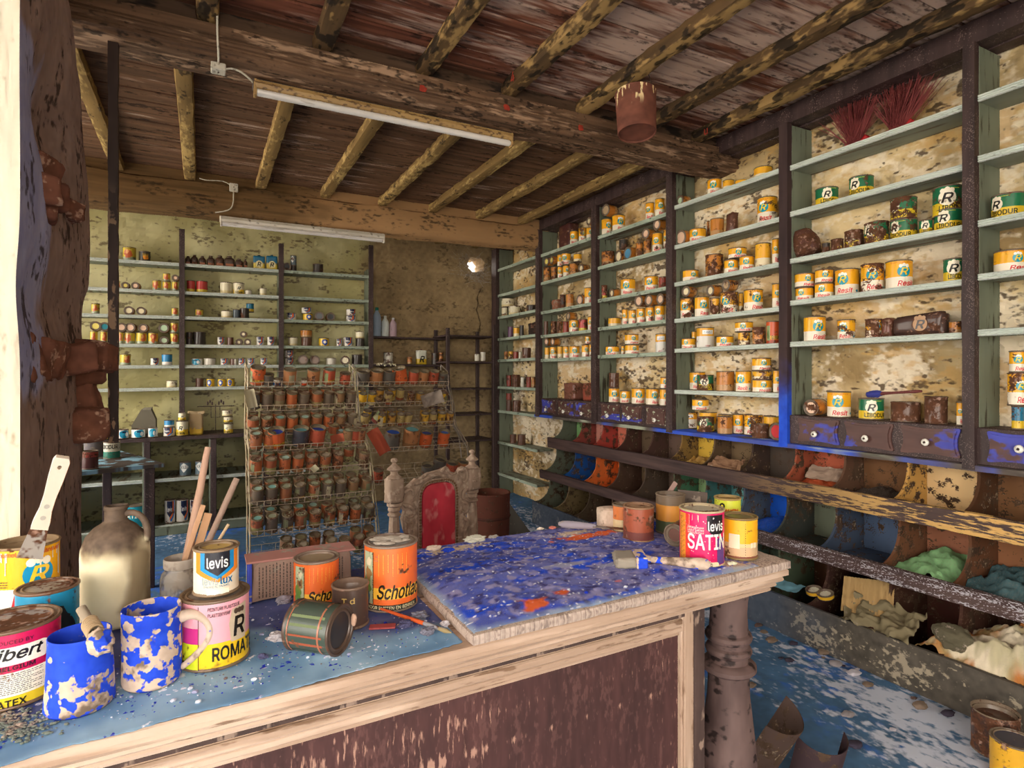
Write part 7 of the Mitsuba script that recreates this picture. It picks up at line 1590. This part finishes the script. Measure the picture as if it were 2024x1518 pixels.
# ---------------------------------------------------------------- far wall odds
def bottle(label, px, ytop, ybase, r, col, capc, cap_=True):
    p = on(px, ybase, 1, 6.87); p = np.array([p[0], 6.87, 1.956]); h = on(px, ytop, 1, 6.87)[2]-1.956
    k = thing('plastic_bottle', label, 'bottle')
    m = xf(L3([(0.001, 0), (r, 0.002), (r, h*0.62), (r*0.9, h*0.72), (r*0.45, h*0.85), (r*0.36, h*0.88), (r*0.36, h*0.93), (0.001, h*0.93)], 20), None, p); part(k, 'body', m, 'dusty', smooth=30, **vc(m, col, 0.2, 3))
    m = xf(L3([(r*0.42, h*0.90), (r*0.42, h*0.99), (r*0.3, h), (0.001, h)], 14), None, p); part(k, 'cap', m, 'dusty', smooth=30, **vc(m, capc, 0.1, 3))
bottle('grey-blue plastic bottle on the upper plank, tallest of its trio', 745, 608, 667, 0.048, '8f9fb0', '2f7a6a')
bottle('white plastic bottle on the upper plank, middle of its trio', 761.5, 624, 667, 0.042, 'd3dcd8', 'c5ccc8')
bottle('pink-white plastic bottle on the upper plank beside the white one', 777, 628, 667, 0.042, 'b8a0aa', 'd0d0d0')
k = thing('box_tin', 'yellow and blue box tin with a black R on the lower plank', 'tin')
xa_, xb_ = on(825, 700, 1, 6.80)[0], on(844, 700, 1, 6.80)[0]; zt2 = on(834, 692, 1, 6.80)[2]
B_, L_2 = can_geo(0.05, 0.1, [(1, 'ffffff')]); m = grid_box(xa_, xb_, 6.80, 6.87, 1.631, zt2, 0.02, 0.001, 9, 2, 0.003); cc = np.where((np.array(m.vertices)[:, 2] < 1.631+0.4*(zt2-1.631))[:, None], C('c9a82c'), C('cfd0c0')); part(k, 'body', m, 'tin', smooth=True, color=cc, uv=np.tile([0.3, 2.0], (len(m.vertices), 1)))
tm = text_flat('R', True, 0.25); v = np.array(tm.vertices)*0.07; part(k, 'letter', (np.stack([(xa_+xb_)/2+v[:, 0], np.full(len(v), 6.798), 1.66+v[:, 1]], 1), tm.faces), 'tin', color=np.tile(C('17130f'), (len(v), 1)), uv=np.tile([0.2, 2.0], (len(v), 1)))
m = xf(L3([(0.01, 0), (0.01, 0.012), (0.001, 0.012)], 10), None, ((xa_+xb_)/2, 6.835, zt2-0.001)); part(k, 'cap', m, 'tin', **vc(m, '5a3028', 0.3, 2))
# white crumbs along the lower plank
m = cat([lump((R.uniform(1.73, 2.0), 6.72+R.uniform(-0.006, 0.03), 1.632+R.uniform(-0.02, 0.006)), R.uniform(0.006, 0.012), i, 1) for i in range(60)]); solo('plaster_crumbs', m, 'dusty', 'white plaster crumbs along the edge of the lower plank', 'crumbs', kind='stuff', smooth=True, **vc(m, 'c9c1a4', 0.1, 3))
# flasks and R tins of the top board
def flask(i, crop, x0, x1, yt):
    ox, oy, s = crop; mid = ox+(x0+x1)/2/s; p = on(mid, 500, 1, YF+0.07); zb0 = zt_(p[0], BZ[0]-0.003); r = (x1-x0)/2/s/FPX*6.2; h = on(mid, oy+yt/s, 1, YF+0.04)[2]-zb0
    k = thing('flask_tin', f'dark flask tin with screw cap, {ORD[i]} of the row on the top board', 'tin', 'dark flask tins on the top board')
    m = grid_box(p[0]-r*0.92, p[0]+r*0.92, YF+0.04, YF+0.10, zb0, zb0+h*0.82, 0.02, 0.001, 8, i, 0.008); part(k, 'body', m, 'tin', smooth=True, **vc(m, '4a3a30', 0.4, i*3.0))
    q_ = xf(L3([(r*0.5, 0), (r*0.42, h*0.08), (r*0.42, h*0.18), (0.001, h*0.18)], 12), None, (p[0], YF+0.07, zb0+h*0.815)); part(k, 'cap', q_, 'tin', smooth=30, **vc(q_, '5f5044', 0.4, i*2.0))
    q_ = bevbox(p[0]-r*0.7, p[0]+r*0.7, YF+0.037, YF+0.04, zb0+h*0.08, zb0+h*0.3, 0.001); part(k, 'label', q_, 'tin', **vc(q_, '9a5a34', 0.4, i*2.0))
for i, (a, b, t) in enumerate(((980, 1030, 310), (1035, 1095, 300), (1107, 1170, 310), (1183, 1252, 308), (1263, 1342, 305), (1346, 1440, 310), (1446, 1520, 335), (1524, 1560, 335))): flask(i, CH, a, b, t)
def rtin(i, x0, x1):
    ox, oy, s = CI; xa_, xb_ = on(ox+x0/s, 500, 1, YF+0.04)[0], on(ox+x1/s, 500, 1, YF+0.04)[0]; zb0 = zt_((xa_+xb_)/2, BZ[0]-0.003); h = on(ox+(x0+x1)/2/s, oy+312/s, 1, YF+0.04)[2]-zb0
    k = thing('box_tin', ['blue and yellow box tin with R badge, nearer the flask tins', 'blue and yellow box tin with R badge, touching the bay upright'][i], 'tin')
    m = grid_box(xa_, xb_, YF+0.04, YF+0.10, zb0, zb0+h, 0.012, 0.001, 8, i, 0.003); z_ = np.array(m.vertices)[:, 2]; part(k, 'body', m, 'tin', smooth=True, color=np.where((z_ < zb0+0.42*h)[:, None], C('c9b23a'), C('1f6484')), uv=np.tile([0.25, 2.0], (len(z_), 1)))
    pc = Pic(); pc.disc(0, 0, 0.035, 0.038, 'd9cf9c', 0.0008); pc.text('R', 0, -0.024, 0.045, '17130f', 0.002, True, 0.2, 0.04); V = np.vstack(pc.V); part(k, 'badge', (np.stack([(xa_+xb_)/2+V[:, 0], YF+0.038-V[:, 2], zb0+h*0.38+V[:, 1]], 1), np.vstack(pc.F)), 'tin', color=np.vstack(pc.C), uv=np.tile([0.2, 2.0], (len(V), 1)))
    q_ = xf(L3([(0.014, 0), (0.014, 0.014), (0.001, 0.014)], 12), None, ((xa_+xb_)/2, YF+0.07, zb0+h-0.001)); part(k, 'cap', q_, 'tin', **vc(q_, '2a4a58', 0.3, 1))
rtin(0, 195, 302); rtin(1, 318, 420)
# old grey cash box, paper bag, wire stand on the far counter
zc_ = 0.926
xa_, xb_ = on(262, 830, 1, 6.62)[0], on(303, 830, 1, 6.62)[0]
k = thing('cash_register', 'grey angular old machine case behind the teal-disc tins on the far counter', 'machine')
pf_ = [(xa_, zc_+0.02), (xb_+0.02, zc_+0.02), (xb_+0.02, zc_+0.15), (xb_-0.02, zc_+0.25), (xa_+0.07, zc_+0.25), (xa_-0.01, zc_+0.10)]
m = prism(pf_, 1, 6.62, 6.80); part(k, 'case', m, 'dusty', **vc(m, '6f6a5c', 0.3, 2)); m = prism([(xa_+0.08, zc_+0.246), (xb_-0.02, zc_+0.246), (xb_-0.015, zc_+0.262), (xa_+0.085, zc_+0.262)], 1, 6.61, 6.80); part(k, 'lid', m, 'dusty', **vc(m, '8a8574', 0.3, 3)); m = bevbox(xa_, xb_+0.02, 6.63, 6.80, 0.915, zc_+0.021, 0.003); part(k, 'foot', m, 'dusty', **vc(m, '3f3a34', 0.3, 3))
xa_, xb_ = on(374, 830, 1, 6.55)[0], on(401, 830, 1, 6.55)[0]
m = rough(grid_box(xa_, xb_, 6.52, 6.62, zc_+0.0, zc_+0.21, 0.015, 0.004, 14, 2, 0.004), 0.006, 30, 3); k = thing('paper_bag', 'torn yellow and brown paper bag on the far counter under the bay upright', 'bag'); v = np.array(m.vertices)
part(k, 'body', m, 'dusty', smooth=True, color=np.where((v[:, 2] < zc_+0.06)[:, None], C('c9a640'), C('a88f6a')), uv=np.tile([0.25, 3.0], (len(v), 1)))
m = rough(bevbox(xa_-0.01, xb_+0.015, 6.52, 6.62, zc_+0.20, zc_+0.225, 0.004).subdivide().subdivide().subdivide(), 0.012, 26, 4); part(k, 'folded_top', m, 'dusty', smooth=True, **vc(m, 'b09a74', 0.3, 2))
k = thing('wire_stand', 'small bent wire stand with two leaf shapes on the far counter', 'stand')
cx_ = on(426, 850, 1, 6.6)[0]; z1 = on(426, 803, 1, 6.6)[2]
g = [tube([(cx_, 6.6, zc_+0.001), (cx_, 6.6, z1+0.02)], 0.004, 6), tube([(cx_-0.16, 6.6, z1), (cx_+0.17, 6.6, z1)], 0.004, 6), tube([(cx_-0.04, 6.6, z1), (cx_-0.04, 6.6, z1-0.11), (cx_+0.04, 6.6, z1-0.11), (cx_+0.04, 6.6, z1)], 0.003, 5), tube([(cx_-0.08, 6.55, zc_+0.003), (cx_+0.08, 6.65, zc_+0.003)], 0.004, 6)]
part(k, 'frame', cat(g), 'dark_iron', smooth=True)
for s in (-1, 1):
    m = cat([lump((cx_+s*0.05+a*0.02, 6.6, z1+0.03+b), 0.012, i, 1, 0.2, (0.7, 0.3, 1.6)) for i, (a, b) in enumerate(((-1, 0), (0, 0.02), (1, 0.0)))]); part(k, 'leaf', m, 'dark_iron', smooth=True)
# work table at the pier with tins, jug
k = thing('side_table', 'dark plank table half hidden behind the pier, dusted with pale blue', 'table')
m = xf(grid_box(-0.9, 0.14, -0.85, 0.35, 0.0, 0.035, 0.08, 0.004, 6, 3, 0.004), Rz(0.35), (on(206, 905, 2, 0.88)[0]-0.0, on(206, 905, 2, 0.88)[1]+0.25, 0.845)); TBX = m.bounds
part(k, 'top', m, 'table_top', smooth=40)
mat('table_top', lambda p, n, uv: mix(mix(C('2f2a28'), C('58504a'), fbm(p.x*14, p.y*14, p.z*14, 3)), C('7fa8bc'), smoothstep(0.45, 0.6, fbm(p.x*12, p.y*12, 2.0, 3))), rough=0.85)
tc = np.array([on(206, 905, 2, 0.88)[0], on(206, 905, 2, 0.88)[1]+0.25])
for lx_, ly_ in ((0.06, -0.78), (0.06, 0.3), (-0.85, -0.78), (-0.85, 0.3)):
    q_ = Rz(0.35)@np.array([lx_, ly_, 0]); part(k, 'leg', bevbox(tc[0]+q_[0]-0.03, tc[0]+q_[0]+0.03, tc[1]+q_[1]-0.03, tc[1]+q_[1]+0.03, 0, 0.845, 0.003), 'dark_wood')
def ontab(px, py): return on(px, py, 2, 0.88)
p = ontab(221, 906); p[2] = 0.881; pc = Pic(); pc.text('LIBODUR', -0.02, 0.075, 0.03, '1a1814', 0.0014, True, 0, 0.13)
tin('paint_tin', p, 0.055, 0.125, 'K', 0.3, label='white and green tin with black letters on the side table', bands=[(0.45, '1f6f5c'), (1, 'c9c6b4')], extra=pc, n=24)
p = ontab(186, 925); p[2] = 0.881; tin('paint_tin', p+[-0.02, -0.03, 0], 0.05, 0.12, 'P', 0.4, label='dark red tin with white smears at the pier on the side table', bands=[(0.7, '4a2526'), (1, '8f3a34')], extra=empty_pic(), open_=True, paint='b04a44', n=24)
p = ontab(190, 905); k = thing('metal_jug', 'dusty metal jug with rounded shoulder on the side table', 'jug'); m = xf(L3([(0.001, 0), (0.06, 0), (0.062, 0.14), (0.058, 0.17), (0.04, 0.195), (0.02, 0.205), (0.02, 0.225), (0.001, 0.225)], 24), None, (p[0]-0.03, p[1]+0.10, 0.881)); part(k, 'body', m, 'dusty', smooth=True, **vc(m, '6f6a6e', 0.35, 3))
m = tube(curve([(p[0]+0.02, p[1]+0.10, 1.05), (p[0]+0.07, p[1]+0.08, 1.03), (p[0]+0.06, p[1]+0.08, 0.93), (p[0]+0.03, p[1]+0.09, 0.91)], 12), 0.006, 7); part(k, 'handle', m, 'dusty', smooth=True, **vc(m, '6f6a5e', 0.3, 3))
# teal tin under the far counter by the table
p = on(272, 990, 1, 6.5); pc = Pic(); pc.text('SATIN', -0.0, 0.09, 0.045, 'e8e6d4', 0.0014, True, 0, 0.15); pc.rect(-0.03, 0.03, 0.03, 0.045, 'e8e6d4'); pc.rect(-0.05, -0.02, 0.165, 0.172, 'e8e6d4')
tin('paint_tin', (on(268, 990, 1, 6.5)[0], 6.55, 0.091), 0.082, 0.20, 'K', 0.25, label='large teal and brown tin with white letters under the far counter', bands=[(1, '1f8a9c')], extra=pc, n=28)

# ---------------------------------------------------------------- floor things
p = on(975, 975, 2, 0.5)
k = thing('barrel', 'brown rusty drum standing behind the carved chair', 'barrel')
q_ = np.array([0, 0, EYE])+ray(968, 972)*4.9; r = 40/FPX*4.9; zt2 = q_[2]
m = xf(L3([(0.001, 0.01), (r*0.9, 0.0), (r*0.94, 0.02), (r*0.97, zt2*0.5), (r, zt2-0.02), (r*1.03, zt2-0.01), (r*1.02, zt2), (r*0.95, zt2), (r*0.92, zt2*0.5), (r*0.85, zt2*0.45), (0.001, zt2*0.45)], 36), None, (q_[0], q_[1], 0.0)); part(k, 'body', m, 'stained', smooth=30, **vc(m, '5a3328', 0.35, 3))
q_ = xf(L3([(r*1.0, 0), (r*1.035, 0.012), (r*1.0, 0.024)], 36), None, (q_[0], q_[1], zt2*0.62)); part(k, 'hoop', q_, 'stained', smooth=True, **vc(q_, '4a2a22', 0.4, 3))
pp = np.array([0, 0, EYE])+ray(1010, 965)*5.35; pp[2] = 0.19; sheet('loose_board', 'thin warped board leaning behind the drum', pp, 0.16, 0.40, align([-0.3, -1, 0.35], [1, 0, 0])@Rz(0.5), 0.1, '4a4640', 'board', crump=0.01, seed=3, thick=0.006)
# yellow tins on the floor at the frame corner, rusty scoops, rubbish
q_ = on(2005, 1470, 2, 0.13); tin('paint_tin', (q_[0], q_[1], 0.0), 0.075, 0.15, 'Y', 0.35, label='yellow tin with dark crusted lid on the floor by the base board', bands=[(1, 'd3a02a')], extra=empty_pic(), lid='3a3a48', n=36)
q_ = on(1998, 1428, 2, 0.15); tin('paint_tin', (q_[0]+0.02, q_[1]+0.06, 0.0), 0.08, 0.165, 'D', 0.5, label='dark rusty open tin on the floor behind the crusted yellow one', bands=[(1, '3f2c24')], extra=empty_pic(), open_=True, paint='4a2f24', n=36)
def bent_sheet(label, px, py, w, h, rr, ang, col, rz, tilt_, name='rusty_scoop', cat_='scoop'):
    a = np.linspace(-ang, ang, 20); g = []
    for t in np.linspace(0, 1, 10): g.append(np.stack([rr*np.sin(a), np.full(20, (t-0.5)*h), rr*(1-np.cos(a))], 1))
    g = np.array(g); i = np.arange(200).reshape(10, 20); q = np.stack([i[:-1, :-1], i[1:, :-1], i[1:, 1:], i[:-1, 1:]], -1).reshape(-1, 4); V = g.reshape(-1, 3)
    V2 = V+np.array([0, 0, -0.004]); f = np.vstack([q[:, [0, 1, 2]], q[:, [0, 2, 3]], q[:, [0, 2, 1]]+200, q[:, [0, 3, 2]]+200])
    rimv = [(i[0, j], i[0, j+1]) for j in range(19)]+[(i[-1, j+1], i[-1, j]) for j in range(19)]+[(i[j+1, 0], i[j, 0]) for j in range(9)]+[(i[j, -1], i[j+1, -1]) for j in range(9)]
    f = np.vstack([f]+[np.array([[a_, b_, b_+200], [a_, b_+200, a_+200]]) for a_, b_ in rimv])
    m = trimesh.Trimesh(np.vstack([V, V2]), f, process=False)
    c, s = math.cos(tilt_), math.sin(tilt_); Rx = np.array([[1, 0, 0], [0, c, -s], [0, s, c]])
    m = xf(m, Rz(rz)@Rx); m.vertices = np.array(m.vertices)-[0, 0, np.array(m.vertices)[:, 2].min()-0.002]
    q = on(px, py, 2, 0.0); m = xf(m, None, q)
    return solo(name, m, 'stained', label, cat_, smooth=True, **vc(m, col, 0.45, px))
bent_sheet('dark rusty bent metal shell standing on the floor by the turned leg', 1550, 1560, 0, 0.26, 0.13, 1.3, '4a3a34', 0.4, -1.1)
bent_sheet('dark flecked metal hood standing on the blue floor', 1640, 1590, 0, 0.2, 0.09, 1.5, '3f3034', -0.35, -1.25)
for i in range(46):
    px, py = R.uniform(1480, 1960), 0
    x, y = R.uniform(2.3, 2.95), R.uniform(1.0, 4.3)
    if i > 20: x = 2.97-abs(R.gauss(0, 0.06))
    r = R.uniform(0.008, 0.028); m = lump((x, y, r*0.3+0.004), r, i, 2, 0.5, (1.4, 1, 0.45)); solo('floor_crumb', m, 'dusty', 'crumb of plaster or dried paint on the dusty floor', 'crumb', 'crumbs on the dusty floor by the base board', smooth=True, **vc(m, R.choice(['8f8a8c', '5a4a44', 'b5b2ba', '3f3a48', '7a6a5c']), 0.2, i))

# ---------------------------------------------------------------- what lies in the bins
def heap(name, label, i, row_, col, hgt, seed, lumps=0, xr=(3.22, 3.47), cat_='pigment powder', rough_=0.3, fill=0.8):
    y1, y0 = DY[i]-0.012, DY[i+1]+0.012; zb0 = ROW[row_][4]+0.018
    gx, gy = np.meshgrid(np.linspace(xr[0], xr[1], 26), np.linspace(y0, y1, 26), indexing='ij')
    u, v = (gx-xr[0])/(xr[1]-xr[0]), (gy-y0)/(y1-y0)
    z = zb0+hgt*(0.55+0.45*np.sin(math.pi*np.clip(v, 0, 1)))*(0.5+0.7*u)*np.clip(1, 0, 1)+(meshkit.fbm(np.stack([gx*18, gy*18, gx*0+seed], -1), 4, seed)-0.5)*rough_*hgt*1.6
    q_ = np.arange(676).reshape(26, 26); q = np.stack([q_[:-1, :-1], q_[1:, :-1], q_[1:, 1:], q_[:-1, 1:]], -1).reshape(-1, 4)
    V = np.stack([gx, gy, z], -1).reshape(-1, 3); n3 = meshkit.fbm(V*60, 3, seed)[:, None]
    co = np.array(C(col))*(0.7+0.6*n3)
    scene[newk(name)] = mikit.ply((V, q), 'dusty_mixed', smooth=True, color=co, uv=np.tile([0.12, seed], (676, 1)))
    tag(name if last[name] == 0 else f'{name}_{last[name]:03d}', label, cat_, kind='stuff')
heap('bin_powder', 'orange-red powder heaped in the upper bin under the first big drawer', 8, 0, 'b5512c', 0.085, 3, xr=(3.2, 3.47), rough_=0.6)
heap('bin_powder', 'pale green powder heaped in the middle bin under the bay with brooms', 10, 1, '7fae7a', 0.10, 5, xr=(3.10, 3.47), rough_=0.6)
heap('bin_powder', 'lumpy dark blue-green powder in the middle bin of the end bay', 11, 1, '3a5a60', 0.09, 7, xr=(3.10, 3.47), rough_=0.9)
heap('bin_powder', 'dark crumbs in the upper bin under the second big drawer', 9, 0, '3a302a', 0.06, 8, xr=(3.2, 3.47), rough_=0.8)
heap('bin_powder', 'yellow and brown crumbs in the upper bin without a drawer above', 5, 0, 'b08a4a', 0.075, 9, xr=(3.19, 3.47), rough_=0.9)
heap('bin_powder', 'bright blue powder in the middle bin beside the dark speckled bin', 7, 1, '1b50b4', 0.06, 10, xr=(3.1, 3.47))
# white and rust coloured mass at the end of the lowest row
gx, gy = np.meshgrid(np.linspace(3.0, 3.47, 90), np.linspace(0.75, 1.62, 150), indexing='ij'); P3 = np.stack([gx, gy, gx*0], -1)
z = 0.20+0.16*np.clip((1.62-gy)/0.3, 0, 1)*np.clip((gx-2.98)/0.08, 0.2, 1)+(meshkit.fbm(P3*7, 4, 3)-0.5)*0.16+(meshkit.fbm(P3*30, 4, 4)-0.5)*0.05
q_ = np.arange(gx.size).reshape(gx.shape); q = np.stack([q_[:-1, :-1], q_[1:, :-1], q_[1:, 1:], q_[:-1, 1:]], -1).reshape(-1, 4)
w = np.clip((meshkit.fbm(P3*9+3, 4, 6)-0.48)*8, 0, 1)[..., None]; w2 = np.clip((meshkit.fbm(P3*16, 4, 9)-0.52)*6, 0, 1)[..., None]
co = (np.array(C('d3c6ac'))*(1-w)+np.array(C('a86a34'))*w)*(1-w2*0.6)+np.array(C('8f8a60'))*w2*0.6
scene['bin_chalk'] = mikit.ply((np.stack([gx, gy, z], -1).reshape(-1, 3), q), 'dusty_mixed', smooth=True, color=co.reshape(-1, 3), uv=np.tile([0.0, 2.0], (gx.size, 1))); tag('bin_chalk', 'lumpy white and rust-stained chalk mass in the lowest bin at the end', 'chalk', kind='stuff')
p = on(1876, 1262, 0, 3.04); m = rough(lump((p[0]+0.03, p[1], 0.29), 0.085, 4, 4, 0.35, (0.7, 1, 0.75)), 0.006, 40, 3); solo('stone', m, 'dusty', 'dark rounded stone perched on the edge of the base board', 'stone', smooth=True, **vc(m, '55503f', 0.35, 3))
sheet('cardboard', 'piece of corrugated cardboard in the lowest bin by the leg of the counter', (3.12, on(1715, 1205, 0, 3.12)[1], 0.33), 0.24, 0.2, align([-0.75, -0.2, 0.65], [0, 1, 0])@Rz(0.3), 0.02, 'a88a5c', 'cardboard', crump=0.008, seed=4, nx=40)
sheet('cloth', 'crumpled beige rag lying in the lowest bin over the base board', (3.06, on(1745, 1262, 0, 3.06)[1], 0.27), 0.34, 0.2, align([-0.6, 0, 0.8], [0, 1, 0]), 0.05, '756b52', 'rag', crump=0.13, seed=5, nx=26)
sheet('cloth', 'brown stiff rag in the upper bin above the magenta tin', (3.24, on(1440, 925, 0, 3.24)[1], 0.87), 0.26, 0.12, align([-0.7, 0, 0.7], [0, 1, 0]), 0.1, '7d5f48', 'rag', crump=0.09, seed=6, nx=24)
sheet('paper_bag', 'grey crumpled paper bag in the upper bin of orange powder', (3.36, on(1635, 930, 0, 3.36)[1], 0.90), 0.24, 0.1, align([-0.8, 0, 0.6], [0, 1, 0]), 0.05, '8f7a6a', 'bag', crump=0.05, seed=7, nx=20)
sheet('cloth', 'pale blue rag over the base board behind the counter end', (3.03, on(1555, 1168, 0, 3.03)[1], 0.27), 0.2, 0.08, align([-0.5, 0, 0.85], [0, 1, 0]), 0.05, '5f8a98', 'rag', crump=0.03, seed=8, nx=14)
for i, (px, py) in enumerate(((1605, 1182), (1628, 1176))):
    q_ = on(px, py, 0, 3.08); B_, L_2 = can_geo(0.04, 0.025, [(1, 'c99a2a')]); tin('tin_lid', (3.1, q_[1], 0.26), 0.045, 0.022, 'Y', 0.3, label=['shallow yellow lid of white crumbs in the lowest bin', 'second shallow yellow lid nearer the leg, in the lowest bin'][i], bands=[(1, 'c99a2a')], extra=empty_pic(), open_=False, lid='c9c4b0', cat='lid', tiltm=align([-0.3, 0, 0.95]))
# cobwebs by the hole
g = []
q = random.Random(4); hc = np.array([3.12, 6.97, 2.92])
for _ in range(70):
    a, b = q.uniform(0, 6.28), q.uniform(0.05, 0.35); e = hc+np.array([math.cos(a)*b*1.1-0.08, -q.uniform(0.0, 0.12), math.sin(a)*b*0.9-0.06]); s = hc+np.array([q.uniform(-0.25, 0.15), -0.01, q.uniform(-0.22, 0.1)])
    e[2] = min(e[2], 3.13); s[2] = min(s[2], 3.1); e[0] = min(e[0], 3.45)
    g.append(tube([s, (s+e)/2-[0, 0, 0.02], e], 0.0009, 3))
m = cat(g); k_ = solo('cobweb', m, 'dusty', **vc(m, 'c9c9cc', 0.0, 1)); tag('cobweb', 'dusty cobweb strands around the broken hole in the far wall', 'cobweb', kind='stuff')

PALT.append(mi.Float(np.array([q for q, _ in sorted(PAL.items(), key=lambda t: t[1])], np.float32).ravel()))
for k in [k for k in scene if k.endswith('_mixed')]:
    if not any(d.get('bsdf') == {'type': 'ref', 'id': k} for d in scene.values()): del scene[k]
